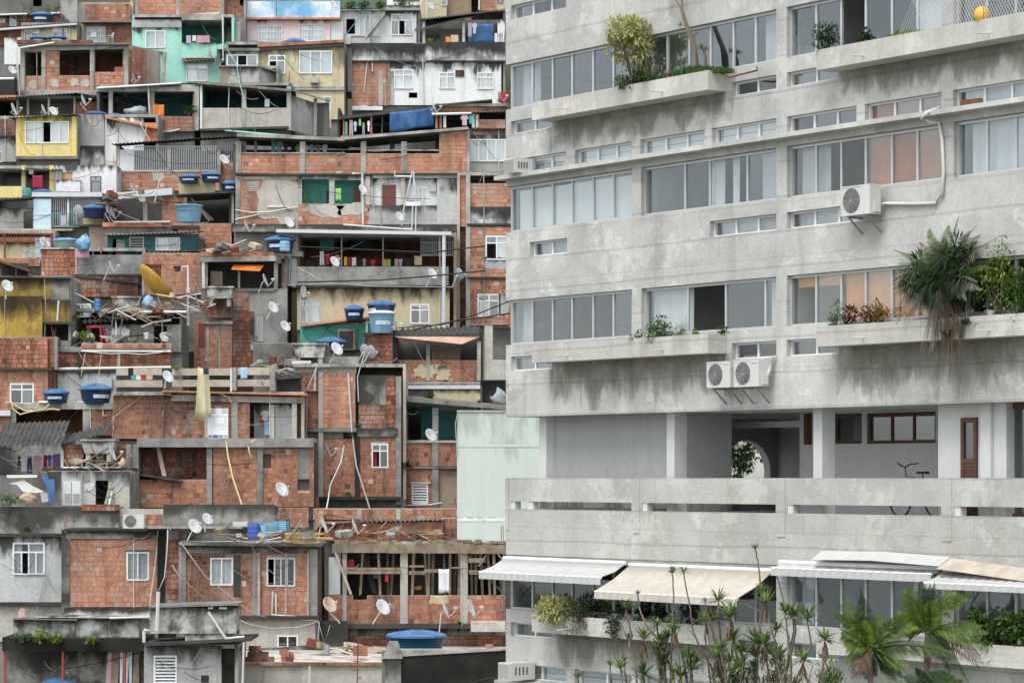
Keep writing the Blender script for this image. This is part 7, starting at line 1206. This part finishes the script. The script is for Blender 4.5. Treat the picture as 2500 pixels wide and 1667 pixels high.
def lamp_post():
    o = at(5, 148, 1400, 121); r = thing('street_lamp', 'pale pole with a dark twin lamp head above the junk', 'street lamp', o); MB().tube([(0, 0, 0), at(5, 145, 850, 121)-o], .05, 8).build('pole', 'pvc', r); a = at(5, 150, 855, 121)-o; b = at(5, 60, 870, 121)-o; MB().tube([a, b], .025).build('arm', 'pvc', r); MB().box(b.x-.22, b.x+.1, -.08, .08, b.z-.06, b.z+.06).build('lamp_head', 'black', r); c = at(5, 50, 890, 121)-o; MB().box(c.x-.1, c.x+.12, -.08, .08, c.z-.08, c.z+.03).build('lamp_head', 'black', r)
lamp_post()
solid('orange toolbox glimpsed in the timber-shored storey', 'toolbox', 'toolbox', 12, [(635, 690), (710, 685), (700, 715), (645, 718)], 107, .3, 'c_orange'); solid('rust-streaked conical lump on the cistern, lower left', 'cap', 'rusty_cap', 10, [(165, 970), (170, 915), (195, 885), (220, 900), (238, 968)], 98.3, .25, 'dish_rust')
solid('roll of white pipes lying on the grey slab beneath the cistern', 'pipe', 'pipe_roll', 8, [(1088, 190), (1265, 188), (1268, 210), (1092, 218)], 116.3, .12, 'pvc')

def scrap(label, t, x0, y0, x1, y1, D, n, seed):
    rr = random.Random(seed); o = at(t, (x0+x1)/2, y1, D); r = thing('scrap_heap', label, 'scrap heap', o)
    for k in range(n):
        p = at(t, rr.uniform(x0, x1), rr.uniform(y0, y1), D)-o; p.y = rr.uniform(-.3, .6); q = rr.random()
        if q < .5:
            a = rr.uniform(-.5, .5) if rr.random() < .7 else rr.uniform(.6, 2.4); l = rr.uniform(.3, 1.1); e = p+Vector((cos(a)*l, rr.uniform(-.3, .3), sin(a)*l)); MB().tube([p, e], rr.choice((.015, .02, .03)), 5).build('rod', rr.choice(('pvc', 'steel', 'rust', 'wood_old', 'wood_grey', 'conc_dark')), r)
        elif q < .8:
            w, d, h = rr.uniform(.15, .6), rr.uniform(.1, .4), rr.uniform(.03, .3); b = MB().box(-w/2, w/2, -d/2, d/2, 0, h).build(rr.choice(('box', 'board')), rr.choice(('ac_grey', 'wood_old', 'wood_grey', 'c_tan', 'conc_dark', 'conc', 'c_grey', 'rust')), r); b.location = p; b.rotation_euler = (rr.uniform(-.2, .2), rr.uniform(-.4, .4), rr.uniform(0, 3))
        else:
            w, l = rr.uniform(.1, .2), rr.uniform(.6, 1.4); b = MB().box(-l/2, l/2, -w/2, w/2, 0, .025).build('plank', rr.choice(('wood_old', 'wood_grey', 'timber_new')), r); b.location = p; b.rotation_euler = (rr.uniform(-.3, .3), rr.uniform(-.6, .6), rr.uniform(-.5, .5))
scrap('heap of pipes, boards and boxes on the shack roof below the yellow dish', 4, 900, 1230, 1560, 1330, 120.2, 34, 1); scrap('clutter of rods and boxes left of the orange-awning house', 5, -60, 1100, 290, 1290, 120.6, 28, 2); scrap('jumble of pipes and planks on the ledge under the cluttered shack', 4, 650, 1480, 1560, 1620, 119.6, 26, 3)
scrap('scraps and boards on the brick-topped roof beside the dark blue tank', 5, 300, 690, 800, 735, 123.4, 20, 4); scrap('scraps of board and pipe on the slab beside the white cistern', 8, 760, 200, 1120, 300, 116.8, 20, 5); scrap('bits of timber and pipe along the roof edge by the white crates', 11, 380, 200, 1300, 285, 104.2, 26, 6); scrap('rubble and rods along the low walls above the timber shoring', 12, -150, 180, 900, 270, 108.2, 22, 7); scrap('odds and ends on the flat cement roof', 12, -300, 1230, 330, 1300, 102.5, 18, 8); scrap('rods and boards on the tin roof behind the left dishes', 4, 950, 190, 1560, 300, 128.2, 18, 9); scrap('boards and pipes on the ledge beside the trapezoid cistern', 7, 600, 1090, 1150, 1165, 110.8, 16, 10)
# ---------------------------------------------------------------- plants
def blade(mb, p, d, L_, w, droop=.2, side=None):
    d = d.normalized(); s_ = (side or d.cross(Vector((0, 0, 1)))); s_ = s_.normalized() if s_.length > 1e-4 else Vector((1, 0, 0)); i = len(mb.v)
    m = p+d*L_*.5+Vector((0, 0, -droop*L_*.12)); t = p+d*L_+Vector((0, 0, -droop*L_*.5))
    mb.v += [tuple(p-s_*w*.3), tuple(p+s_*w*.3), tuple(m+s_*w*.5), tuple(m-s_*w*.5), tuple(t)]; mb.f += [(i, i+1, i+2, i+3), (i+3, i+2, i+4)]
def rdir(rr):
    z = rr.uniform(-1, 1); a = rr.uniform(0, 2*pi); q = sqrt(1-z*z); return Vector((q*cos(a), q*sin(a), z))
def shrub(label, pos, rx, rz, n, leaf, mat, name='shrub', cat='shrub', seed=1, clumps=9, stem=True, group=None, hang=0., lw=.4, stem_h=None, off=(0, 0, 0)):
    """pos = foot of the plant; crown an ellipsoid of leaf clumps above it (or hanging below)"""
    rr = random.Random(seed); r = thing(name, label, cat, pos, 0, group); h0 = stem_h if stem_h is not None else rz*.9; c0 = Vector((off[0], off[1], h0-hang)); mb = MB(); tips = []
    for k in range(clumps):
        d = rdir(rr)*rr.uniform(.35, .85); c = c0+Vector((d.x*rx, d.y*rx*.8, d.z*rz)); s = rr.uniform(.28, .5); tips.append(c)
        for q in range(n//clumps):
            e = rdir(rr); p = c+Vector((e.x*rx*s, e.y*rx*s, e.z*rz*s)); blade(mb, p, (e+rdir(rr)*.7+Vector((0, 0, .15))), leaf*rr.uniform(.6, 1.2), leaf*lw, .3)
    mb.build('foliage', mat, r)
    if stem:
        m = MB()
        for c in tips[:max(3, clumps//2)]: m.tube([(rr.uniform(-.06, .06), rr.uniform(-.04, .04), -.05), (c.x*.4, c.y*.4, h0*.35), tuple(c)], .018, 5, .006)
        m.build('stem', 'bark', r)
    return r
def BPt(x, y, d): u, z = BF.uv(x, y, d); return BF.P(u, d, z)
def planter_pt(key, x, d=-.28):
    u = BF.uv(x, HY, d)[0]; return BF.P(u, d, PL[key][3]-.06)
S_ = .0093
shrub('bushy yellow-green variegated shrub growing tall in the upper planter', planter_pt('A1', 1556), .64, .56, 2600, .14, 'leaf_varieg', 'variegated_shrub', seed=3, clumps=24, stem_h=1.02, lw=.3, off=(-.17, 0, 0))
shrub('dark green undergrowth at the foot of the variegated shrub', planter_pt('A1', 1545, -.35), .42, .22, 700, .08, 'leaf_dark', seed=4, clumps=12); shrub('small light green shrub beside the variegated one', planter_pt('A1', 1588, -.35), .3, .2, 420, .07, 'leaf_green', seed=5); shrub('trailing green tuft spilling over the upper planter edge', planter_pt('A1', 1525, -.5), .2, .14, 260, .07, 'leaf_lime', seed=6, stem=False)
def grass(label, key, x0, x1, h, mat='leaf_green', n=900, seed=2):
    rr = random.Random(seed); a, b = BF.uv(x0, HY, -.3)[0], BF.uv(x1, HY, -.3)[0]; z = PL[key][3]-.06; mb = MB()
    for k in range(n):
        u = rr.uniform(a, b); d = rr.uniform(-.44, -.06); q = (u-a)/(b-a); hh = h*(.45+.55*sin(pi*min(1, q*1.15)))*rr.uniform(.7, 1.2); p = BF.P(u, d, z); blade(mb, p, Vector((rr.uniform(-.35, .35), rr.uniform(-.35, .35), 1)), hh, .02, .3)
    o = BF.P(a, -.3, z); m = mb.build('grass', mat, None, o, kind='stuff'); m.location = o; tag(m, label, 'grass', None, 'stuff')
grass('mound of fine green grass at the end of the upper planter', 'A1', 1612, 1772, .34, n=1800); grass('low green ground cover along the upper right planter', 'A2', 2165, 2270, .24, 'leaf_lime', 800, 5)
shrub('pink flowers among green leaves in the upper planter', planter_pt('A1', 1636, -.4), .16, .13, 120, .05, 'petal_pink', 'flowering_plant', 'flower', 8, 5)
shrub('dark green rounded shrub at the left end of the upper right planter', planter_pt('A2', 2022, -.3), .3, .34, 900, .1, 'leaf_dark', seed=11, clumps=12, lw=.25); shrub('leafy vine and pale trunk inside the upper right window', BPt(1962, 128, .5), .34, .62, 900, .12, 'leaf_green', 'climbing_plant', 'plant', 12, 14, stem_h=.75, lw=.22); shrub('dark bushy plant low in the open upper right pane', planter_pt('A2', 2118, -.15), .22, .2, 300, .1, 'leaf_dark', seed=13)
shrub('light green feathery shrub in the middle planter before the large window', planter_pt('C1', 1607, -.3), .36, .3, 1100, .09, 'leaf_green', seed=14, clumps=16, lw=.25)
for x, mt, s, lb in ((1552, 'leaf_green', .17, 'low green tuft left of the feathery shrub'), (1660, 'leaf_lime', .14, 'small creeping leaves on the middle planter, first right of the feathery shrub'), (1699, 'leaf_lime', .12, 'small creeping leaves on the middle planter, second right of the feathery shrub'), (1765, 'leaf_green', .14, 'leafy sprig at the right end of the middle planter')): shrub(lb, planter_pt('C1', x, -.4), s, s*.8, 160, .07, mt, 'small_plant', 'plant', int(x), 5, stem=False)
shrub('upright fresh green herb at the left end of the right-hand planter', planter_pt('C2', 2040, -.3), .2, .3, 600, .08, 'leaf_green', 'herb', 'plant', 15, 10, lw=.2); shrub('dark reddish plant next to the green herb', planter_pt('C2', 2078, -.3), .22, .3, 300, .1, 'leaf_red', 'herb', 'plant', 16, 9); shrub('orange tinged plant before the tan blinds, left of two', planter_pt('C2', 2122, -.3), .22, .22, 350, .09, 'leaf_red', 'herb', 'plant', 17, 9); shrub('orange tinged plant before the tan blinds, right of two', planter_pt('C2', 2152, -.3), .24, .28, 420, .09, 'leaf_orange', 'herb', 'plant', 18, 9)
shrub('yellow-green climbing shrub right of the hanging palm', planter_pt('C2', 2440, -.2), .4, .72, 900, .09, 'leaf_lime', seed=19, clumps=24, stem_h=.8); shrub('leafy shrub with small flowers at the far right picture edge', planter_pt('C2', 2492, -.35), .3, .45, 600, .12, 'leaf_green', seed=20, clumps=12)
pot = MB().lathe([(.07, 0), (.1, .1), (.11, .1), (.09, .09), (.01, .08)], 16).build('flower_pot', 'frame_white', None, None, True); pot.location = planter_pt('C2', 2420, -.4)+Vector((0, 0, .06)); tag(pot, 'small white pot on the right-hand planter beside the palm', 'pot')
# lower planters
shrub('yellow-green variegated shrub spilling from the lower planter under the white awning', planter_pt('D1', 1366, -.42), .62, .34, 1500, .14, 'leaf_varieg', 'variegated_shrub', seed=21, clumps=18, lw=.25, stem_h=.2); shrub('dark feathery shrub hanging down over the lower planter', planter_pt('D1', 1412, -.6), .36, .5, 1800, .07, 'leaf_dark', 'hanging_shrub', seed=22, clumps=20, hang=.4, lw=.22); shrub('dark clump hanging over the lower planter beside the yuccas', planter_pt('D1', 1500, -.6), .3, .32, 800, .07, 'leaf_dark', 'hanging_shrub', seed=23, clumps=12, hang=.3)
for i, (x, s, lb) in enumerate(((1330, .25, 'green leaves behind the variegated shrub, nearest the corner'), (1450, .32, 'palm-like green plant in the lower planter between the two awnings'), (1560, .25, 'dim green plants in the shade of the cream awning, first'), (1620, .25, 'dim green plants in the shade of the cream awning, second'), (1690, .28, 'dim green plants in the shade of the cream awning, third'))): shrub(lb, planter_pt('D1', x, -.2), s, s, 260, .16, 'leaf_dark', 'small_plant', 'plant', 30+i, 8, lw=.2)
for i, (x, s, lb) in enumerate(((2420, .3, 'broad-leaved green plant in the lower right planter, leftmost'), (2455, .32, 'broad-leaved green plant in the lower right planter, second'), (2488, .34, 'broad-leaved green plant in the lower right planter at the picture edge'), (2380, .4, 'tall green shrub behind the palm crowns before the dark glass'))): shrub(lb, planter_pt('D2', x, -.3), s, s*1.1, 420, .13, 'leaf_green', 'broad_leaved_plant', 'plant', 40+i, 10, lw=.5)
# rosette plants
def rosette(mb, c, rad, n, rr, up=.35, w=.03):
    for k in range(n):
        a = 2*pi*k/n*2.4+rr.random(); e = rr.uniform(-.25, 1.1); d = Vector((cos(a)*cos(e), sin(a)*cos(e), sin(e)+up*.3)); blade(mb, c, d, rad*rr.uniform(.75, 1.1), w, .35)
def yucca(label, D, stalks, seed, extra=0):
    """each stalk: photo points from its top down, then the rosette radius in photo pixels"""
    rr = random.Random(seed); x, y = stalks[0][0][-1]; o = W3(x, max(y, 1720), D)
    for k in range((extra*6+5)//10):
        a, b = x+rr.uniform(-58, 58), rr.uniform(1500, 1655); stalks.append(([(a, b), (a+rr.uniform(-8, 8), b+35), ((a+x)/2, 1690), (x, 1720)], rr.uniform(17, 27)))
    r = thing('yucca', label, 'yucca', o, 0, 'yuccas before the concrete block'); m = MB()
    for pts, rad in stalks:
        P = [W3(a, b, D+rr.uniform(-.15, .15))-o for a, b in pts]; n = len(P); Q = []
        for k in range(n-1):
            for q in range(4): f = q/4; Q.append(P[k].lerp(P[k+1], f)+Vector((rr.uniform(-.01, .01),)*3))
        Q.append(P[-1]); m.tube(Q, .014, 6, .027)
        if rr.random() < .6: b0 = Q[len(Q)//2]; m.tube([b0, b0+Vector((rr.uniform(-.2, .2), 0, .18)), b0+Vector((rr.uniform(-.35, .35), 0, rr.uniform(.3, .6)))], .012, 5, .006)
    m.build('trunk', 'bark', r)
    for pts, rad in stalks:
        c = W3(pts[0][0], pts[0][1], D)-o; rad *= 2.05; s = rad/F*D; s *= rr.uniform(.75, 1.15); mb = MB(); rosette(mb, c, s, rr.randint(36, 66), rr, up=rr.uniform(-.3, 1.2), w=s*.1); ro = mb.build('leaf_rosette', 'leaf_yucca', r)
        if rad > 32 and rr.random() < .45:
            mb = MB()
            for k in range(16): a = rr.uniform(0, 2*pi); blade(mb, c+Vector((0, 0, -rr.random()*s*.5)), Vector((cos(a)*.35, sin(a)*.35, -1)), s*rr.uniform(.5, .9), s*.1, .1)
            mb.build('dead_leaves', 'leaf_brown', ro)
def t5(*p): return [(1150+a/2.8, 1107+b/2.8) for a, b in p]
def t6(*p): return [(1860+a/2.8, 1107+b/2.8) for a, b in p]
yucca('bent yucca stalk with two small rosettes, leftmost of the tall ones', 57.5, [(t5((1060, 1050), (1075, 1140), (1100, 1250), (1085, 1330), (1130, 1470), (1140, 1700)), 17), (t5((1078, 1262), (1085, 1330)), 15)], 1, 1)
yucca('thin curved yucca stalk rising in front of the cream awning, small tuft on top', 57, [(t5((1140, 958), (1150, 1050), (1200, 1180), (1290, 1290), (1380, 1480), (1400, 1700)), 10)], 2)
yucca('straight yucca stalk with a tuft against the cream awning, left of the twin', 56.8, [(t5((1375, 815), (1385, 1000), (1375, 1200), (1365, 1450), (1360, 1700)), 13), (t5((1368, 1118), (1400, 1220), (1450, 1400), (1500, 1700)), 15)], 3, 2)
yucca('leaning yucca stalk with a tuft against the cream awning, right of the twin', 56.6, [(t5((1450, 805), (1490, 1000), (1510, 1180), (1560, 1320), (1640, 1450), (1690, 1700)), 12)], 4, 2)
yucca('yucca with two full rosettes right of the cream awning corner', 56, [(t5((1632, 1150), (1660, 1260), (1700, 1400), (1720, 1700)), 29), (t5((1690, 1000), (1690, 1100), (1710, 1300), (1725, 1700)), 22)], 5, 4)
yucca('yucca with one big spreading rosette in front of the small window', 55.5, [(t5((1770, 1110), (1790, 1250), (1830, 1450), (1840, 1700)), 32), (t5((1600, 1010), (1610, 1080), (1690, 1330), (1720, 1700)), 8)], 6, 4)
yucca('low yucca with drooping brown skirt under the lower planter', 57, [(t5((1312, 1288), (1320, 1400), (1330, 1700)), 26), (t5((1312, 1440), (1320, 1540), (1330, 1700)), 31)], 7, 3)
yucca('low green yucca crown cut by the bottom edge, centre', 56.5, [(t5((1510, 1475), (1515, 1560), (1520, 1700)), 36), (t5((1490, 1400), (1500, 1500), (1515, 1650)), 24)], 8, 3)
yucca('low yucca crown at the bottom edge beneath the window row', 58, [(t5((1182, 1505), (1190, 1600), (1195, 1700)), 29), (t5((1048, 1410), (1055, 1520), (1080, 1700)), 12)], 9, 2)
yucca('tiny yucca tufts at the bottom edge near the air conditioner', 59, [(t5((730, 1528), (735, 1600), (740, 1700)), 13), (t5((950, 1440), (955, 1520), (970, 1700)), 10)], 10)
yucca('dense yucca crown at the bottom right of the yucca cluster', 55, [(t5((1840, 1455), (1845, 1560), (1850, 1700)), 36), (t5((1700, 1330), (1730, 1450), (1770, 1700)), 26)], 11, 4)
yucca('tall thin yucca stalk reaching above the awnings', 55.5, [(t5((1942, 650), (1965, 760), (1985, 950), (1975, 1150), (1960, 1400), (1950, 1700)), 12), (t5((1985, 945), (1985, 1150)), 23), (t5((1960, 1290), (1955, 1450), (1950, 1700)), 34)], 12, 3)
yucca('yucca with branching pale trunk left of the palms', 54.5, [(t6((25, 1020), (60, 1180), (130, 1400), (190, 1560), (200, 1700)), 31), (t6((160, 1080), (170, 1220), (200, 1400), (200, 1560)), 27), (t6((310, 1130), (340, 1300), (260, 1480), (210, 1600)), 33)], 13, 3)
yucca('yucca with a single dark stem beside the palms', 54, [(t6((430, 1270), (420, 1420), (410, 1700)), 31)], 14, 2)
yucca('low spiky yucca at the bottom edge left of the branching trunk', 55, [(t6((20, 1290), (40, 1450), (60, 1700)), 27), (t6((90, 1390), (100, 1550), (110, 1700)), 30)], 15, 3)
for i, (x, y, lb) in enumerate(((1790, 1700, 'tangled strap-leaved undergrowth at the bottom edge among the yuccas, left part'), (1900, 1705, 'tangled strap-leaved undergrowth at the bottom edge among the yuccas, right part'), (2010, 1700, 'strap-leaved undergrowth between the yuccas and the palms'))): shrub(lb, W3(x, y, 55.6), .5, .4, 420, .3, 'leaf_yucca', 'undergrowth_plant', 'plant', 60+i, 12, lw=.1, stem_h=.3)
def stalk(label, pts, rads, d, seed, name='dracaena'):
    rr = random.Random(seed); P = [BPt(x, y, d) for x, y in pts]; o = P[-1]; r = thing(name, label, 'dracaena', o); m = MB().tube([p-o for p in P], .016, 6, .05); m.build('trunk', 'bark', r)
    for (x, y), s in rads: s *= 1.6; mb = MB(); rosette(mb, BPt(x, y, d)-o, s/F*60, 34, rr, w=s/F*60*.12); mb.build('leaf_rosette', 'leaf_yucca', r)
stalk('tall bare dracaena stems in the upper planter reaching out of the picture', [(1628, -40), (1662, 20), (1672, 60), (1690, 105), (1698, 130), (1700, 165)], [((1628, -40), 18), ((1660, 62), 9)], -.3, 1); stalk('second thin dracaena stem beside the tall bare one', [(1660, -60), (1666, 20), (1680, 70), (1696, 110), (1702, 165)], [((1660, -60), 16)], -.25, 2); stalk('short stout dracaena in the upper planter grass', [(1716, 118), (1722, 140), (1722, 165)], [((1712, 120), 14), ((1724, 122), 12)], -.3, 3)
# palms
def frond(mb, a, b, lift, n, ll, rr, w=.018, droop=.55):
    c = a.lerp(b, .5)+Vector((0, 0, lift)); pts = []
    for k in range(13): f = k/12; pts.append(a*(1-f)**2+c*2*f*(1-f)+b*f*f)
    mb.tube(pts, .012, 4, .004); L0 = (b-a).length; roll = rr.uniform(.35, 1.25)*rr.choice((-1, 1))
    for k in range(n):
        f = .12+.88*k/n; i = f*12; j = min(11, int(i)); p = pts[j].lerp(pts[j+1], i-j); t = (pts[j+1]-pts[j]).normalized(); s_ = t.cross(Vector((0, 0, 1))); s_ = s_.normalized() if s_.length > .05 else Vector((1, 0, 0)); s_ = s_*cos(roll)+t.cross(s_)*sin(roll); l = ll*sin(pi*min(.97, .2+f*.78))*rr.uniform(.85, 1.1)
        for sg in (-1, 1): blade(mb, p, s_*sg+t*.8+Vector((0, 0, .1-droop*.3)), l, w, droop, side=t)
def palm(label, D, crown, fr, seed, trunk=None, ll=.31, n=34, name='palm', d=None):
    rr = random.Random(seed); to = (lambda x, y: W3(x, y, D)) if d is None else (lambda x, y: BPt(x, y, d)); c = to(*crown); o = to(*trunk) if trunk else c; r = thing(name, label, 'palm', o, 0)
    if trunk: MB().tube([o-o, (c-o).lerp(Vector((0, 0, 0)), .5), c-o], .06, 8, .045).build('trunk', 'bark', r)
    fr = fr+[(x+rr.uniform(-22, 22), y+rr.uniform(-18, 22), l*rr.uniform(.7, 1.3), m) for x, y, l, m in fr]
    for k, (x, y, lift, mat) in enumerate(fr):
        mb = MB(); e = to(x, y)+Vector((0, rr.uniform(-.45, .25), 0)); frond(mb, c-o+Vector((rr.uniform(-.03, .03), rr.uniform(-.05, .05), 0)), e-o, lift, n, ll, rr, droop=.9 if mat == 'leaf_dead' else .5); mb.build('frond', mat, r)
g, dd, lm, br = 'leaf_palm', 'leaf_dark', 'leaf_lime', 'leaf_brown'
palm('areca palm crown at the lower right, the one nearer the yuccas', 52.5, t6((740, 1345))[0], [(*q, l, m) for q, l, m in zip(t6((515, 1180), (470, 1060), (560, 985), (640, 1100), (700, 1130), (660, 965), (790, 1100), (1060, 1180), (960, 1110), (1270, 1390), (1240, 1330), (560, 1420), (640, 1480), (850, 1500), (960, 1530), (600, 1300), (780, 1520), (1000, 1450)), (.1, .16, .12, .08, .06, .1, .06, .3, .22, .3, .32, .12, .14, .2, .2, .1, .15, .2), (g, g, g, lm, lm, dd, g, g, g, g, dd, g, br, dd, dd, g, dd, g))], 5, t6((745, 1720))[0])
palm('areca palm crown at the lower right, the one farther right', 53, t6((1130, 1225))[0], [(*q, l, m) for q, l, m in zip(t6((935, 930), (1000, 960), (1090, 870), (1130, 890), (1130, 1000), (1400, 985), (1280, 960), (1520, 1180), (1540, 1340), (1500, 1470), (1380, 1330), (1300, 1500), (1000, 1180), (920, 1090), (1250, 1420), (1180, 1460), (1390, 1560)), (.14, .12, .05, .05, .03, .42, .2, .26, .34, .4, .3, .25, .16, .2, .25, .2, .3), (g, g, dd, dd, lm, g, g, g, g, br, g, dd, g, g, dd, br, dd))], 6, t6((1120, 1720))[0])
palm('small palm fronds rising from the bottom right corner', 51, t6((1200, 1640))[0], [(*q, l, m) for q, l, m in zip(t6((1080, 1500), (1260, 1490), (1390, 1560), (960, 1560), (700, 1600), (1450, 1640)), (.1, .1, .2, .15, .2, .2), (dd, dd, g, dd, g, g))], 7)
def t4(*p): return [(1860+a/2.8, 550+b/2.8) for a, b in p]
gf = t4((1130, 40), (1290, -5), (1400, 50), (1480, 110), (1040, 120), (940, 190), (930, 260), (1010, 260), (1100, 200), (1170, 120), (1250, 120), (1340, 130), (1420, 200), (1500, 190), (1590, 110), (1460, 300), (1380, 320), (1250, 330), (1090, 330), (960, 340), (890, 440), (940, 460), (1060, 470), (1150, 420), (1450, 400), (1560, 300))
df = t4((900, 640), (950, 700), (1000, 640), (1070, 880), (1110, 890), (1160, 780), (1200, 650), (1230, 600), (1340, 520), (1400, 470), (905, 560), (1020, 560), (1120, 560), (1180, 880), (1260, 960), (1350, 990), (1300, 880), (1330, 820))
palm('shaggy palm overflowing the right-hand planter with grey dead fronds hanging below', 57, t4((1240, 380))[0], [(*q, .22, ('leaf_palm', 'leaf_green', 'leaf_dark', 'leaf_green', 'leaf_dead')[k % 5]) for k, q in enumerate(gf)]+[(*q, .3, 'leaf_dead' if k < 13 else 'leaf_brown') for k, q in enumerate(df)], 9, t4((1290, 600))[0], .21, 28, 'shaggy_palm', d=-.5)
def palm_core():
    r = [o for o in bpy.data.objects if o.name.startswith('shaggy_palm')][0]; rr = random.Random(8); o = r.location; mb = MB(); c = BPt(*t4((1230, 400))[0], -.45)-o
    for cx, cy, n_ in ((1080, 340, 600), (1230, 400, 900), (1420, 330, 800), (1330, 220, 600)):
        c = BPt(*t4((cx, cy))[0], -.42)-o
        for k in range(n_): e = rdir(rr); p = c+Vector((e.x*.44, e.y*.24, e.z*.46))*rr.random()**.4; blade(mb, p, e+Vector((0, 0, -.5)), .24, .026, .6)
    mb.build('inner_fronds', 'leaf_dark', r); mb = MB()
    for k in range(95): x, y = rr.uniform(1170, 1385), rr.uniform(560, 680); p = BPt(*t4((x, y))[0], -.58)-o; blade(mb, p, Vector((rr.uniform(-.15, .15), rr.uniform(-.1, .05), -1)), rr.uniform(.35, 1.3)*(1 if 1230 < x < 1370 else .6), .016, 0.)
    mb.build('hanging_fibres', 'leaf_brown', r)
palm_core()
def aloe(label, x, y, rad, seed):
    o = BPt(x, y, -.62); r = thing('aloe', label, 'aloe', o); mb = MB(); rosette(mb, Vector((0, 0, 0)), 1.5*rad/F*58, 30, random.Random(seed), w=rad/F*58*.2); mb.build('leaf_rosette', 'leaf_dark', r); MB().tube([(0, 0, 0), (.05, .15, .25)], .02, 6).build('stem', 'bark', r)
aloe('spiky aloe rosette hanging under the shaggy palm, lower one', 2312, 822, 24, 1); aloe('spiky aloe rosette hanging right of the palm roots', 2358, 792, 22, 2); aloe('spiky aloe rosette at the planter rim among the palm fronds', 2318, 740, 24, 3)
# tree seen through the round opening
def far_tree():
    c = W3(1806, 1108, 92); rr = random.Random(4); o = Vector((c.x, c.y, -14)); r = thing('tree', 'leafy green tree seen through the round opening in the terrace', 'tree', o); MB().tube([(0, 0, -12), (0, 0, 8), c-o], .16, 8, .05).build('trunk', 'bark', r); mb = MB()
    for k in range(40):
        d = rdir(rr)*rr.uniform(.3, 1.); q = c-o+Vector((d.x*.75, d.y*.7, d.z*.75))
        for j in range(50): e = rdir(rr); blade(mb, q+e*.18, e, .13, .06, .4)
    mb.build('crown', 'leaf_dark', r)
far_tree()
# greenery among the houses
for i, (t, x, y, w, h, D, mat, lb) in enumerate(((1, 520, 110, 40, 50, 151.4, 'leaf_green', 'green bush between the grey piers at the top left'), (2, 150, 1045, 70, 75, 138.6, 'leaf_dark', 'bushy dark plant inside the open veranda'), (3, 60, 70, 60, 40, 150, 'leaf_green', 'potted greenery on the white house roof terrace, left'), (3, 200, 68, 70, 42, 150, 'leaf_dark', 'potted greenery on the white house roof terrace, middle'), (3, 330, 65, 55, 40, 150, 'leaf_green', 'potted greenery on the white house roof terrace, right'), (3, 560, 48, 80, 40, 150.2, 'leaf_dark', 'dark plants over the white house window'), (3, 770, 390, 45, 40, 147.9, 'leaf_lime', 'light green plant on the mouldy parapet, left one'), (3, 880, 388, 45, 30, 147.9, 'leaf_green', 'green plant on the mouldy parapet, middle one'), (3, 1020, 392, 40, 20, 147.9, 'leaf_lime', 'low plant on the mouldy parapet beside the tan cloth'), (4, 780, 1530, 60, 75, 119.4, 'leaf_lime', 'bright green bush on the cluttered shack by the red frame'), (4, 690, 1345, 50, 45, 120, 'leaf_green', 'small plants below the white window by the mustard house'), (7, 80, 1500, 110, 85, 108.4, 'leaf_green', 'green bush at the left edge beside the white tarpaulin'), (7, 725, 250, 30, 40, 118, 'leaf_green', 'little plant on the white gutter pipe'), (8, 30, 262, 45, 25, 114.6, 'leaf_lime', 'small plants by the boarded terrace dish'), (9, 130, 800, 40, 50, 116.4, 'leaf_dark', 'weeds growing on the ledge of the tall brick house, upper'), (9, 70, 890, 35, 50, 116.3, 'leaf_dark', 'weeds growing on the ledge of the tall brick house, lower'), (9, 570, 1160, 70, 60, 117.2, 'leaf_dark', 'weeds hanging on the brick wall beside the louvred window'), (9, 780, 525, 55, 40, 119, 'leaf_green', 'green shrub behind the sloping grey roof'), (9, 40, 1415, 45, 25, 115.8, 'leaf_green', 'grassy tuft on the black ledge of the tall brick house'), (9, 610, 680, 60, 60, 118.6, 'leaf_green', 'plants inside the dark sloping-roof terrace'), (10, 200, 1180, 90, 60, 97.2, 'leaf_green', 'ferns on the black canopy, leftmost clump'), (10, 370, 1180, 70, 90, 97.2, 'leaf_lime', 'ferns on the black canopy, tallest clump'), (10, 520, 1182, 60, 45, 97.2, 'leaf_lime', 'ferns on the black canopy, third clump'), (10, 830, 1190, 60, 40, 97.2, 'leaf_lime', 'ferns on the black canopy, right clump'), (10, 250, 180, 35, 30, 107.8, 'leaf_dark', 'weed on the long blackened retaining wall'), (5, 1215, 285, 18, 60, 128.2, 'leaf_lime', 'potted plant in the green-painted room'), (1, 430, 100, 25, 20, 150.9, 'leaf_lime', 'small green sprig behind the top left blue tank'), (12, 1060, 1030, 30, 18, 105, 'leaf_green', 'tuft of weeds on the black ledge under the parapet dishes'))):
    s = K/F*D; shrub(lb, at(t, x, y, D), w*s, h*s*.55, 220 if w > 50 else 130, .14 if w > 50 else .1, mat, 'potted_plant' if 'pot' in lb else 'bush', 'plant', 100+i, 7, lw=.35)
